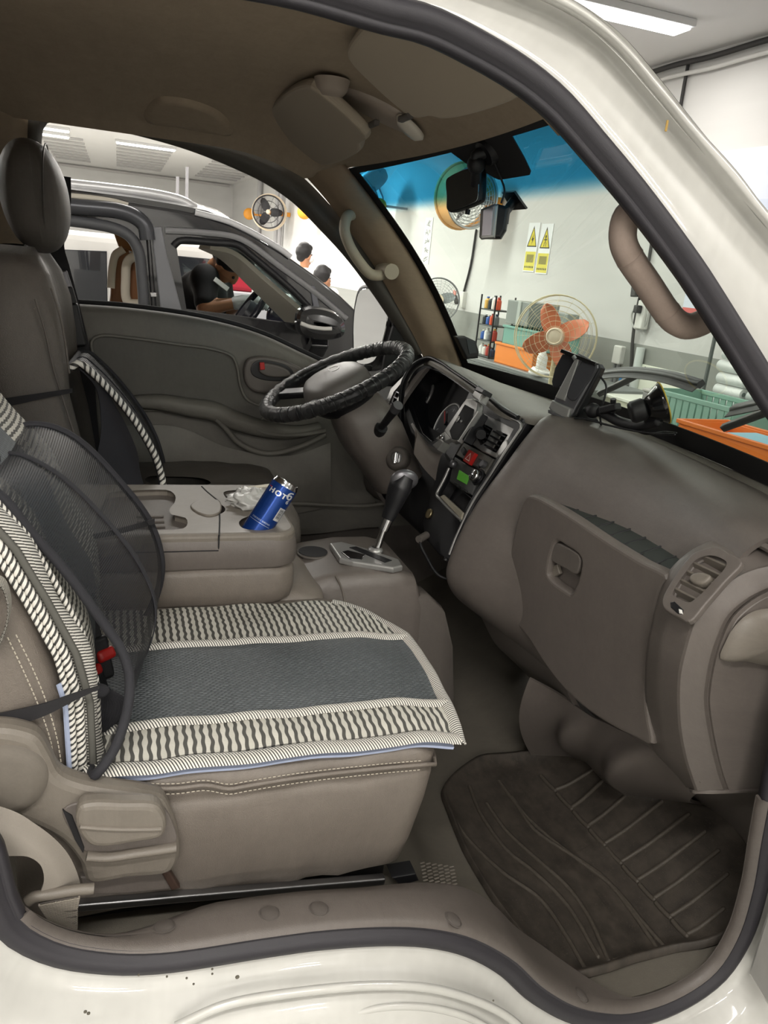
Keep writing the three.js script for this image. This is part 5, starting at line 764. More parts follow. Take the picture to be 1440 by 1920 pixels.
// ---------------------------------------------------------------- steering, gear lever
{
  const W = V(0.524, 1.335, -0.40), tilt = 27 * Math.PI / 180; const N = V(-Math.sin(tilt), Math.cos(tilt), 0), F = V(Math.cos(tilt), Math.sin(tilt), 0), mm = basis(F, N, V(0, 0, 1), W); // local x forward in the rim plane, y the axis, z right
  const L = (x, y, z) => W.clone().addScaledVector(F, x).addScaledVector(N, y).add(V(0, 0, z));
  const sw = thing('steering_wheel', 'black leather wrapped steering wheel with grey hub pad', 'steering wheel');
  const R = 0.192, rim = new THREE.TorusGeometry(R, 0.018, 20, 160); rim.rotateX(Math.PI / 2);
  { // grip dimples and wrinkles of the laced cover
    const p = rim.attributes.position, n = rim.attributes.normal; for (let i = 0; i < p.count; i++) { const a = Math.atan2(p.getZ(i), p.getX(i)); const w = 0.0012 * Math.sin(a * 46 + 2 * Math.sin(a * 7)) + 0.0008 * n3(p.getX(i) * 60, p.getY(i) * 60, p.getZ(i) * 60); p.setXYZ(i, p.getX(i) + n.getX(i) * w, p.getY(i) + n.getY(i) * w, p.getZ(i) + n.getZ(i) * w); } rim.computeVertexNormals(); }
  part(sw, 'rim_cover', place(rim, mm), phy(0x1d1d1f, 0.24, { bumpMap: rep(leatherTex, 30, 3), bumpScale: 0.001, clearcoat: 0.3, clearcoatRoughness: 0.3 }), 'shiny black leather rim cover');
  { const bands = []; // lacing bands on the lower and right-hand grip
    for (let k = 0; k < 96; k++) { const a = k / 96 * 2 * Math.PI; if (Math.cos(a - 0.9) < -0.15) continue; const c = V(R * Math.cos(a), 0, R * Math.sin(a)); const q = new THREE.TorusGeometry(0.0178, 0.0013, 6, 20); const rad = V(Math.cos(a), 0, Math.sin(a)), tan = V(-Math.sin(a), 0, Math.cos(a)); const zA = tan.clone().addScaledVector(rad, 0.35).normalize(); const xA = rad.clone().addScaledVector(zA, -rad.dot(zA)).normalize(); q.applyMatrix4(basis(xA, zA.clone().cross(xA), zA, c)); bands.push(q); }
    const st = part(sw, 'lacing', place(join(bands), mm), phy(0x1b1b1d, 0.3, { clearcoat: 0.3, clearcoatRoughness: 0.3 })); st.userData.kind = 'stuff'; }
  // spokes and hub
  const spoke = (a, wdt) => { const d = V(Math.cos(a), 0, Math.sin(a)); return place(bar(V(d.x * 0.05, -0.022, d.z * 0.05), V(d.x * (R - 0.008), -0.004, d.z * (R - 0.008)), wdt, 0.018, 0.007), mm); };
  for (const a of [1.35, -1.35, Math.PI - 0.75, Math.PI + 0.75]) part(sw, 'spoke', spoke(a, 0.042), M.black);
  const hubOut = [[0.075, 0.0], [0.06, 0.07], [0.0, 0.095], [-0.06, 0.075], [-0.085, 0.0], [-0.06, -0.075], [0.0, -0.095], [0.06, -0.07]];
  const hc = curve2(hubOut, 60, true); const hubRows = [[1.06, -0.035], [1.06, -0.012], [1.0, 0.004], [0.92, 0.012], [0.7, 0.02], [0.35, 0.025], [0.0, 0.026]].map(([s, y]) => hc.map(p => L(p.x * s, y, p.y * s)));
  part(sw, 'hub_pad', plate(hubRows, 0.003), std(0x6d6965, 0.42, { bumpMap: grainR, bumpScale: 0.0004 }), 'grey horn pad');
  part(sw, 'hub_back', plate([[1.06, -0.034], [1.1, -0.05], [0.8, -0.075]].map(([s, y]) => hc.map(p => L(p.x * s, y, p.y * s))), 0.003), M.black);
  // oval badge
  const e = new THREE.TorusGeometry(0.02, 0.0022, 8, 40); e.rotateX(Math.PI / 2); e.scale(0.62, 1, 1.1); e.translate(0.005, 0.0275, 0); part(sw, 'badge', place(join(e, rbox(0.018, 0.002, 0.0025, 0.005, 0.0275, -0.007, 0.0005), rbox(0.018, 0.002, 0.0025, 0.005, 0.0275, 0.007, 0.0005), rbox(0.0025, 0.002, 0.014, 0.005, 0.0275, 0, 0.0005)), mm), M.silver, 'oval silver badge');
  // column shroud
  const col = thing('steering_column', 'taupe steering column shroud with stalk and ignition key', 'steering column');
  const ax = [[-0.045, 0.05, 0.06], [-0.07, 0.07, 0.085], [-0.11, 0.08, 0.1], [-0.16, 0.085, 0.105], [-0.21, 0.08, 0.1], [-0.26, 0.075, 0.085], [-0.31, 0.07, 0.08]];
  const rows = ax.map(([y, rx, rz], i) => Array.from({ length: 33 }, (_, j) => { const a = j / 32 * 2 * Math.PI; const s = Math.pow(Math.pow(Math.abs(Math.cos(a)), 3) + Math.pow(Math.abs(Math.sin(a)), 3), -1 / 3); return L(rx * Math.cos(a) * s * 0.95 + 0.012 + 0.035 * i / 6, y, rz * Math.sin(a) * s * 0.95 + 0.01 + 0.012 * i / 6); }));
  part(col, 'shroud', plate(rows, 0.006), M.taupe);
  const ic = onZ(744, 858, -0.285), nrm = V(-0.42, 0.3, 0.85).normalize(), im = lookBasis(ic, nrm);
  const ig = part(col, 'ignition_lock', place(lathe([[0.014, 0.012], [0.02, 0.014], [0.027, 0.01], [0.032, -0.006], [0.034, -0.03]], 32).rotateX(Math.PI / 2), im), M.taupeDark, 'ignition lock surround');
  part(ig, 'lock_face', place(new THREE.CylinderGeometry(0.017, 0.017, 0.012, 28).rotateX(Math.PI / 2), im), M.blackGloss);
  part(ig, 'key', place(join(rbox(0.004, 0.014, 0.03, 0, 0, 0.012, 0.001), rbox(0.008, 0.03, 0.026, 0, -0.004, 0.034, 0.003)), im), M.chrome, 'metal key in the lock');
  const s0 = onZ(705, 815, -0.31), s1 = onZ(742, 766, -0.22);
  const stalk = part(col, 'stalk', join(rod(s0, s0.clone().lerp(s1, 0.3), 0.019, 20, 0.016), rod(s0.clone().lerp(s1, 0.25), s1, 0.0085, 16, 0.0115)), M.black, 'black stalk'); part(stalk, 'stalk_tip', rod(s1.clone().lerp(s0, 0.06), s1.clone().lerp(s0, -0.12), 0.0125, 18), M.silverDark);
  part(col, 'column_cover', plate(between([P3([[770, 795], [800, 835], [830, 850]], -0.24), P3([[778, 815], [800, 845], [822, 862]], -0.2), P3([[775, 850], [796, 880], [815, 900]], -0.2)], 16, 10), 0.006), M.taupe);
}
{ // gear console and lever
  const g = thing('gear_console', 'taupe floor console with automatic gear lever between the seats', 'gear console');
  const topP = (px, py) => onY(px, py, 1.015);
  const sec = [[0.36, 0.90, 0.99], [0.40, 0.85, 1.002], [0.47, 0.8, 1.012], [0.55, 0.7, 1.012], [0.595, 0.7, 1.0], [0.612, 0.7, 0.96], [0.62, 0.7, 0.86]];
  const rows = sec.map(([x, y0, y1], i) => { const w0 = -0.15, w1 = 0.105 - (i < 2 ? 0.01 : 0); return [[w0 - 0.01, y0], [w0, y1 - 0.03], [w0 + 0.012, y1 - 0.006], [w0 + 0.03, y1], [(w0 + w1) / 2, y1], [w1 - 0.03, y1], [w1 - 0.012, y1 - 0.006], [w1, y1 - 0.03], [w1 + 0.012, y0]].map(([z, y]) => V(x, y, z)); });
  part(g, 'console_body', plate(rows, 0.006), M.taupe);
  const low = [[0.58, 0.6, 0.955], [0.63, 0.6, 0.95], [0.67, 0.6, 0.915], [0.70, 0.6, 0.83], [0.72, 0.6, 0.70]].map(([x, y0, y1]) => [[0.03, y0], [0.03, y1 - 0.01], [0.045, y1 + 0.004], [0.08, y1 + 0.006], [0.104, y1], [0.12, y0]].map(([z, y]) => V(x, y, z)));
  part(g, 'console_front', plate(low, 0.006), M.taupeDark);
  const slabT = slabOn(V(0, 1.018, 0), Y1, V(0, 0, 1), V(1, 0, 0));
  part(g, 'shift_plate', slabT([[618, 1018], [640, 1015], [690, 1028], [748, 1048], [755, 1060], [738, 1064], [662, 1052], [637, 1046]], 0.006, 0.014, 0.004), M.silver, 'silver shift plate');
  part(g, 'shift_window', slabT([[640, 1034], [652, 1031], [685, 1039], [678, 1048], [655, 1046]], 0.009, 0.006, 0.002), M.blackGloss);
  part(g, 'shift_slot', slabT([[655, 1026], [668, 1024], [735, 1050], [722, 1054]], 0.0075, 0.005, 0.001), M.black);
  const cp = onY(587, 1037, 1.003); part(g, 'cup_well', place(lathe([[0.028, -0.05], [0.03, 0.0], [0.034, 0.004], [0.036, 0.0]], 32), new THREE.Matrix4().makeTranslation(cp.x, cp.y, cp.z)), M.taupeDark); part(g, 'cup_well_floor', place(new THREE.CylinderGeometry(0.032, 0.032, 0.003, 30), new THREE.Matrix4().makeTranslation(cp.x, cp.y + 0.003, cp.z)), M.blackMatte);
  const b = topP(703, 1040).add(V(0, 0, 0)), t = onZ(757, 905, b.z - 0.005), mid = onZ(722, 985, b.z);
  const lv = part(g, 'lever', join(rod(b, mid.clone(), 0.0075, 16), rod(mid.clone().lerp(b, 0.15), onZ(730, 968, b.z), 0.0115, 18, 0.012)), M.chrome, 'chrome lever shaft');
  const k0 = onZ(727, 972, b.z), pts = [k0, onZ(738, 945, b.z), onZ(748, 918, b.z), onZ(757, 900, b.z), onZ(762, 892, b.z)], prof = [0.0145, 0.0175, 0.022, 0.025, 0.018];
  const ck = curve(pts, 24); const r = u => { const x = u * 4, i = Math.min(3, Math.floor(x)); return lerp(prof[i], prof[i + 1], x - i); };
  part(lv, 'knob', sweep(ck, circle(1, 24, 1.15), Z1, { scale: r }), M.black, 'black gear knob');
  part(lv, 'knob_cap', place(new THREE.SphereGeometry(0.0245, 24, 16).scale(1.3, 0.62, 1.05), lookBasis(onZ(758, 900, b.z), V(0.1, 0.9, 0.3)).multiply(new THREE.Matrix4().makeRotationZ(-0.35))), M.silverDark, 'grey cap of the knob');
  part(lv, 'shift_collar', place(lathe([[0.009, 0.012], [0.016, 0.008], [0.018, 0], [0, 0]], 24), new THREE.Matrix4().makeTranslation(b.x, b.y + 0.006, b.z)), M.silver);
  // hand-brake like rod at the foot of the centre panel and hanging lead
  const c0 = onZ(788, 1012, -0.08), cb = thing('charging_lead', 'black charging lead looping below the centre panel', 'cable');
  part(cb, 'lead', tube([onZ(795, 1006, -0.06), onZ(788, 1016, -0.05), onZ(800, 1045, -0.02), onZ(822, 1078, 0.02), onZ(845, 1086, 0.04), onZ(860, 1080, 0.05)], 0.0035, 40, 8), M.black); part(cb, 'plug', rod(onZ(785, 1012, -0.05), onZ(800, 1003, -0.07), 0.009), M.taupeDark);
}
// ---------------------------------------------------------------- seats, pads and supports
const stripeTex = canvasTex(1024, 512, (c, w, h) => { // 0.18 m x 0.09 m of wavy woven stripes running across the band
  c.fillStyle = '#4b4a47'; c.fillRect(0, 0, w, h); const n = 16;
  for (let k = 0; k < n; k++) { const x0 = (k + 0.5) * w / n; c.fillStyle = k % 2 ? '#d8d5cb' : '#cfccc2'; c.beginPath(); const L = [], R = [];
    for (let i = 0; i <= 64; i++) { const y = i / 64 * h, ph = (k % 2) * Math.PI; const off = 2.8 * Math.sin(y / h * 5 * Math.PI + k * 0.5), wd = 18 + 4.5 * Math.sin(y / h * 8 * Math.PI + ph); L.push([x0 + off - wd, y]); R.unshift([x0 + off + wd, y]); }
    c.moveTo(...L[0]); [...L, ...R].forEach(p => c.lineTo(...p)); c.fill(); }
  c.globalAlpha = 0.25; c.fillStyle = '#6b6963'; for (let y = 0; y < h; y += 8) c.fillRect(0, y, w, 3); });
const pipeTex = canvasTex(256, 128, (c, w, h) => { c.fillStyle = '#3d3c3a'; c.fillRect(0, 0, w, h); c.strokeStyle = '#dddad2'; c.lineWidth = 17; for (let k = -4; k < 14; k++) { c.beginPath(); c.moveTo(k * 32, h + 10); c.lineTo(k * 32 + 70, -10); c.stroke(); } });
const slateTex = canvasTex(512, 512, (c, w, h) => { c.fillStyle = '#464b4e'; c.fillRect(0, 0, w, h); for (let r = 0; r < 32; r++) for (let k = 0; k < 16; k++) { const g = 100 + 24 * ((r * 7 + k * 13) % 5) / 5; c.fillStyle = `rgb(${g - 7},${g - 1},${g + 2})`; c.beginPath(); c.ellipse((k + (r % 2) * 0.5 + 0.25) * 32, r * 16 + 8, 13, 4.5, 0, 0, 7); c.fill(); } });
const slateBump = dataTex(256, 256, (u, v) => { const r = Math.floor(v * 32), x = u * 16 - (r % 2) * 0.5; const a = Math.abs((x % 1 + 1) % 1 - 0.5) * 2, b = Math.abs((v * 32) % 1 - 0.5) * 2; const g = 255 * clamp(1.2 - a * a - b * b); return [g, g, g]; });
M.stripe = std(0xffffff, 0.75, { map: rep(stripeTex, 1 / 0.18, 1 / 0.09), bumpMap: rep(stripeTex, 1 / 0.18, 1 / 0.09), bumpScale: 0.0012 });
M.stripeBack = std(0xffffff, 0.75, { map: rep(stripeTex, 1 / 0.12, 1 / 0.06), bumpMap: rep(stripeTex, 1 / 0.12, 1 / 0.06), bumpScale: 0.001 });
M.piping = std(0xffffff, 0.7, { map: rep(pipeTex, 1 / 0.032, 1 / 0.016) });
M.slate = std(0xffffff, 0.55, { map: rep(slateTex, 1 / 0.15, 1 / 0.13), bumpMap: rep(slateBump, 1 / 0.15, 1 / 0.13), bumpScale: 0.0016 });
M.rope = std(0xffffff, 0.6, { map: rep(pipeTex, 11, 60) }); M.twist = std(0xffffff, 0.6, { map: rep(pipeTex, 5.7, 38) });
M.blueLining = std(0xa9b4cf, 0.8);
// open mesh cloth: the holes are cut by an alpha map
const meshAlpha = dataTex(128, 128, (u, v) => { const a = Math.abs(u * 8 % 1 - 0.5), b = Math.abs(v * 8 % 1 - 0.5); const hole = (a / 0.31) ** 4 + (b / 0.31) ** 4 < 1; return hole ? [0, 0, 0] : [255, 255, 255]; });
M.meshCloth = std(0x242428, 0.55, { alphaMap: rep(meshAlpha, 1 / 0.026), alphaTest: 0.5 });
M.cloth = std(0x2a2a2f, 0.8, { bumpMap: rep(grainTex, 30), bumpScale: 0.0008 });
// box of upholstery: rings of a rounded outline in x,z at given heights
function upholstery(x0, x1, z0, z1, r, levels, wob = 0.002, sd = 0) {
  const rows = levels.map(([y, ins, fx = 0]) => { const q = rrect(x1 - x0 - 2 * ins, z1 - z0 - 2 * ins, Math.max(0.004, Math.min(r, (z1 - z0) / 2 - ins - 0.001)), 6); const pts = []; // resample evenly
    const c = [...q, q[0]].map(p => V((x0 + x1) / 2 + p.x, 0, (z0 + z1) / 2 + p.y)); const e = []; for (let i = 0; i < c.length - 1; i++) { const m = Math.max(1, Math.round(c[i].distanceTo(c[i + 1]) / 0.02)); }
    for (let i = 0; i < c.length - 1; i++) { const n = i % 7 === 6 ? 18 : 1; for (let k = 0; k < n; k++) e.push(c[i].clone().lerp(c[i + 1], k / n)); } e.push(c[0].clone());
    return e.map(p => V(p.x + (fx && p.x > (x0 + x1) / 2 ? fx * (p.x - (x0 + x1) / 2) / ((x1 - x0) / 2) : 0), y + wob * n3(p.x * 9 + sd, y * 9, p.z * 9) * (ins < 0.05 ? 1 : 2), p.z + wob * 1.2 * n3(p.x * 12 + sd, y * 14, 3))); });
  return sheet(rows);
}
{
  // ---- passenger seat
  const s = thing('passenger_seat', 'taupe leather passenger seat with stitched cushion and plastic recliner cover', 'seat');
  part(s, 'cushion', upholstery(-0.13, 0.437, 0.125, 0.652, 0.045, [[0.772, 0.05, -0.03], [0.774, 0.016, -0.03], [0.783, 0.004, -0.03], [0.82, 0.0, -0.022], [0.88, -0.002, -0.01], [0.925, 0.0, -0.002], [0.936, 0.003, 0], [0.941, 0.006, 0], [0.946, 0.002, 0], [0.962, 0.002, 0], [0.975, 0.008, 0], [0.984, 0.022, 0], [0.988, 0.06, 0], [0.99, 0.2, 0]], 0.0035, 4), M.leather, 'taupe leather cushion');
  // double stitched welt along the cushion edge
  const wl = curve([[185, 1474], [260, 1477], [330, 1478], [385, 1472], [430, 1479], [460, 1474], [560, 1458], [700, 1442], [790, 1434], [800, 1433]].map(p => onZ(p[0], p[1], 0.6535)), 60).concat(curve([V(0.427, 0.945, 0.643), V(0.4365, 0.945, 0.61), V(0.438, 0.945, 0.4), V(0.437, 0.945, 0.2)], 20));
  part(s, 'welt', sweep(wl, circle(0.0032, 8), Z1), M.leather);
  const stitches = (path, r, len, off) => { const g = []; const c = new THREE.CatmullRomCurve3(path); const L = c.getLength(), n = Math.floor(L / 0.0062); for (let k = 0; k < n; k++) { const a = c.getPointAt(k / n), b = c.getPointAt((k + 0.6) / n); g.push(rod(a.add(off), b.add(off), r, 5)); } return join(g); };
  const tp = part(s, 'stitching', join(stitches(wl.slice(0, 60), 0.0007, 0, V(0, 0.007, 0.0)), stitches(wl.slice(0, 60), 0.0007, 0, V(0, -0.008, 0.0005))), M.thread); tp.userData.kind = 'stuff';
  // backrest
  const fx = y => { const t = [[0.93, -0.06], [1.0, -0.056], [1.09, -0.058], [1.156, -0.072], [1.228, -0.102], [1.288, -0.13], [1.35, -0.174], [1.41, -0.214], [1.56, -0.314], [1.64, -0.36]]; for (let i = 0; i < t.length - 1; i++) if (y <= t[i + 1][0]) return lerp(t[i][1], t[i + 1][1], clamp((y - t[i][0]) / (t[i + 1][0] - t[i][0]))); return -0.36; };
  const br = []; for (const [y, k] of [[0.93, 0.3], [0.95, 0.9], [1.0, 1], [1.1, 1], [1.2, 1], [1.3, 1], [1.4, 1], [1.5, 0.98], [1.58, 0.9], [1.6, 0.7]]) { const x1 = fx(y) - 0.004, x0 = x1 - 0.13 * k, zc = 0.385, hw = 0.258 * (k < 0.5 ? 0.9 : y > 1.5 ? 0.9 : 1);
    br.push(curve([[x0, -0.9], [x0 + 0.02, -1], [(x0 + x1) / 2, -1.02], [x1 - 0.01, -0.97], [x1, -0.88], [x1 - 0.006, -0.5], [x1 - 0.006, 0.5], [x1, 0.88], [x1 - 0.01, 0.97], [(x0 + x1) / 2, 1.02], [x0 + 0.02, 1], [x0, 0.9], [x0 - 0.004, 0], [x0, -0.9]].map(([x, z]) => V(x, y + 0.004 * n3(x * 20, y * 5, z), zc + hw * z)), 70)); }
  part(s, 'backrest', sheet(br), M.leather, 'taupe leather backrest');
  const sw1 = [[14, 1195], [45, 1260], [75, 1330], [95, 1390], [104, 1440]], sw2 = [[30, 1190], [62, 1255], [90, 1325], [108, 1390], [116, 1440]];
  for (const q of [sw1, sw2]) { const p = part(s, 'stitching', stitches(P3(q, 0.651), 0.0008, 0, V(0, 0, 0)), M.thread); p.userData.kind = 'stuff'; }
  // recliner cover, its lever and lower bracket
  const cover = [[-60, 1372], [0, 1368], [40, 1374], [70, 1386], [92, 1420], [112, 1456], [150, 1473], [210, 1484], [270, 1492], [305, 1502], [322, 1532], [336, 1578], [336, 1618], [318, 1642], [240, 1652], [165, 1660], [148, 1622], [112, 1580], [60, 1552], [0, 1530], [-60, 1510]];
  const rc = part(s, 'recliner_cover', slabZ(cover, 0.685, 0.035, 0.012, 130), M.taupeLight, 'taupe plastic recliner cover');
  const pc = onZ(8, 1462, 0.685); part(rc, 'pivot_cap', place(lathe([[0, 0.012], [0.03, 0.011], [0.044, 0.006], [0.047, -0.004]], 40).rotateX(Math.PI / 2), new THREE.Matrix4().makeTranslation(pc.x, pc.y, pc.z)), M.taupeLight);
  part(rc, 'lever_recess', slabZ([[118, 1520], [150, 1505], [300, 1512], [322, 1540], [330, 1580], [300, 1592], [165, 1600], [140, 1570]], 0.688, 0.006, 0.002, 60), M.taupe);
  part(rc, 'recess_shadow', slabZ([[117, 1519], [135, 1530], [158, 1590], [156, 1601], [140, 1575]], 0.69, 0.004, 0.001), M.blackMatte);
  part(rc, 'shelf_ridge', sweep(curve(P3([[162, 1604], [200, 1606], [260, 1598], [330, 1588]], 0.69), 24), circle(0.006, 12, 0.008), Z1), M.taupeLight);
  part(s, 'recliner_lever', slabZ([[141, 1535], [150, 1514], [172, 1508], [230, 1509], [292, 1512], [308, 1530], [312, 1556], [304, 1572], [250, 1584], [190, 1592], [168, 1588], [146, 1562]], 0.712, 0.026, 0.008, 60), M.taupeLight, 'recliner lever');
  part(s, 'lever_ridge', sweep(curve(P3([[150, 1548], [200, 1552], [260, 1553], [302, 1552]], 0.711), 20), circle(0.003, 10, 0.005), Z1), M.taupeLight);
  part(s, 'lower_bracket', slabZ([[150, 1645], [240, 1642], [308, 1634], [322, 1668], [240, 1676], [160, 1680]], 0.662, 0.02, 0.003), M.taupe);
  part(s, 'bracket_clip', slabZ([[300, 1634], [316, 1632], [338, 1666], [322, 1672]], 0.668, 0.012, 0.003), std(0x3d2d25, 0.6));
  // rails, and a black box standing for the dark gap below the seat
  part(s, 'seat_rail', bar(onZ(120, 1699, 0.655), onZ(720, 1648, 0.655), 0.014, 0.012, 0.003), M.steel, 'steel seat rail');
  part(s, 'seat_rail', bar(V(-0.1, 0.75, 0.2), V(0.40, 0.745, 0.2), 0.016, 0.018, 0.003), M.steel);
  part(s, 'under_seat_dark', rbox(0.48, 0.055, 0.46, 0.14, 0.748, 0.385, 0.006), M.blackMatte);
  part(s, 'foot_block', slabZ([[735, 1646], [780, 1638], [786, 1652], [750, 1662]], 0.63, 0.03, 0.003), M.black);
  // ---- centre seat: cushion between the seats
  const cs = thing('center_seat', 'taupe leather centre seat cushion between the two seats, under the folded console', 'seat');
  part(cs, 'cushion', upholstery(-0.2, 0.395, -0.16, 0.165, 0.05, [[0.90, 0.0], [0.94, 0.0], [0.965, 0.002], [0.985, 0.008], [0.998, 0.022], [1.004, 0.05], [1.006, 0.12]], 0.002, 9), M.leather);
  part(cs, 'welt', sweep(curve([[648, 1140], [645, 1120], [632, 1085], [600, 1050], [570, 1030]].map(p => onY(p[0], p[1], 1.0)), 30), circle(0.0025, 8), Y1), M.leather);
  // ---- folded centre backrest used as console
  const fc = thing('folded_console', 'folded taupe centre backrest with tray, cup holders and padded leather underside', 'console');
  const TY = 1.132, slabT = slabOn(V(0, TY, 0), Y1, V(0, 0, 1), V(1, 0, 0));
  const toP = p => onY(p[0], p[1], TY);
  const outline = rrect(0.62, 0.325, 0.05, 8).map(p => V2(p.y + 0.01, p.x - 0.0)); // (z, x)
  const front = 0.318, rear = -0.2, z0 = -0.15, z1 = 0.172;
  const topOut = []; for (const q of rrect(front - rear, z1 - z0, 0.045, 8)) topOut.push([(z0 + z1) / 2 + q.y, (front + rear) / 2 + q.x]);
  const toL = l => curve2(l.map(p => { const w = toP(p); return [w.z, w.x]; }), 50, true).slice(0, -1).map(v => [v.x, v.y]);
  const recess = toL([[190, 935], [200, 922], [260, 917], [318, 917], [334, 926], [336, 940], [326, 956], [330, 964], [352, 968], [360, 978], [352, 992], [330, 996], [260, 1006], [180, 1016], [170, 980]]);
  const halfCup = toL([[392, 946], [408, 941], [424, 947], [430, 956], [422, 964], [404, 968], [394, 958]]);
  const slot = toL([[414, 921], [440, 917], [478, 919], [486, 926], [470, 938], [440, 944], [422, 938]]);
  const cup = toL([[440, 980], [450, 970], [475, 963], [505, 965], [520, 974], [518, 986], [500, 994], [470, 996], [448, 991]]);
  part(fc, 'tray_top', slab(V(0, TY - 0.03, 0), V(0, 0, 1), V(1, 0, 0), topOut, 0.03, 0.008, [recess, halfCup, slot, cup]), M.taupeLight, 'taupe plastic tray top');
  part(fc, 'tray_floor', rbox(0.40, 0.006, 0.28, -0.01, TY - 0.018, 0.01, 0.002), M.taupe); // floor of the shallow tray
  for (const z of [0.03, 0.06, 0.09]) part(fc, 'tray_rib', rbox(0.05, 0.004, 0.006, 0.055, TY - 0.013, z, 0.002), M.taupe);
  const well = (l, d, m) => plate([0.0, -d].map(h => [...l, l[0]].map(([z, x]) => V(x, TY - 0.004 + h, z))), 0.002);
  for (const [l, d] of [[halfCup, 0.05], [slot, 0.05], [cup, 0.06]]) { part(fc, 'cup_well', well(l, d), M.taupe); part(fc, 'well_floor', slab(V(0, TY - 0.006 - d, 0), V(0, 0, 1), V(1, 0, 0), l, 0.004, 0.0005), M.taupeDark); }
  part(fc, 'cup_flap', slab(V(0, TY - 0.002, 0), V(0, 0, 1), V(1, 0, 0), toL([[357, 950], [372, 941], [395, 938], [410, 941], [411, 964], [392, 969], [370, 963]]), 0.006, 0.003), M.taupeLight);
  { const q = [[378, 912], [388, 922], [411, 941], [412, 975], [411, 1004]].map(p => toP(p)); const gq = []; for (let i = 0; i < 4; i++) gq.push(bar(q[i].clone().setY(TY), q[i + 1].clone().setY(TY), 0.003, 0.0025, 0.0008)); gq.push(rbox(0.003, 0.03, 0.003, q[4].x, TY - 0.016, z1 + 0.002, 0.0008), rbox(0.18, 0.002, 0.002, q[4].x - 0.09, TY - 0.03, z1 + 0.004, 0.0006)); part(fc, 'lid_seam', join(gq), M.blackMatte); }
  const hard = (y0, y1, ins0, ins1) => [[y0, ins0], [y1, ins1]];
  part(fc, 'tray_side', upholstery(rear, front + 0.004, z0 - 0.004, z1 + 0.004, 0.05, [[1.062, 0.006], [1.068, 0.0], [1.095, -0.001], [1.115, 0.002], [1.125, 0.008]], 0.0003, 2), M.taupe, 'taupe plastic side of the tray');
  part(fc, 'padded_body', upholstery(rear, front + 0.003, z0 - 0.002, z1 + 0.006, 0.05, [[0.972, 0.08], [0.974, 0.04], [0.98, 0.016], [0.995, 0.004], [1.02, 0.0], [1.05, 0.001], [1.06, 0.006], [1.064, 0.02]], 0.0012, 3), M.leather, 'padded leather body');
  part(fc, 'welt', sweep(curve([V(0.0, 0.99, z1 - 0.0), V(0.16, 0.988, z1 + 0.002), V(0.25, 0.99, z1 - 0.002), V(0.297, 1.0, z1 - 0.03), V(0.31, 1.01, z1 - 0.09)], 30), circle(0.0022, 8), Y1), M.leather);
}
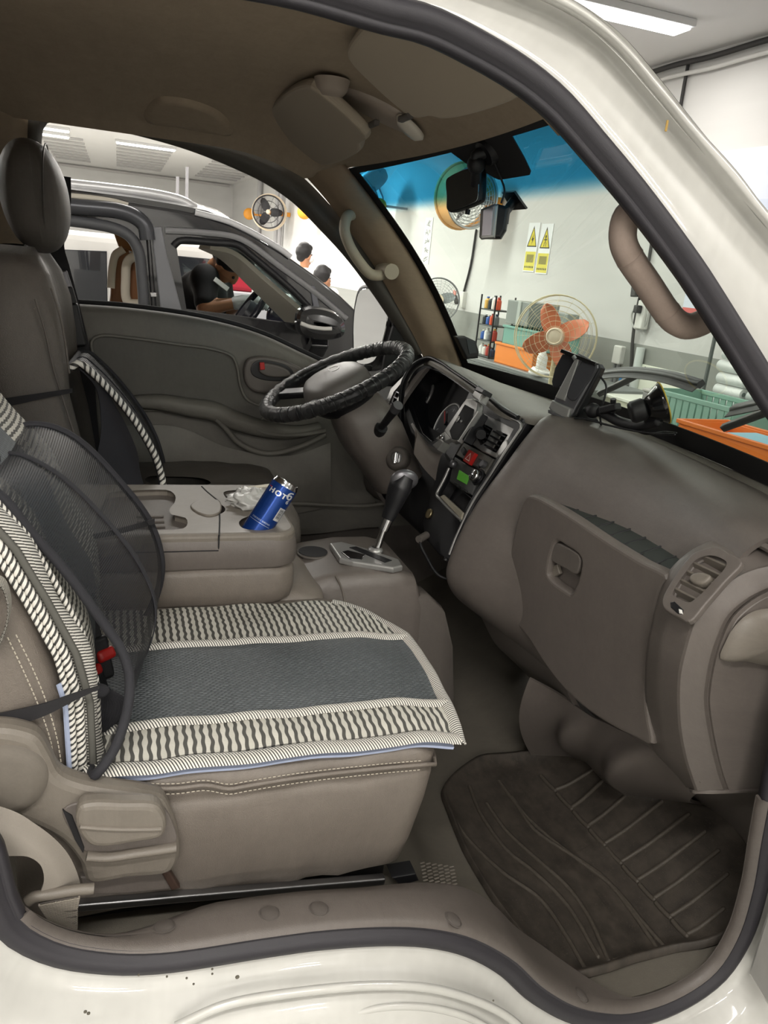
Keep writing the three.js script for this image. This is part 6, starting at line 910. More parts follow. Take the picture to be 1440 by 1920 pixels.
{ // ---- woven seat pad
  const p = thing('seat_pad', 'striped woven summer pad with slate mesh centre lying on the passenger seat', 'seat pad');
  const xf = z => { const t = [[0.19, 0.37], [0.21, 0.40], [0.25, 0.437], [0.30, 0.466], [0.345, 0.481], [0.40, 0.483], [0.45, 0.48], [0.55, 0.472], [0.62, 0.463], [0.655, 0.456]]; for (let i = 0; i < t.length - 1; i++) if (z <= t[i + 1][0]) return lerp(t[i][1], t[i + 1][1], clamp((z - t[i][0]) / (t[i + 1][0] - t[i][0]))); return 0.456; };
  const py = (x, z) => 0.998 + 0.010 * Math.sin(Math.PI * clamp((z - 0.19) / 0.465)) + 0.003 * n2(x * 8, z * 8) - 0.012 * smooth(0.38, 0.48, x) - 0.006 * smooth(0.61, 0.655, z);
  const xr = -0.045;
  const strip = (z0, z1, lift, t, nz, nx = 60) => { const rows = []; for (let j = 0; j <= nz; j++) rows.push(Array.from({ length: nx + 1 }, (_, i) => { const z = lerp(z0, z1, j / nz); const x = lerp(xr, xf(z), i / nx); const bul = lift * Math.sin(Math.PI * j / nz); return V(x, py(x, z) + bul, z); })); const g = plate(rows, t, { flip: true }); const pos = g.attributes.position, uv = g.attributes.uv; for (let i = 0; i < pos.count; i++) uv.setXY(i, pos.getX(i), pos.getZ(i)); return g; };
  part(p, 'striped_band', strip(0.19, 0.348, 0.004, 0.008, 12), M.stripe, 'black and cream wavy striped band');
  part(p, 'mesh_center', strip(0.358, 0.562, 0.003, 0.008, 14), M.slate, 'slate grey woven centre');
  part(p, 'striped_band', strip(0.572, 0.63, 0.002, 0.008, 8), M.stripe, 'black and cream wavy striped band');
  const edge = (zc, r) => { const path = []; for (let i = 0; i <= 50; i++) { const x = lerp(xr, xf(zc), i / 50); path.push(V(x, py(x, zc) + 0.002, zc)); } return path; };
  const tubeUV = (path, rx, ry) => { const g = sweep(path, circle(rx, 12, ry), Y1); return g; };
  const pipeG = (path, w, h) => { const rows = path.map((q, i) => { const a = path[Math.max(0, i - 1)], b = path[Math.min(path.length - 1, i + 1)], T = b.clone().sub(a).normalize(), S = T.clone().cross(Y1).normalize(); return Array.from({ length: 9 }, (_, k) => { const an = Math.PI * k / 8; return q.clone().addScaledVector(S, -w * Math.cos(an)).add(V(0, h * Math.sin(an) - 0.002, 0)); }); }); const cols = rows[0].map((_, k) => rows.map(r => r[k])); return plate(cols, 0.003, { flip: false }); };
  part(p, 'piping', pipeG(edge(0.353), 0.0055, 0.005), M.piping, 'diagonally striped piping'); part(p, 'piping', pipeG(edge(0.567), 0.0052, 0.005), M.piping, 'diagonally striped piping');
  part(p, 'border', pipeG(edge(0.644), 0.0092, 0.006), M.piping, 'diagonally striped border');
  const fr = []; for (let i = 0; i <= 50; i++) { const z = lerp(0.652, 0.2, i / 50); const x = xf(z); fr.push(V(x, py(x, z), z)); } part(p, 'border', pipeG(fr, 0.008, 0.005), M.piping, 'diagonally striped border');
  part(p, 'lining', strip(0.60, 0.651, 0, 0.004, 4).translate(-0.006, -0.007, -0.002), M.blueLining, 'pale blue lining showing at the edge');
}
{ // ---- matching pad on the backrest
  const b = thing('backrest_pad', 'striped woven pad hanging on the passenger backrest at the left edge', 'seat pad');
  const fx = y => { const t = [[0.93, -0.036], [1.0, -0.032], [1.09, -0.034], [1.156, -0.048], [1.228, -0.078], [1.288, -0.106], [1.35, -0.15], [1.41, -0.19], [1.56, -0.29], [1.64, -0.345]]; for (let i = 0; i < t.length - 1; i++) if (y <= t[i + 1][0]) return lerp(t[i][1], t[i + 1][1], clamp((y - t[i][0]) / (t[i + 1][0] - t[i][0]))); return -0.345; };
  const strip = (z0, z1, th, mat, name, lift, label) => { const rows = []; for (let i = 0; i <= 60; i++) { const y = lerp(0.955, 1.56, i / 60); rows.push(Array.from({ length: 9 }, (_, j) => { const z = lerp(z0, z1, j / 8); return V(fx(y) + lift * Math.sin(Math.PI * j / 8) + 0.004 * Math.sin(y * 40), y, z); })); } const g = plate(rows, th, { flip: true }); const uv = g.attributes.uv, pos = g.attributes.position; for (let i = 0; i < pos.count; i++) uv.setXY(i, pos.getY(i), pos.getZ(i)); part(b, name, g, mat, label); };
  strip(0.19, 0.33, 0.018, M.stripeBack, 'striped_band', 0.004, 'black and cream striped band'); strip(0.33, 0.5, 0.018, M.slate, 'mesh_center', 0.002, 'slate grey woven centre'); strip(0.5, 0.585, 0.018, M.stripeBack, 'striped_band', 0.004, 'black and cream striped band'); strip(0.585, 0.632, 0.022, M.piping, 'border', 0.008, 'diagonally striped border');
  const pth = (dx, z) => { const o = []; for (let i = 0; i <= 80; i++) { const y = lerp(0.955, 1.56, i / 80); o.push(V(fx(y) - 0.026 + dx, y, z)); } return o; };
  part(b, 'piping', sweep(pth(0.03, 0.587), circle(0.004, 8), Z1), M.rope, 'black and white piping'); part(b, 'piping', sweep(pth(0.012, 0.633), circle(0.0055, 10), Z1), M.rope, 'black and white piping'); part(b, 'zip_braid', sweep(pth(0.024, 0.634), circle(0.0045, 6, 0.003), Z1), std(0x55544f, 0.7), 'dark braid'); part(b, 'piping', sweep(pth(0.003, 0.636), circle(0.004, 8), Z1), M.rope);
  const ln = []; for (let i = 0; i <= 20; i++) { const y = lerp(0.955, 1.12, i / 20); ln.push([V(fx(y) - 0.02, y, 0.625), V(fx(y) - 0.032, y, 0.64)]); } part(b, 'lining', plate(ln, 0.003), M.blueLining, 'pale blue lining');
  const st = thing('strap_loop', 'short checked webbing loop at the left edge of the backrest', 'strap'); part(st, 'webbing', sweep(curve(P3([[-20, 1082], [4, 1092], [16, 1120], [17, 1150], [6, 1190], [-8, 1215]], 0.655), 30), [[-0.001, -0.011], [0.001, -0.011], [0.001, 0.011], [-0.001, 0.011]], Z1), std(0xa8a49b, 0.8, { bumpMap: rep(slateBump, 14), bumpScale: 0.001 }));
}
// ---- mesh lumbar supports
function lumbar(label, nearPts, farPts, zn, zf, rope, opts) {
  const t = thing('lumbar_support', label, 'lumbar support'); const N = P3(nearPts, zn), Fp = P3(farPts, zf); const nc = curve(N, 40), fc = curve(Fp, 40);
  const rows = nc.map((a, i) => Array.from({ length: 25 }, (_, j) => { const u = j / 24; const p = a.clone().lerp(fc[i], u); const bow = opts.bow * Math.sin(Math.PI * u) * Math.sin(Math.PI * i / 40); p.x += bow; return p; }));
  const g = sheet(rows); part(t, 'mesh_panel', g, M.meshCloth, 'black open mesh');
  const loop = [...nc, ...rows[40].slice(1, 24), ...fc.slice().reverse(), ...rows[0].slice(1, 24).reverse()];
  const path = curve(loop.filter((_, i) => i % 3 === 0), 140, true).slice(0, -1); part(t, 'rim', sweep(path, circle(opts.r, 10, opts.r * 1.1), Z1, { closed: true }), M.cloth, 'black cloth covered wire rim');
  if (rope) part(t, 'rope_trim', sweep(nc.map(p => p.clone().add(V(0.004, 0, 0.006))), circle(0.007, 12), Z1), M.twist, 'black and white rope edge');
  part(t, 'center_band', plate(rows.map(r => [r[12].clone().lerp(r[11], 0.4), r[12], r[12].clone().lerp(r[13], 0.4)].map(p => p.clone().add(V(0.001, 0, 0)))), 0.002), M.cloth);
  return t;
}
{
  const t = lumbar('black mesh lumbar support bowed out in front of the passenger backrest', [[-30, 905], [0, 925], [30, 965], [62, 1002], [100, 1045], [132, 1082], [165, 1128], [192, 1166], [218, 1202], [236, 1236, 0.59], [243, 1275, 0.605], [242, 1310, 0.62], [234, 1350, 0.635], [220, 1392, 0.65], [196, 1436, 0.663], [165, 1465, 0.67]],
    [[20, 812], [45, 798], [85, 798], [130, 814], [170, 845], [205, 882], [240, 922], [270, 960], [290, 1000], [302, 1045], [302, 1080], [292, 1120], [276, 1152], [255, 1180], [236, 1215], [215, 1245]], 0.58, 0.22, false, { bow: 0.012, r: 0.0062 });
  const s0 = onZ(182, 1288, 0.59); part(t, 'strap', plate(between([P3([[186, 1286], [140, 1300], [80, 1320], [0, 1338], [-40, 1345]], 0.655), P3([[186, 1292], [140, 1314], [80, 1344], [0, 1368], [-40, 1378]], 0.655)], 30, 3), 0.002), M.blackWeb, 'black elastic strap');
  part(t, 'strap_knot', place(new THREE.SphereGeometry(0.011, 14, 10).scale(1.4, 0.9, 0.8), new THREE.Matrix4().makeTranslation(s0.x, s0.y, 0.6)), M.cloth);
  part(t, 'strap', plate(between([P3([[30, 1012], [120, 1010], [200, 996], [290, 972]], 0.235), P3([[30, 1022], [120, 1016], [200, 1006], [290, 982]], 0.235)], 20, 2), 0.002), M.blackWeb);
  for (let k = 0; k < 12; k++) part(t, 'pleat', tube([onZ(196, 1290, 0.585), onZ(lerp(180, 240, k / 11), lerp(1330, 1318, k / 11), 0.583), onZ(lerp(160, 228, k / 11), lerp(1400, 1345, k / 11), 0.578)], 0.0022, 10, 6), M.cloth);
  const bk = thing('belt_buckle', 'black seat belt buckle with a red button behind the lumbar mesh', 'buckle'); const b0 = onZ(165, 1130, 0.44), b1 = onZ(198, 1262, 0.47);
  part(bk, 'stalk', bar(onZ(150, 1100, 0.43), onZ(178, 1200, 0.45), 0.022, 0.012, 0.004), M.black); part(bk, 'body', bar(onZ(176, 1195, 0.45), onZ(192, 1275, 0.465), 0.034, 0.02, 0.006), M.black);
  part(bk, 'button', bar(onZ(188, 1218, 0.45), onZ(198, 1240, 0.458), 0.03, 0.026, 0.006), M.red, 'red release button');
  const bk2 = thing('belt_buckle', 'lower red buckle tip peeping out by the pad edge', 'buckle'); part(bk2, 'button', bar(onZ(168, 1248, 0.47), onZ(176, 1268, 0.475), 0.022, 0.026, 0.006), M.red); part(bk2, 'body', bar(onZ(174, 1262, 0.475), onZ(186, 1300, 0.48), 0.028, 0.02, 0.006), M.black);
}
{ // ---- driver's seat
  const s = thing('driver_seat', 'dark taupe leather driver seat with round headrest', 'seat');
  const fx = y => { const t = [[1.0, -0.045], [1.06, -0.055], [1.167, -0.066], [1.3, -0.095], [1.42, -0.1], [1.5, -0.112], [1.56, -0.135], [1.6, -0.17]]; for (let i = 0; i < t.length - 1; i++) if (y <= t[i + 1][0]) return lerp(t[i][1], t[i + 1][1], clamp((y - t[i][0]) / (t[i + 1][0] - t[i][0]))); return -0.17; };
  const br = []; for (const [y, k, w] of [[1.0, 0.8, 1], [1.1, 1, 1], [1.2, 1, 1], [1.3, 1, 1], [1.4, 1, 0.98], [1.48, 0.97, 0.92], [1.54, 0.9, 0.82], [1.575, 0.7, 0.7], [1.59, 0.3, 0.5]]) { const x1 = fx(y), x0 = x1 - 0.14 * k - 0.02, zc = -0.42, hw = 0.235 * w;
    br.push(curve([[x0, -0.9], [x0 + 0.02, -1], [(x0 + x1) / 2, -1.02], [x1 - 0.012, -0.96], [x1, -0.84], [x1 - 0.02, -0.6], [x1 - 0.022, 0.6], [x1, 0.84], [x1 - 0.012, 0.96], [(x0 + x1) / 2, 1.02], [x0 + 0.02, 1], [x0, 0.9], [x0 - 0.004, 0], [x0, -0.9]].map(([x, z]) => V(x, y, zc + hw * z)), 60)); }
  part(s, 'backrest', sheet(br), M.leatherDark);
  for (const q of [[[66, 560], [84, 620], [100, 690], [122, 760], [150, 850]], [[96, 540], [112, 590], [122, 640], [130, 700]]]) part(s, 'seam', sweep(curve(P3(q, -0.176), 30), circle(0.0022, 8), Z1), M.leatherDark);
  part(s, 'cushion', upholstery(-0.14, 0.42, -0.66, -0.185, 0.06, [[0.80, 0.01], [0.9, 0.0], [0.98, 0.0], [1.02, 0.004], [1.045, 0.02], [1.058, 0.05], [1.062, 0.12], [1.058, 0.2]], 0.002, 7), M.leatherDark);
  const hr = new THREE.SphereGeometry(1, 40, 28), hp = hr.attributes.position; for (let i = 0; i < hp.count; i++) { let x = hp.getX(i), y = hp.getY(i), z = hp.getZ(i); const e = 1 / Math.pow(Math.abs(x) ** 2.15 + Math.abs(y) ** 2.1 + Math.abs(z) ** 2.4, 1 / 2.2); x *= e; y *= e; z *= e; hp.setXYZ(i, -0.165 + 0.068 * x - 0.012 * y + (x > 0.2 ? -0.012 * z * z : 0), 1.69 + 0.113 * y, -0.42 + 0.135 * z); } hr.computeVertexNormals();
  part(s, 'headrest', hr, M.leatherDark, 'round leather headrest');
  for (const z of [-0.47, -0.37]) part(s, 'headrest_post', rod(V(-0.19, 1.52, z), V(-0.175, 1.62, z), 0.006), M.steel);
  part(s, 'headrest_seam', place(new THREE.TorusGeometry(1, 0.0024 / 0.11, 8, 60).rotateY(Math.PI / 2), new THREE.Matrix4().makeTranslation(-0.14, 1.69, -0.42).multiply(new THREE.Matrix4().makeScale(0.07, 0.107, 0.128))), M.leatherDark);
  const strap = thing('lumbar_strap', 'black strap tied round the driver backrest', 'strap'); part(strap, 'webbing', plate(between([P3([[-30, 752], [40, 742], [90, 735], [136, 728]], -0.17), P3([[-30, 772], [40, 756], [90, 745], [136, 736]], -0.17)], 20, 2), 0.003), M.blackWeb);
  const lt = lumbar('black mesh lumbar support with rope edge on the driver seat', [[128, 690], [145, 680], [172, 700], [200, 728], [226, 757], [250, 788], [270, 820], [286, 850], [296, 878], [302, 905], [300, 930]], [[150, 660], [165, 660], [190, 680], [215, 705], [240, 735], [262, 765], [280, 795], [294, 825], [303, 855], [308, 880], [306, 900]], -0.235, -0.6, true, { bow: 0.0, r: 0.006 });
  part(lt, 'side_cloth', plate(between([P3([[150, 690], [178, 720], [190, 800], [180, 880], [190, 912]], -0.24), P3([[205, 740], [238, 800], [258, 850], [262, 880], [270, 910]], -0.26)], 20, 8), 0.003), M.cloth, 'dark cloth side');
  // driver's belt
  const b = thing('seat_belt', 'black seat belt with metal tongue hanging beside the driver headrest', 'seat belt');
  const bp = P3([[116, 330], [116, 380], [108, 428], [104, 462], [114, 500], [126, 545], [140, 600], [153, 655], [162, 710], [166, 770], [174, 850]], -0.645);
  part(b, 'webbing', sweep(curve(bp, 60), [[-0.02, -0.0016], [0.02, -0.0016], [0.02, 0.0016], [-0.02, 0.0016]], Z1), M.blackWeb);
  const tg = P3([[112, 508], [124, 545]], -0.632); part(b, 'tongue', bar(tg[0], tg[1], 0.034, 0.014, 0.005, Z1), M.silverDark, 'metal belt tongue');
  part(b, 'tongue_grip', bar(P3([[122, 538], [134, 578]], -0.63)[0], P3([[122, 538], [134, 578]], -0.63)[1], 0.035, 0.018, 0.006, Z1), M.black);
  const g2 = P3([[132, 568], [150, 650]], -0.625); part(b, 'stalk_cover', bar(g2[0], g2[1], 0.035, 0.025, 0.008, Z1), M.black);
  part(b, 'guide', place(lathe([[0, 0.02], [0.03, 0.016], [0.034, 0]], 24).rotateX(Math.PI / 2), new THREE.Matrix4().makeTranslation(bp[1].x - 0.03, bp[1].y + 0.0, -0.69)), M.black);
}
{ // passenger's belt end
  const b = thing('seat_belt', 'grey webbing of the passenger belt curving down to its floor anchor', 'seat belt');
  const outer = [[-40, 1504], [0, 1512], [35, 1525], [62, 1542], [90, 1562], [112, 1582], [130, 1605], [143, 1632], [150, 1655], [152, 1672]], inner = [[-40, 1606], [0, 1606], [25, 1605], [50, 1606], [66, 1613], [77, 1624], [82, 1640], [82, 1655], [78, 1668], [72, 1684]];
  const O = curve(P3(outer, 0.715), 30), I = curve(P3(inner, 0.735), 30); const mid = O.map((p, i) => p.clone().lerp(I[i], 0.5).add(V(0, 0, 0.006)));
  part(b, 'webbing', plate(between([O, mid, I], 40, 10), 0.002, { flip: true }), M.webbing);
  part(b, 'anchor_bar', sweep(curve(P3([[52, 1690], [62, 1683], [100, 1676], [140, 1669], [176, 1666]], 0.735), 30), circle(0.0065, 12), Z1), M.taupeLight, 'plastic covered anchor bar');
  const e = []; const A = P3([[72, 1692], [150, 1677]], 0.735), B = P3([[85, 1712], [146, 1700]], 0.72), C = P3([[100, 1735], [146, 1738]], 0.70); e.push(A, B, C);
  part(b, 'stitched_end', plate(e.map(r => [0, 0.25, 0.5, 0.75, 1].map(t => r[0].clone().lerp(r[1], t))), 0.004), std(0xb3aa9d, 0.85, { bumpMap: rep(slateBump, 12), bumpScale: 0.0015 }));
  const fl = []; for (let k = 0; k < 6; k++) fl.push(rod(A[0].clone().lerp(C[0], k / 5).add(V(0.002, 0.001, 0.003)), A[1].clone().lerp(C[1], k / 5).add(V(-0.002, 0.001, 0.003)), 0.0012, 6)); const q = part(b, 'stitch_rows', join(fl), M.taupeDark); q.userData.kind = 'stuff';
}
// ---------------------------------------------------------------- loose things in the cab
{ // floor mat
  const m = thing('floor_mat', 'black rubber floor mat with raised ribs in the passenger footwell', 'floor mat');
  const H = (x, z) => 0.552 + 0.10 * smooth(0.64, 0.46, x) + 0.11 * smooth(0.82, 1.12, x);
  const W = p => onH(p[0], p[1], H);
  const out = [[1086, 1842], [1140, 1828], [1200, 1808], [1262, 1792], [1330, 1780], [1366, 1762], [1386, 1715], [1400, 1660], [1404, 1605], [1382, 1570], [1350, 1535], [1305, 1494], [1225, 1494], [1170, 1486], [1140, 1465], [1110, 1432], [1088, 1417], [990, 1416], [905, 1424], [870, 1442], [838, 1470], [826, 1492], [838, 1530], [868, 1604], [900, 1660], [925, 1700], [965, 1755], [1000, 1800], [1035, 1838], [1060, 1846]].map(W);
  const oc = curve(out, 120, true).slice(0, -1), cen = oc.reduce((a, p) => a.add(p), V(0, 0, 0)).multiplyScalar(1 / oc.length);
  const rows = [0, 0.3, 0.6, 0.85, 0.93, 0.965, 0.99, 1].map((t, i) => [...oc, oc[0]].map(p => { const q = cen.clone().lerp(p, t); q.y = H(q.x, q.z) + 0.006 + [0, 0, 0, 0, 0.002, 0.012, 0.012, 0.0][i]; return q; }));
  part(m, 'sheet', planar(plate(rows, 0.006, { flip: true })), M.mat); const litRibM = std(0x5b554e, 0.6, { map: rep(dustTex, 3) });  // ribs coloured lighter than the mat, for tops that catch light
  const rib = (pts, r = 0.0045) => part(m, 'rib', tube(pts.map(p => { const q = W(p); q.y += 0.0065; return q; }), r, 30, 6), litRibM);
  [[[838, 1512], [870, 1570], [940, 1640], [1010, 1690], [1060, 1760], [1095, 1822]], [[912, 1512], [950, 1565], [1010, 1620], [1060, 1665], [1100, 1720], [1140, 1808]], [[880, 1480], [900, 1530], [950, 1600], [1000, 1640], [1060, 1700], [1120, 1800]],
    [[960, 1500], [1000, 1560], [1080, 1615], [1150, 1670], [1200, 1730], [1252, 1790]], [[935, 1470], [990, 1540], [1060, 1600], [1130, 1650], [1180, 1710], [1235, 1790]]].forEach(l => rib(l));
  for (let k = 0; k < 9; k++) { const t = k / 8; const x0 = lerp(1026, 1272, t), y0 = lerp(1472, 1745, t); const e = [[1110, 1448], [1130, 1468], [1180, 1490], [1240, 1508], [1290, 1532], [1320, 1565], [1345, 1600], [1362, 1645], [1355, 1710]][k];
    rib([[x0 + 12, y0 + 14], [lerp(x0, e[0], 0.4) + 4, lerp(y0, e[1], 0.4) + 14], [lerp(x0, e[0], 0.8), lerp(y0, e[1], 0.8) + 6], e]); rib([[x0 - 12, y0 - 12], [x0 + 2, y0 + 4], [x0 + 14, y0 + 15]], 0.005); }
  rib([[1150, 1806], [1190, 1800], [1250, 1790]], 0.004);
}
{ // drink can
  const c = thing('drink_can', 'blue drink can leaning in the front cup holder', 'can');
  const T = onZ(539, 903, 0.118), B0 = onZ(486, 986, 0.128), ax = T.clone().sub(B0).normalize(); const Bt = T.clone().addScaledVector(ax, -0.133); const tex = canvasTex(1024, 1024, (g, w, h) => {
    g.fillStyle = '#1c3f86'; g.fillRect(0, 0, w, h); for (let k = 0; k < 500; k++) { g.fillStyle = ['#1a3a80', '#234a97', '#16357a'][k % 3]; g.fillRect(rnd() * w, rnd() * h, 10, 5); }
    const x0 = 470; g.save(); g.fillStyle = '#f0f2f5'; g.font = 'bold 120px sans-serif'; g.fillText('HOT', x0 - 120, 190); g.font = 'bold 190px sans-serif'; g.fillText('6', x0 + 110, 160); g.fillStyle = '#f0f2f5'; g.font = 'bold 90px sans-serif'; g.fillText('6', x0 + 150, 235); g.fillStyle = '#c0262c'; g.fillRect(x0 - 150, 100, 50, 14); g.restore();
    g.fillStyle = '#eef0f2'; g.fillRect(x0 + 130, 330, 120, 240); g.fillStyle = '#20242c'; for (let k = 0; k < 15; k++) g.fillRect(x0 + 146, 350 + k * 12, 70, 4 + (k * 7) % 5); g.fillStyle = '#7d8798'; for (let k = 0; k < 5; k++) g.fillRect(x0 + 226, 350 + k * 40, 12, 30);
    g.fillStyle = '#cdd6e4'; g.font = '38px sans-serif'; g.fillText('ENERGY DRINK', x0 - 120, 690); g.fillText('250 mL', x0 + 130, 790); g.fillRect(x0 - 150, 720, 300, 5); });
  const mm = new THREE.Matrix4().makeRotationFromQuaternion(new THREE.Quaternion().setFromUnitVectors(Y1, ax)).setPosition(Bt); const turn = new THREE.Matrix4().makeRotationY(-3.36);
  const M4 = mm.clone().multiply(turn); const r = 0.0265;
  part(c, 'body', place(new THREE.CylinderGeometry(r, r, 0.116, 48, 1, true).translate(0, 0.065, 0), M4), std(0xffffff, 0.22, { map: tex, metalness: 0.55 }), 'blue printed can wall');
  part(c, 'shoulder', place(lathe([[r, 0.123], [r * 0.97, 0.127], [r * 0.9, 0.13], [r * 0.91, 0.133], [r * 0.87, 0.133], [r * 0.85, 0.129], [0, 0.129]], 48), M4), M.chrome, 'silver can top'); part(c, 'base', place(lathe([[r, 0.007], [r * 0.86, 0.001], [r * 0.8, 0.0], [0, 0.006]], 40), M4), M.chrome);
  part(c, 'pull_tab', place(join(new THREE.TorusGeometry(0.006, 0.0012, 6, 20).rotateX(Math.PI / 2).translate(0.006, 0.1305, 0), rbox(0.012, 0.0015, 0.008, -0.004, 0.1305, 0, 0.0005)), M4), M.chrome);
  // crumpled clear wrapper and a pen in the slot
  const w = thing('plastic_wrapper', 'crumpled translucent plastic wrapper stuffed beside the can', 'wrapper'); const q = new THREE.SphereGeometry(0.036, 36, 24), p = q.attributes.position; for (let i = 0; i < p.count; i++) { const s = 1 + 0.28 * n3(p.getX(i) * 55, p.getY(i) * 55, p.getZ(i) * 55) + 0.12 * n3(p.getX(i) * 140, p.getY(i) * 140, 3); p.setXYZ(i, p.getX(i) * s * 1.25, p.getY(i) * s * 0.75, p.getZ(i) * s * 1.1); } q.computeVertexNormals(); const wc = onY(474, 940, 1.14); q.translate(wc.x, wc.y, wc.z);
  part(w, 'film', q, phy(0xd9d8d4, 0.32, { transmission: 0.35, thickness: 0 }));
  const pn = thing('pen', 'cream pen lying across the console slot behind the can', 'pen'); const a = onY(452, 917, 1.142), b = onY(522, 908, 1.148); part(pn, 'barrel', rod(a, b, 0.0038, 12), std(0xc9c3b4, 0.5)); part(pn, 'tip', rod(b, b.clone().add(b.clone().sub(a).normalize().multiplyScalar(0.012)), 0.0038, 12, 0.001), M.black);
}
{ // interior mirror
  const m = thing('rear_view_mirror', 'black interior mirror hanging from the windscreen top', 'mirror');
  const foot = wind(0.06, 0.955).add(V(-0.006, -0.006, 0)); const ball = onP(893, 308, V(0.64, 1.83, 0.02), V(0.2, 0, -1).normalize());
  const q = [[836, 336], [842, 330], [876, 314], [895, 311], [900, 318], [899, 375], [896, 379], [845, 398], [838, 396], [837, 370]];
  const c = V(0.66, 1.765, -0.02); const f = V(-0.82, -0.06, 0.57).normalize(); const bx = lookBasis(c, f), inv = bx.clone().invert(), xa = V(), ya = V(), za = V(); bx.extractBasis(xa, ya, za);
  const o2 = curve2(q.map(p => { const w = onP(p[0], p[1], c, f).applyMatrix4(inv); return [w.x, w.y]; }), 60, true).slice(0, -1); const cen = o2.reduce((a, p) => a.add(p), V2(0, 0)).multiplyScalar(1 / o2.length);
  const o3 = o2.map(p => V2(cen.x + (p.x - cen.x) * 1.0, p.y));
  part(m, 'housing', slab(c.clone().addScaledVector(f, -0.03), xa, ya, o3, 0.032, 0.01), M.black);
  part(m, 'mirror_glass', slab(c.clone().addScaledVector(f, 0.0005), xa, ya, o3.map(p => p.clone().sub(cen).multiplyScalar(0.93).add(cen)), 0.003, 0.0008), std(0xaab0b4, 0.06, { metalness: 1 }), 'dark mirror glass');
  part(m, 'tab', rod(onP(878, 392, c, f), onP(876, 402, c, f), 0.005), M.black);
  part(m, 'arm', join(tube([foot, foot.clone().lerp(ball, 0.5).add(V(-0.012, 0.004, 0)), ball, c.clone().addScaledVector(f, -0.02).add(V(0, 0.015, 0.01))], 0.0105, 24, 12), place(new THREE.SphereGeometry(0.018, 18, 12), new THREE.Matrix4().makeTranslation(ball.x, ball.y, ball.z)), place(new THREE.CylinderGeometry(0.024, 0.028, 0.014, 24), lookBasis(foot, V(-0.75, -0.65, 0)).multiply(new THREE.Matrix4().makeRotationX(Math.PI / 2)))), M.black);
  // dash camera
  const d = thing('dash_camera', 'small silver and black dash camera on a plate stuck to the windscreen', 'camera'); const dc = V(0.715, 1.715, 0.04), df = V(-0.5, 0.03, 0.86).normalize(); const db = lookBasis(dc, df), dinv = db.clone().invert(); db.extractBasis(xa, ya, za);
  const dq = l => l.map(p => { const w = onP(p[0], p[1], dc, df).applyMatrix4(dinv); return V2(w.x, w.y); });
  part(d, 'back_shell', slab(dc.clone().addScaledVector(df, -0.042), xa.clone(), ya.clone(), dq([[904, 388], [932, 380], [955, 386], [948, 430], [938, 446], [906, 446]]), 0.03, 0.007), M.black);
  part(d, 'face', slab(dc.clone().addScaledVector(df, -0.013), xa.clone(), ya.clone(), dq([[901, 392], [928, 381], [934, 384], [928, 446], [902, 449], [898, 444]]), 0.013, 0.005), M.silver, 'silver front shell');
  part(d, 'screen', slab(dc.clone().addScaledVector(df, 0.0), xa.clone(), ya.clone(), dq([[906, 394], [925, 388], [921, 441], [903, 442]]), 0.003, 0.0006), std(0xdfdbe6, 0.06, { metalness: 0.9 }), 'shiny screen');
  const wp = onP(965, 374, wind(0.14, 0.72), V(-0.75, -0.65, 0)); const wb = basis(V(0, 0, 1), V(-0.6, 0.76, 0).normalize(), V(0, 0, 1).cross(V(-0.6, 0.76, 0).normalize()).normalize(), wp);
  const pq = [[944, 358], [967, 357], [990, 390], [962, 392]].map(p => onP(p[0], p[1], wp, V(0.76, 0.6, 0)).applyMatrix4(wb.clone().invert())).map(w => V2(w.x, w.y)); const wx = V(), wy = V(), wz = V(); wb.extractBasis(wx, wy, wz);
  part(d, 'mount_plate', slab(wp, wx, wy, pq, 0.005, 0.001), M.black); part(d, 'mount_arm', join(bar(wp, dc.clone().addScaledVector(df, -0.03).add(V(0, 0.03, 0)), 0.016, 0.014, 0.004), rod(dc.clone().addScaledVector(df, -0.03).add(V(0, 0.01, 0)), dc.clone().addScaledVector(df, -0.03).add(V(0, 0.04, 0)), 0.01)), M.black);
  part(d, 'lead', tube([foot.clone().add(V(0, -0.005, 0.02)), onP(940, 336, dc, df), onP(946, 358, dc, df), onP(940, 380, dc, df)], 0.002, 30, 6), M.black);
}
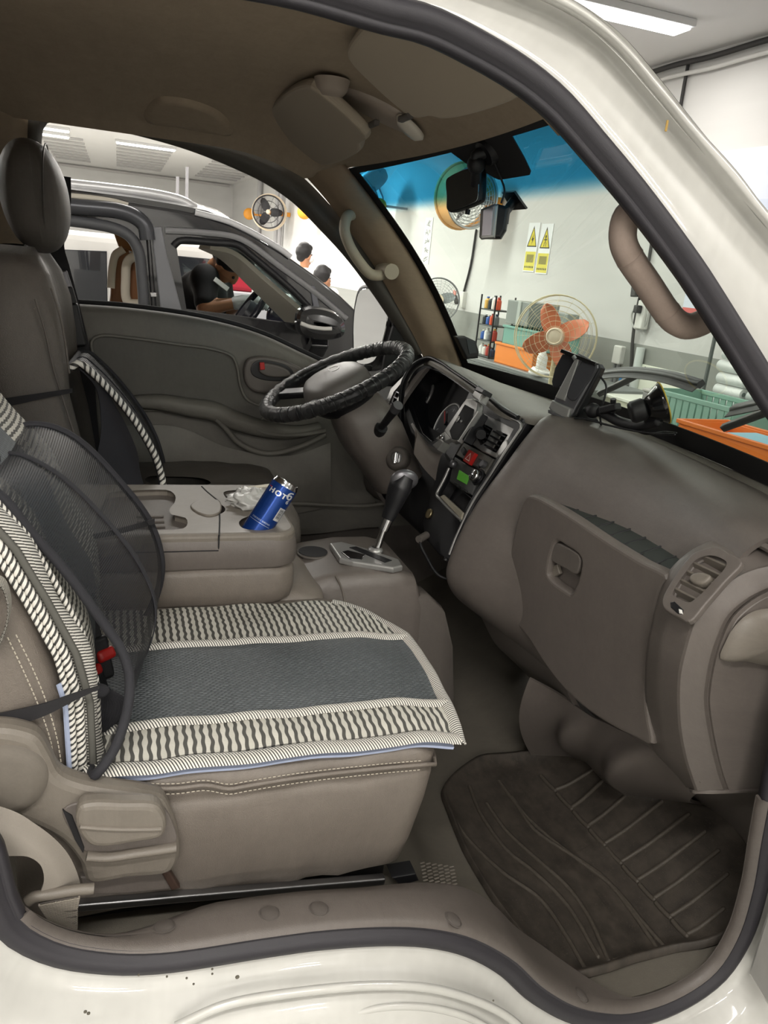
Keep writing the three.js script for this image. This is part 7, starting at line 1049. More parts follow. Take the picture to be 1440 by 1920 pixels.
{ // phone clamp on the centre panel
  const p = thing('phone_holder', 'grey spring phone clamp fixed in front of the instruments', 'phone holder'); const off = 0.05;
  const s = slabOn(FP.clone().addScaledVector(FN, 0), FN, FX, FY);
  part(p, 'clamp_body', s([[831, 808], [868, 754], [874, 747], [886, 746], [896, 754], [894, 770], [856, 826], [846, 828]], off, 0.02, 0.005), M.silver, 'grey clamp body');
  part(p, 'pad', s([[842, 808], [871, 758], [886, 766], [884, 780], [856, 824], [846, 822]], off + 0.004, 0.006, 0.002), M.blackMatte, 'black rubber pad'); part(p, 'back_block', s([[848, 812], [880, 760], [898, 772], [868, 826]], off - 0.01, 0.03, 0.004), M.black);
  part(p, 'upper_jaw', s([[884, 742], [891, 729], [905, 736], [897, 752]], off + 0.008, 0.024, 0.003), M.silver); part(p, 'upper_grip', s([[888, 731], [897, 722], [908, 730], [904, 738]], off + 0.02, 0.026, 0.003), M.black);
  part(p, 'lower_jaw', s([[810, 834], [826, 822], [832, 828], [819, 843]], off + 0.008, 0.024, 0.003), M.silver); part(p, 'jaw_link', s([[816, 822], [834, 808], [846, 822], [830, 830]], off + 0.002, 0.014, 0.003), M.silver);
  part(p, 'screw', place(lathe([[0, 0.005], [0.006, 0.004], [0.007, 0]], 20).rotateX(Math.PI / 2), basis(FX, FY, FN, onF(828, 820, off + 0.004))), M.chrome); part(p, 'button', place(lathe([[0, 0.004], [0.005, 0.003], [0.006, 0]], 16).rotateX(Math.PI / 2).scale(0.8, 1.4, 1), basis(FX, FY, FN, onF(859, 786, off + 0.005))), M.silver);
  part(p, 'button', place(lathe([[0, 0.003], [0.003, 0.002], [0.004, 0]], 16).rotateX(Math.PI / 2), basis(FX, FY, FN, onF(865, 790, off + 0.005))), M.silver);
  part(p, 'vent_arm', join(bar(onF(872, 800, off - 0.03), onF(900, 806, 0.0), 0.016, 0.02, 0.004), rod(onF(893, 795, 0.0), onF(902, 815, 0.018), 0.012)), M.black);
}
{ // holder on the dash top
  const n = thing('dash_holder', 'black folding device holder with grey rails standing on the dashboard', 'device holder');
  const P = onZ(1062, 782, 0.075), Nn = V(-0.80, 0.12, 0.58).normalize(), X = V(0, 1, 0).cross(Nn).normalize(), Yy = Nn.clone().cross(X), s = slabOn(P, Nn, X, Yy);
  part(n, 'back_plate', s([[1030, 766], [1083, 662], [1096, 668], [1121, 684], [1122, 690], [1072, 780], [1060, 785], [1036, 776]], 0.0, 0.014, 0.004), M.silverDark);
  part(n, 'face_pad', s([[1062, 742], [1070, 715], [1088, 680], [1097, 672], [1118, 684], [1118, 692], [1096, 726], [1074, 752]], 0.006, 0.008, 0.003, 40), std(0x37363a, 0.7)); part(n, 'rail', s([[1040, 745], [1082, 664], [1088, 668], [1064, 740], [1058, 752]], 0.006, 0.01, 0.003), M.silver);
  part(n, 'foot_shelf', s([[1028, 764], [1034, 750], [1070, 766], [1066, 782], [1058, 786], [1036, 777]], 0.012, 0.026, 0.004), M.silver, 'grey foot rail'); part(n, 'foot_lip', s([[1027, 768], [1060, 784], [1058, 789], [1027, 774]], 0.02, 0.012, 0.002), M.silverDark);
  part(n, 'side_jaw', join(s([[1112, 680], [1122, 682], [1127, 690], [1122, 702], [1082, 778], [1070, 785]], -0.002, 0.03, 0.004)), M.black);
  part(n, 'flap', s([[1034, 715], [1040, 690], [1054, 664], [1082, 664], [1078, 676], [1056, 720], [1046, 727], [1036, 726]], -0.004, 0.008, 0.003, 0), std(0x1f1e22, 0.75), 'black padded flap'); part(n, 'top_hood', bar(onP(1054, 658, P, Nn), onP(1120, 684, P, Nn), 0.008, 0.02, 0.002, Nn), M.blackGloss, 'black top visor');
  part(n, 'hinge', rod(onP(1078, 668, P, Nn).addScaledVector(Nn, 0.008), onP(1082, 674, P, Nn).addScaledVector(Nn, 0.008), 0.005), M.silver);
  part(n, 'base', place(lathe([[0, 0.03], [0.018, 0.028], [0.024, 0.012], [0.034, 0.0], [0, 0]], 28), new THREE.Matrix4().makeTranslation(P.x + 0.045, 1.343, P.z)), M.black);
  part(n, 'stand', bar(P.clone().addScaledVector(Yy, 0.02).addScaledVector(Nn, -0.01), V(P.x + 0.045, 1.365, P.z), 0.026, 0.02, 0.005), M.black);
  // suction mount with its arm
  const c = thing('suction_mount', 'black suction cup mount with flexible arm lying along the windscreen foot', 'suction mount'); const sc = onZ(1222, 762, 0.27), sn = V(-0.75, 0.1, 0.2).normalize(), cupDir = V(0.82, 0.42, 0.38).normalize(); const sm = lookBasis(sc, cupDir);
  part(c, 'suction_cup', place(lathe([[0.0, -0.012], [0.018, -0.012], [0.026, 0.0], [0.036, 0.014], [0.040, 0.022], [0.036, 0.023], [0, 0.012]], 40).rotateX(Math.PI / 2), sm), M.blackGloss); part(c, 'cup_edge', place(new THREE.TorusGeometry(0.0405, 0.0014, 8, 50).translate(0, 0, 0.023), sm), std(0xb9a23c, 0.5), 'yellowish rubber edge');
  part(c, 'knob', place(lathe([[0, 0.0], [0.019, 0.0], [0.022, 0.004], [0.022, 0.024], [0.018, 0.03], [0, 0.03]], 28).rotateX(-Math.PI / 2).translate(0, 0, -0.012), sm), M.black); const ka = sc.clone().addScaledVector(cupDir, -0.025);
  part(c, 'base_block', bar(onZ(1215, 790, 0.25), onZ(1240, 775, 0.28), 0.03, 0.024, 0.006), M.black); part(c, 'lever', bar(onZ(1188, 788, 0.25), onZ(1208, 780, 0.25), 0.014, 0.01, 0.003), M.silver);
  part(c, 'arm', tube([onZ(1232, 792, 0.28), onZ(1195, 798, 0.23), onZ(1160, 790, 0.18), onZ(1130, 774, 0.14), onZ(1105, 768, 0.11)], 0.0105, 40, 14), M.black); part(c, 'joint', join(place(new THREE.SphereGeometry(0.016, 18, 12), new THREE.Matrix4().makeTranslation(...onZ(1112, 770, 0.12).toArray())), bar(onZ(1128, 770, 0.14), onZ(1160, 762, 0.18), 0.02, 0.016, 0.004), rod(onZ(1148, 775, 0.16), onZ(1150, 748, 0.165), 0.006)), M.black);
  const w = thing('dash_wire', 'thin black wires trailing from the dash holder along the pad', 'wire'); part(w, 'lead', tube([onZ(1122, 702, 0.09), onZ(1136, 722, 0.11), onZ(1134, 745, 0.12), onZ(1126, 770, 0.12), onZ(1127, 800, 0.13)], 0.0022, 40, 7), M.black);
  part(w, 'lead', tube([onZ(1078, 784, 0.1), onZ(1100, 786, 0.12), onZ(1140, 797, 0.17), onZ(1180, 806, 0.22), onZ(1220, 812, 0.27), onZ(1265, 815, 0.33)], 0.0022, 50, 7), M.black); part(w, 'lead', tube([onZ(1188, 806, 0.22), onZ(1212, 814, 0.25), onZ(1245, 810, 0.29), onZ(1268, 812, 0.33)], 0.0018, 30, 7), M.black);
}
{ // small black box at the foot of the left pillar, wipers outside
  const t = thing('pillar_sensor', 'small black box stuck at the foot of the far pillar', 'sensor'); const a = onZ(862, 636, -0.60); part(t, 'body', slabZ([[856, 632], [872, 630], [893, 640], [899, 660], [897, 672], [876, 674]], -0.585, 0.03, 0.005), M.black); part(t, 'lens', slabZ([[874, 634], [890, 641], [895, 662], [880, 664]], -0.583, 0.004, 0.001), std(0x3a3f42, 0.25));
  const wOut = (px, py) => { let b = null, bd = 1e9; const d = sight(px, py).normalize(); for (let i = -40; i <= 40; i++) for (let j = 0; j <= 40; j++) { const w = wind(i / 40, j / 40), k = w.clone().sub(EYE), l = k.sub(d.clone().multiplyScalar(k.dot(d))).length(); if (l < bd) { bd = l; b = w; } } return b.clone().add(V(0.022, 0.018, 0)); };
  const wiper = (label, arm, blade) => { const o = thing('wiper', label, 'wiper'); const B = blade.map(p => wOut(...p)); part(o, 'blade_frame', sweep(curve(B, 30), [[-0.006, -0.008], [0.006, -0.008], [0.008, 0.004], [0.002, 0.01], [-0.006, 0.006]], V(-0.7, -0.7, 0)), M.black); part(o, 'rubber', sweep(curve(B.map(p => p.clone().add(V(-0.012, -0.01, 0))), 30), [[-0.002, -0.007], [0.002, -0.007], [0.001, 0.007], [-0.001, 0.007]], V(-0.7, -0.7, 0)), M.rubber); const A = arm.map(p => wOut(...p).add(V(0.012, 0.01, 0))); part(o, 'arm', sweep(curve(A, 20), [[-0.008, -0.004], [0.008, -0.004], [0.006, 0.005], [-0.006, 0.005]], V(-0.7, -0.7, 0)), M.black);
    for (const t2 of [0.1, 0.35, 0.65]) { const p = curve(B, 20)[Math.round(t2 * 20)]; part(o, 'rivet', place(new THREE.SphereGeometry(0.004, 10, 8), new THREE.Matrix4().makeTranslation(p.x - 0.004, p.y, p.z + 0.006)), M.steel); } };
  wiper('grey wiper blade across the windscreen foot behind the dash holder', [[1100, 760], [1135, 742], [1180, 722]], [[1100, 712], [1160, 714], [1230, 722], [1295, 738]]);
  wiper('grey wiper blade and arm at the right end of the windscreen', [[1320, 832], [1380, 806], [1440, 785], [1480, 765]], [[1352, 788], [1400, 775], [1440, 764], [1500, 750]]);
}
// ---------------------------------------------------------------- the black van beside the truck
{
  const ZN = -1.9, ZF = -3.8, v = thing('black_van', 'black van with open sliding door and silver roof rail beside the truck', 'van');
  const pnt = phy(0x1c1c20, 0.25, { clearcoat: 1, clearcoatRoughness: 0.05 }), frame = std(0x66676b, 0.45), dark = std(0x1b1b1e, 0.5);
  const q = (l, z) => l.map(p => { const w = onZ(p[0], p[1], z); return [w.x, w.y]; });
  const roof = q([[125, 364], [250, 380], [330, 393], [385, 404], [430, 419], [480, 445], [530, 474], [590, 516], [640, 556], [690, 604]], ZN);
  const outline = [[-2.85, 0.35], [-2.85, 0.9], [-2.78, 1.4], [-2.6, 1.72], [-2.2, 1.79], [-1.0, 1.80], ...roof, [1.25, 1.18], [1.75, 1.08], [2.1, 0.95], [2.2, 0.7], [2.2, 0.35], [1.75, 0.28], [1.72, 0.5], [1.55, 0.66], [1.3, 0.68], [1.1, 0.55], [1.02, 0.28], [-1.35, 0.28], [-1.42, 0.5], [-1.6, 0.66], [-1.85, 0.66], [-2.02, 0.5], [-2.1, 0.28]];
  const slide = q([[-150, 385], [-60, 396], [60, 405], [150, 413], [222, 427], [248, 444], [262, 470], [268, 520], [271, 578]], ZN).concat([[0.12, 0.45], [-1.0, 0.45]]);
  const fwin = q([[325, 462], [336, 452], [400, 455], [446, 460], [470, 478], [520, 520], [560, 556], [585, 585], [600, 618], [500, 606], [420, 595], [345, 586]], ZN);
  const shape = (o, t, z, holes) => slab(V(0, 0, z), X1, Y1, o.map(p => V2(...p)), t, 0.012, holes);
  part(v, 'side_panel', shape(outline, 0.06, ZN - 0.06, [slide, fwin]), pnt, 'black side of the van');
  part(v, 'far_side_panel', shape(outline, 0.06, ZF, [[[-2.4, 1.08], [-2.3, 1.62], [-1.1, 1.68], [-1.1, 1.06]], [[-1.0, 0.5], [-1.0, 1.68], [0.08, 1.69], [0.14, 1.1], [0.16, 0.5]], [[0.22, 0.5], [0.2, 1.69], [0.55, 1.67], [0.8, 1.5], [1.02, 1.3], [1.1, 1.1], [1.05, 0.5]]]), pnt);
  const top = roof.filter((_, i) => i < 5);
  part(v, 'roof', plate([[-2.6, 1.72], [-2.2, 1.79], [-1.0, 1.80], ...top].map(([x, y]) => Array.from({ length: 13 }, (_, j) => { const u = j / 12; return V(x, y + 0.07 * Math.sin(Math.PI * u), lerp(ZN - 0.02, ZF + 0.02, u)); })), 0.02, { flip: false }), pnt);
  part(v, 'headlining', plate([[-2.6, 1.68], [-2.2, 1.74], [-1.0, 1.75], ...top.map(([x, y]) => [x, y - 0.05])].map(([x, y]) => [V(x, y, ZN - 0.08), V(x, y + 0.03, (ZN + ZF) / 2), V(x, y, ZF + 0.08)]), 0.01), std(0xa08263, 0.8), 'tan roof lining of the van');
  const ws = roof.slice(4).concat([[1.25, 1.18]]);
  part(v, 'windscreen', plate(ws.map(([x, y]) => Array.from({ length: 9 }, (_, j) => { const u = j / 8; return V(x + 0.1 * Math.sin(Math.PI * u), y, lerp(ZN - 0.08, ZF + 0.08, u)); })), 0.006), phy(0xdfeae6, 0.02, { transmission: 0.9, thickness: 0 }));
  part(v, 'bonnet', plate([[1.22, 1.19], [1.5, 1.15], [1.75, 1.09], [2.1, 0.96], [2.2, 0.72], [2.2, 0.35]].map(([x, y]) => Array.from({ length: 9 }, (_, j) => { const u = j / 8; return V(x + 0.06 * Math.sin(Math.PI * u), y + 0.03 * Math.sin(Math.PI * u), lerp(ZN - 0.02, ZF + 0.02, u)); })), 0.02), pnt);
  part(v, 'tailgate', plate([0.35, 0.9, 1.4, 1.72].map((y, i) => [ZN - 0.03, (ZN + ZF) / 2, ZF + 0.03].map(z => V([-2.84, -2.84, -2.76, -2.6][i], y, z))), 0.03), pnt);
  part(v, 'floor_pan', rbox(4.9, 0.1, 1.8, -0.3, 0.36, (ZN + ZF) / 2, 0.02), dark);
  // bright roof rail, and pale strips painted as edge highlights
  const rail = curve(P3([[-60, 336], [60, 340], [128, 346], [230, 357], [300, 367], [345, 379], [366, 393]], ZN - 0.18), 40);
  part(v, 'roof_rail', sweep(rail, [[-0.02, -0.012], [0.018, -0.012], [0.022, 0.0], [0.01, 0.014], [-0.02, 0.012]], Z1), std(0xdfdfe1, 0.3, { metalness: 0.3 }), 'silver roof rail');
  part(v, 'roof_edge_highlight', sweep(curve(P3([[366, 398], [430, 416], [480, 440], [530, 470], [545, 482]], ZN + 0.008), 30), circle(0.012, 10, 0.01), Z1), std(0xd9d9dc, 0.3));
  part(v, 'door_edge_highlight', sweep(curve(P3([[80, 366], [150, 370], [215, 379], [240, 386]], ZN + 0.006), 20), [[-0.012, -0.006], [0.012, -0.006], [0.012, 0.006], [-0.012, 0.006]], Z1), std(0xcfc8ba, 0.4));
  // sliding door rail, seals and pillars
  part(v, 'slide_rail', sweep(curve(P3([[-60, 372], [60, 380], [150, 388], [225, 396], [256, 408], [272, 424], [277, 450]], ZN + 0.015), 50), circle(0.03, 12, 0.03), Z1), std(0x55565b, 0.3, { metalness: 0.4 }), 'grey sliding door track');
  part(v, 'door_seal', sweep(curve(P3([[-60, 399], [60, 408], [150, 416], [220, 430], [246, 446], [260, 472], [266, 520], [270, 575]], ZN + 0.0), 60), circle(0.022, 12, 0.03), Z1), std(0x5d5e62, 0.5));
  part(v, 'door_post', slabZ([[272, 424], [280, 422], [294, 576], [284, 577]], ZN + 0.01, 0.06, 0.008), pnt); part(v, 'door_latch', slabZ([[281, 548], [294, 549], [295, 557], [283, 557]], ZN + 0.02, 0.01, 0.003), M.chrome);
  part(v, 'pillar_cover', slabZ([[283, 426], [303, 425], [314, 480], [342, 586], [301, 580]], ZN + 0.012, 0.03, 0.006), std(0x8b8c91, 0.4), 'grey pillar cover');
  part(v, 'window_seal', sweep(curve([...fwin.slice(0, 9).map(p => V(p[0], p[1], ZN + 0.004))], 50), circle(0.014, 10, 0.016), Z1), dark);
  part(v, 'pillar_moulding', sweep(curve(P3([[310, 432], [380, 436], [440, 444], [466, 456], [520, 496], [590, 548], [650, 598]], ZN + 0.006), 40), [[-0.014, -0.006], [0.014, -0.006], [0.01, 0.008], [-0.01, 0.008]], Z1), std(0x8a8a8c, 0.4));
  // far pillar trim seen through the window, quarter light bar
  part(v, 'pillar_trim', plate(between([P3([[395, 458], [440, 470], [500, 520], [560, 572], [590, 598]], ZN - 0.12), P3([[375, 458], [415, 478], [470, 530], [520, 580], [540, 600]], ZN - 0.3)], 24, 6), 0.02), std(0xd0cabb, 0.6), 'beige inner pillar trim');
  part(v, 'quarter_bar', slabZ([[581, 535], [591, 537], [600, 580], [588, 577]], ZN + 0.01, 0.03, 0.004), std(0x777880, 0.4));
  part(v, 'quarter_glass', slabZ([[500, 500], [578, 552], [582, 576], [560, 570]], ZN - 0.02, 0.006, 0.001), phy(0xcfdcd8, 0.05, { transmission: 0.6, thickness: 0 }));
  // mirror
  const mr = part(v, 'wing_mirror', slabZ([[562, 600], [568, 583], [582, 577], [600, 577], [632, 586], [650, 602], [654, 618], [648, 634], [620, 641], [585, 637], [566, 626]], ZN + 0.2, 0.16, 0.06, 60), pnt, 'glossy black van mirror'); part(mr, 'mirror_stripe', sweep(curve(P3([[564, 606], [580, 612], [605, 616], [622, 616]], ZN + 0.205), 20), circle(0.008, 8, 0.006), Z1), M.white); part(mr, 'mirror_foot', bar(onZ(600, 640, ZN + 0.1), onZ(590, 660, ZN), 0.08, 0.05, 0.01), pnt);
  // inside: dash, wheel, seats
  part(v, 'van_dash', rbox(0.3, 0.2, 1.7, 1.0, 1.1, (ZN + ZF) / 2, 0.05), dark);
  const w0 = onZ(462, 590, -2.4); part(v, 'van_steering_wheel', place(new THREE.TorusGeometry(0.18, 0.016, 12, 50), lookBasis(w0, V(-0.75, 0.5, 0.0))), std(0x2a2b35, 0.25)); part(v, 'van_wheel_hub', place(new THREE.CylinderGeometry(0.07, 0.08, 0.05, 24).rotateX(Math.PI / 2), lookBasis(w0, V(-0.75, 0.5, 0.0))), std(0x3a3b44, 0.3));
  part(v, 'instrument_screen', slabZ([[505, 580], [520, 568], [545, 580], [548, 606], [530, 614], [505, 612]], -2.3, 0.06, 0.02, 40), phy(0x4c4a5c, 0.12, { clearcoat: 1 }));
  const brown = std(0x8a5a34, 0.5), cream = std(0xeadfcd, 0.5);
  const vanSeat = (pix, z, trim) => { const s = part(v, 'van_seat', slabZ(pix, z, 0.42, 0.03, 50), brown, 'brown leather van seat with cream trim'); part(s, 'trim', sweep(curve(P3(trim, z + 0.01), 40), circle(0.02, 10, 0.014), Z1), cream); };
  vanSeat([[207, 545], [205, 500], [209, 475], [222, 466], [240, 468], [246, 480], [240, 545], [242, 600], [206, 600]], -3.0, [[208, 540], [211, 500], [217, 478], [232, 467]]);
  vanSeat([[236, 560], [238, 500], [244, 482], [262, 474], [285, 480], [290, 520], [290, 620], [238, 620]], -2.25, [[262, 570], [240, 566], [236, 520], [240, 490], [256, 478]]);
  part(v, 'rear_pillar_trim', slabZ([[200, 424], [232, 430], [262, 452], [266, 478], [240, 470], [222, 462], [214, 440]], -3.6, 0.05, 0.01), std(0x9b7346, 0.6), 'tan pillar trim');
  for (const [x, z] of [[1.4, ZN - 0.12], [-1.73, ZN - 0.12], [1.4, ZF + 0.12], [-1.73, ZF + 0.12]]) { const w = part(v, 'wheel', place(lathe([[0.19, -0.1], [0.31, -0.1], [0.335, -0.07], [0.335, 0.07], [0.31, 0.1], [0.19, 0.1]], 40).rotateX(Math.PI / 2), new THREE.Matrix4().makeTranslation(x, 0.335, z)), M.rubber); part(w, 'rim', place(lathe([[0, -0.05], [0.19, -0.06], [0.2, 0.08], [0.18, 0.05], [0, 0.04]], 30).rotateX(Math.PI / 2), new THREE.Matrix4().makeTranslation(x, 0.335, z)), M.silver); }
}
// cars further back
function farCar(label, x, z, len, h, m, name) {
  const o = thing(name, label, 'car'); const P = l => l.map(([a, b]) => V2(x + a * len, b * h)); const W = 1.8;
  part(o, 'body', slab(V(0, 0, z - W), X1, Y1, P([[-0.5, 0.16], [-0.5, 0.5], [-0.47, 0.58], [0.2, 0.6], [0.42, 0.52], [0.5, 0.4], [0.5, 0.16]]), W, 0.06), m);
  part(o, 'cabin', slab(V(0, 0, z - W + 0.12), X1, Y1, P([[-0.46, 0.57], [-0.4, 0.92], [-0.34, 1.0], [0.0, 1.0], [0.08, 0.95], [0.26, 0.58]]), W - 0.24, 0.07), m);
  const gl = phy(0x2b2d31, 0.08, { clearcoat: 1 }); for (const p of [[[-0.42, 0.62], [-0.37, 0.9], [-0.24, 0.92], [-0.24, 0.62]], [[-0.22, 0.62], [-0.22, 0.93], [-0.04, 0.93], [-0.03, 0.62]], [[-0.01, 0.62], [-0.02, 0.93], [0.03, 0.92], [0.2, 0.62]]]) part(o, 'window', slab(V(0, 0, z - 0.125), X1, Y1, P(p), 0.02, 0.006), gl);
  part(o, 'windscreen', place(rbox(0.02, 0.42 * h * 1.3, W - 0.45, 0, 0, 0, 0.006).rotateZ(0.95), new THREE.Matrix4().makeTranslation(x + 0.18 * len, 0.79 * h, z - W / 2)), gl);
  for (const a of [-0.32, 0.32]) for (const s of [0.06, W - 0.06]) { const w = part(o, 'wheel', place(lathe([[0.18, -0.1], [0.3, -0.1], [0.32, -0.06], [0.32, 0.06], [0.3, 0.1], [0.18, 0.1]], 36).rotateX(Math.PI / 2), new THREE.Matrix4().makeTranslation(x + a * len, 0.32, z - s)), M.rubber); part(w, 'rim', place(lathe([[0, -0.04], [0.18, -0.05], [0.19, 0.11], [0.17, 0.08], [0, 0.06]], 24).rotateX(Math.PI / 2), new THREE.Matrix4().makeTranslation(x + a * len, 0.32, z - s)), M.silver); }
  part(o, 'bumper_strip', rbox(len * 0.8, 0.05, 0.03, x, 0.3 * h, z + 0.005, 0.01), M.chrome); part(o, 'belt_strip', rbox(len * 0.62, 0.025, 0.02, x - len * 0.1, 0.595 * h, z - 0.1, 0.006), M.chrome); part(o, 'door_handle', rbox(0.16, 0.03, 0.03, x - 0.1 * len, 0.52 * h, z + 0.006, 0.01), M.chrome);
}
farCar('white car parked beyond the black van, seen through its open sliding door', 1.0, -5.3, 4.5, 1.66, phy(0xe6e4df, 0.25, { clearcoat: 1 }), 'white_car');
farCar('silver car parked in the far row, seen through the front window of the van', 1.6, -9.5, 4.4, 1.5, phy(0xc9cacd, 0.25, { clearcoat: 1, metalness: 0.3 }), 'silver_car');
// ---------------------------------------------------------------- people
function blobMesh(bones, cell, blend = 0.025) { // bones: [a, b, ra, rb]
  const lo = V(1e9, 1e9, 1e9), hi = V(-1e9, -1e9, -1e9); for (const [a, b, ra, rb] of bones) { for (const [p, r] of [[a, ra], [b, rb]]) { lo.min(p.clone().addScalar(-r - 0.05)); hi.max(p.clone().addScalar(r + 0.05)); } }
  const size = hi.clone().sub(lo), half = Math.max(size.x, size.y, size.z) / 2, cen = lo.clone().add(hi).multiplyScalar(0.5), N = Math.min(150, Math.ceil(2 * half / cell));
  const mc = new MarchingCubes(N, new THREE.MeshStandardMaterial(), false, false, 400000); mc.isolation = 0; const f = mc.field;
  const bb = bones.map(([a, b, ra, rb]) => ({ a, d: b.clone().sub(a), l2: Math.max(1e-9, b.clone().sub(a).lengthSq()), ra, rb }));
  for (let k = 0; k < N; k++) { const z = cen.z + ((k - N / 2) / (N / 2)) * half; for (let j = 0; j < N; j++) { const y = cen.y + ((j - N / 2) / (N / 2)) * half; for (let i = 0; i < N; i++) { const x = cen.x + ((i - N / 2) / (N / 2)) * half;
    let s = 0, mn = 1; for (const o of bb) { const px = x - o.a.x, py = y - o.a.y, pz = z - o.a.z; const t = clamp((px * o.d.x + py * o.d.y + pz * o.d.z) / o.l2); const qx = px - o.d.x * t, qy = py - o.d.y * t, qz = pz - o.d.z * t; const dd = Math.sqrt(qx * qx + qy * qy + qz * qz) - (o.ra + (o.rb - o.ra) * t); if (dd < mn) mn = dd; s += Math.exp(-Math.max(-0.5, dd) / blend); }
    f[k * N * N + j * N + i] = mn > 0.3 ? -mn : blend * Math.log(s); } } }
  mc.update(); const g = new THREE.BufferGeometry(); const n = mc.count; const pos = mc.positionArray.slice(0, n * 3), nor = mc.normalArray.slice(0, n * 3);
  for (let i = 0; i < n; i++) { pos[3 * i] = cen.x + pos[3 * i] * half; pos[3 * i + 1] = cen.y + pos[3 * i + 1] * half; pos[3 * i + 2] = cen.z + pos[3 * i + 2] * half; }
  g.setAttribute('position', new THREE.BufferAttribute(pos, 3)); g.setAttribute('normal', new THREE.BufferAttribute(nor, 3)); g.setAttribute('uv', new THREE.BufferAttribute(new Float32Array(n * 2), 2)); return g;
}
const skinM = phy(0xb98463, 0.5, { sheen: 0.2 }), hairM = std(0x161415, 0.6), blackCloth = std(0x1d1d20, 0.85, { bumpMap: rep(grainTex, 6), bumpScale: 0.002 }), whiteCloth = std(0xe9e8e6, 0.85), gloveM = std(0xdfe0e2, 0.6);
function person(label, J, mats) { // J: joint table
  const o = thing('person', label, 'person'); const B = (a, b, ra, rb) => [J[a], J[b], ra, rb];
  const fwd = J.face.clone().normalize(), up = J.head.clone().sub(J.neck).normalize(), side = up.clone().cross(fwd).normalize(), fw = side.clone().cross(up).normalize(); const hd = (x, y, z) => J.head.clone().addScaledVector(side, x).addScaledVector(up, y).addScaledVector(fw, z);
  const arm = s => [B('sh' + s, 'el' + s, 0.05, 0.04), B('el' + s, 'wr' + s, 0.041, 0.028)];
  const hand = s => { const a = J['wr' + s], d = J['hd' + s].clone().normalize(), n = J['pn' + s].clone().normalize(), c = d.clone().cross(n).normalize(); const P = (l, w, h) => a.clone().addScaledVector(d, l).addScaledVector(c, w).addScaledVector(n, h); const out = [[P(0.0, 0, 0), P(0.075, 0, 0), 0.028, 0.03]];
    [[-0.028, 0.062], [-0.009, 0.072], [0.01, 0.068], [0.028, 0.052]].forEach(([w, L]) => { out.push([P(0.085, w, 0), P(0.085 + L * 0.5, w * 1.1, -0.012), 0.0095, 0.009], [P(0.085 + L * 0.5, w * 1.1, -0.012), P(0.085 + L * 0.85, w * 1.1, -0.04), 0.009, 0.0075]); }); out.push([P(0.025, -0.025, -0.005), P(0.06, -0.05, -0.025), 0.012, 0.0105], [P(0.06, -0.05, -0.025), P(0.09, -0.05, -0.04), 0.0105, 0.008]); return out; };
  const legs = ['L', 'R'].flatMap(s => [B('hp' + s, 'kn' + s, 0.085, 0.06), B('kn' + s, 'an' + s, 0.058, 0.04)]);
  const torso = [[J.pelvis, J.waist, 0.135, 0.125], [J.waist, J.chest, 0.12, 0.122], [J.chest, J.neck.clone().lerp(J.chest, 0.35), 0.11, 0.06], [J.chest, J.shL, 0.1, 0.055], [J.chest, J.shR, 0.1, 0.055], [J.neck.clone().lerp(J.chest, 0.3), J.neck, 0.06, 0.054]];
  const head = [[hd(0, 0.02, -0.015), hd(0, 0.045, -0.02), 0.082, 0.08], [hd(0, -0.04, 0.03), hd(0, -0.075, 0.045), 0.06, 0.042], [J.neck, hd(0, -0.05, -0.01), 0.052, 0.052], [hd(0, 0.0, 0.085), hd(0, -0.025, 0.1), 0.011, 0.014], [hd(0.078, -0.005, -0.005), hd(0.082, -0.03, -0.005), 0.014, 0.011], [hd(-0.078, -0.005, -0.005), hd(-0.082, -0.03, -0.005), 0.014, 0.011], [hd(-0.025, -0.06, 0.078), hd(0.025, -0.06, 0.078), 0.008, 0.008]];
  part(o, 'body', join(blobMesh([...torso.map(b => [b[0], b[1], b[2] - 0.015, b[3] - 0.012]), ...arm('L'), ...arm('R'), ...legs], 0.014, 0.02), blobMesh(head, 0.0045, 0.012), blobMesh(hand('L'), 0.0035, 0.006), blobMesh(hand('R'), 0.0035, 0.006)), skinM);
  for (const s of [-1, 1]) { const e = hd(s * 0.032, 0.008, 0.077); part(o, 'eye', place(new THREE.SphereGeometry(0.009, 12, 8), new THREE.Matrix4().makeTranslation(e.x, e.y, e.z)), std(0x2a2320, 0.3)); }
  part(o, 'hair', blobMesh([[hd(0, 0.05, -0.03), hd(0, 0.075, -0.02), 0.088, 0.078], [hd(0, 0.0, -0.05), hd(0, -0.03, -0.06), 0.075, 0.055], [hd(0.05, 0.04, -0.01), hd(0.06, 0.0, -0.02), 0.05, 0.035], [hd(-0.05, 0.04, -0.01), hd(-0.06, 0.0, -0.02), 0.05, 0.035], [hd(-0.04, 0.085, 0.04), hd(0.04, 0.085, 0.04), 0.03, 0.03]], 0.007, 0.012), hairM, 'short black hair');
  const slv = s => { const e = J['sh' + s].clone().lerp(J['el' + s], J.sleeve || 0.72); return [J['sh' + s], e, 0.066, 0.07]; };
  part(o, 'shirt', blobMesh([...torso.slice(0, 5).map(b => [b[0], b[1], b[2] + 0.012, b[3] + 0.012]), slv('L'), slv('R')].map(b => [b[0], b[1], b[2] - 0.008, b[3] - 0.006]), 0.012, 0.028), mats.shirt, mats.shirtLabel);
  part(o, 'trousers', blobMesh(['L', 'R'].flatMap(s => [[J.pelvis, J['hp' + s], 0.12, 0.1], [J['hp' + s], J['kn' + s], 0.1, 0.08], [J['kn' + s], J['an' + s].clone().add(V(0, 0.03, 0)), 0.078, 0.065]]), 0.014, 0.03), mats.trousers);
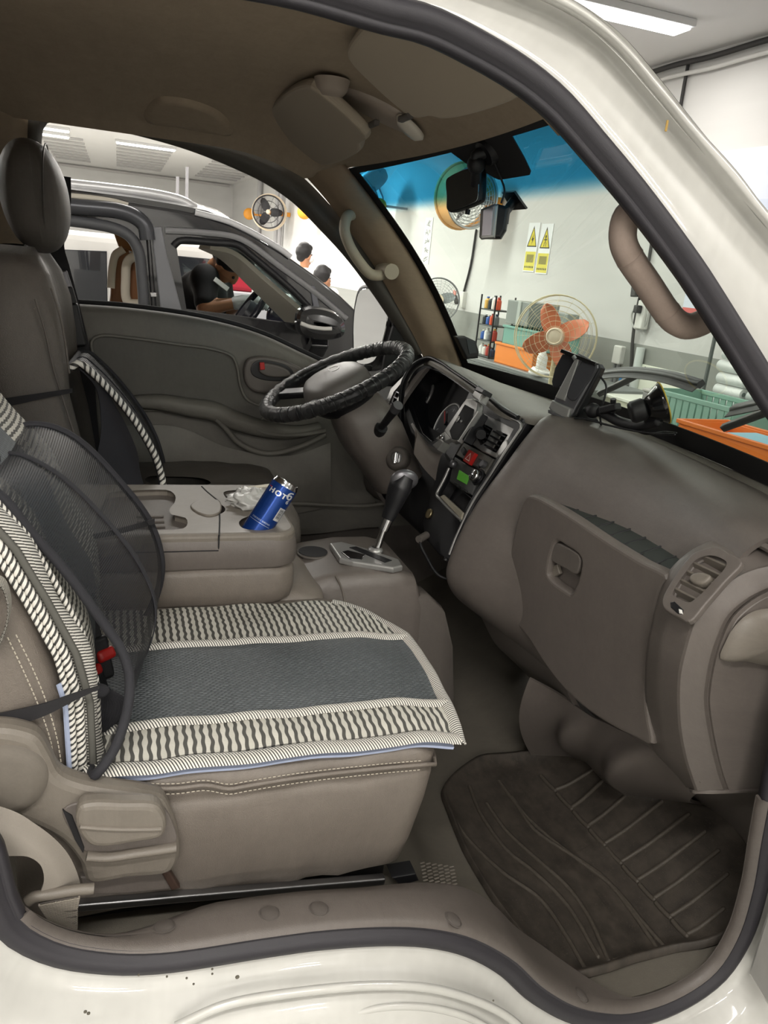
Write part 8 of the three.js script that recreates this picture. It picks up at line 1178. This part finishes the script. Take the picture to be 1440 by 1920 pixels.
  for (const s of ['L', 'R']) { const a = J['an' + s]; part(o, 'shoe', blobMesh([[V(a.x, 0.05, a.z).addScaledVector(J.toe, -0.04), V(a.x, 0.04, a.z).addScaledVector(J.toe, 0.14), 0.048, 0.036]], 0.008, 0.02), M.black); }
  if (mats.gloves) for (const s of ['L', 'R']) part(o, 'glove', blobMesh([...hand(s).map(b => [b[0], b[1], b[2] + 0.004, b[3] + 0.004]), [J['wr' + s].clone().lerp(J['el' + s], 0.18), J['wr' + s], 0.036, 0.034]], 0.004, 0.006), gloveM, 'white work glove');
  if (mats.mask) part(o, 'face_mask', blobMesh([[hd(-0.04, -0.045, 0.06), hd(0.04, -0.045, 0.06), 0.042, 0.042]], 0.006, 0.01), whiteCloth, 'white face mask');
  if (mats.badge) { const c = mats.badge.pos; part(o, 'name_patch', bar(c, c.clone().addScaledVector(mats.badge.dir, 0.09), 0.03, 0.006, 0.002, V(0, 0.6, 0.8)), whiteCloth, 'white patch on the shirt'); }
  return o;
}
{
  const p = (x, y, zz = -3.15) => onZ(x, y, zz);
  const sh = p(384, 522, -3.05), el = p(387, 578, -2.95), wr = p(455, 566, -2.92);
  person('person in black short sleeves and white gloves bending into the black van', { pelvis: p(362, 668, -3.72), waist: p(368, 605, -3.45), chest: p(377, 556, -3.26), neck: p(405, 501, -3.13), head: p(432, 493, -3.06), face: V(0.55, -0.8, 0.2), shR: sh, elR: el, wrR: wr, hdR: V(1, 0.15, -0.05), pnR: V(0, 1, 0.2),
    shL: p(410, 515, -3.4), elL: p(425, 585, -3.42), wrL: p(462, 566, -3.2), hdL: V(1, 0.1, 0.3), pnL: V(0, 1, 0), hpL: V(0.26, 0.9, -3.98), hpR: V(0.26, 0.9, -3.98).add(V(-0.02, 0, 0)).setZ(-4.0).add(V(0.18, 0, 0)), knL: V(0.24, 0.48, -4.06), knR: V(0.46, 0.48, -4.06), anL: V(0.22, 0.08, -4.16), anR: V(0.46, 0.08, -4.16), toe: V(0, 0, 1), sleeve: 0.8 },
    { shirt: blackCloth, shirtLabel: 'black short-sleeved work shirt', trousers: std(0x26272c, 0.85), gloves: true, badge: { pos: p(402, 523, -2.945), dir: V(0.75, -0.5, 0.1).normalize() } });
  const stand = (x, y, zz, label, mats, lean = 0) => { const h = onZ(x, y, zz); const k = (h.y + 0.12) / 1.72; const P = (a, b, c) => V(h.x + a, b * k, h.z + c); person(label, { pelvis: P(0, 0.93, 0), waist: P(0, 1.08, 0), chest: P(0, 1.28, 0), neck: P(0, 1.48, 0), head: h, face: V(0.9, -0.1, -0.45), shL: P(-0.08, 1.4, -0.17), shR: P(0.08, 1.4, 0.17), elL: P(0.0, 1.12, -0.22), elR: P(0.1, 1.12, 0.22), wrL: P(0.2, 1.0, -0.12), wrR: P(0.28, 1.02, 0.12), hdL: V(1, -0.1, 0.2), hdR: V(1, -0.1, -0.2), pnL: V(0, 1, 0), pnR: V(0, 1, 0), hpL: P(0, 0.88, -0.1), hpR: P(0, 0.88, 0.1), knL: P(0.02, 0.48, -0.1), knR: P(0.02, 0.48, 0.1), anL: P(0, 0.08, -0.1), anR: P(0, 0.08, 0.1), toe: V(1, 0, 0), sleeve: 0.8 }, mats); };
  stand(572, 478, -8.2, 'person with black hair and white clothes standing behind the black van bonnet', { shirt: whiteCloth, trousers: std(0x3a3d46, 0.85), mask: true });
  stand(606, 522, -7.4, 'second person, lower, only dark hair showing above the black van bonnet', { shirt: std(0xd8d8d6, 0.85), trousers: std(0x33353b, 0.85) });
  // red tool bag and papers behind the man
  const rb = thing('tool_bag', 'red tool bag with white straps beyond the bending person', 'bag'); const c = onZ(450, 517, -4.6); part(rb, 'bag_body', rbox(0.24, 0.18, 0.2, c.x, c.y - 0.02, c.z, 0.04), std(0xb8263a, 0.6)); for (const dx of [-0.09, 0.09]) part(rb, 'strap', rbox(0.025, 0.19, 0.206, c.x + dx, c.y - 0.02, c.z, 0.01), M.white);
  const ct = thing('tool_cart', 'grey tool cart carrying the red tool bag', 'cart'); part(ct, 'shelf', rbox(0.7, 0.04, 0.4, c.x + 0.1, c.y - 0.13, c.z, 0.01), std(0xc9cacd, 0.4)); part(ct, 'shelf', rbox(0.7, 0.04, 0.4, c.x + 0.1, 0.3, c.z, 0.01), std(0xc9cacd, 0.4)); for (const dx of [-0.23, 0.43]) for (const dz of [-0.18, 0.18]) part(ct, 'leg', rod(V(c.x + dx, 0, c.z + dz), V(c.x + dx, c.y - 0.12, c.z + dz), 0.015), M.steel);
  part(ct, 'drawer_block', rbox(0.66, 0.3, 0.36, c.x + 0.1, c.y - 0.31, c.z, 0.01), std(0xd6d7dc, 0.4));
}
// ---------------------------------------------------------------- every thing's origin goes to its base
for (const o of [...scene.children]) {
  if (!o.isGroup || o.placed) continue;
  const b = new THREE.Box3().setFromObject(o), c = V((b.min.x + b.max.x) / 2, b.min.y, (b.min.z + b.max.z) / 2);
  o.position.copy(c); for (const k of o.children) k.position.sub(c);
}
scene.traverse(o => { if (o.isMesh) { o.castShadow = true; o.receiveShadow = true; } });
renderer.render(scene, camera);
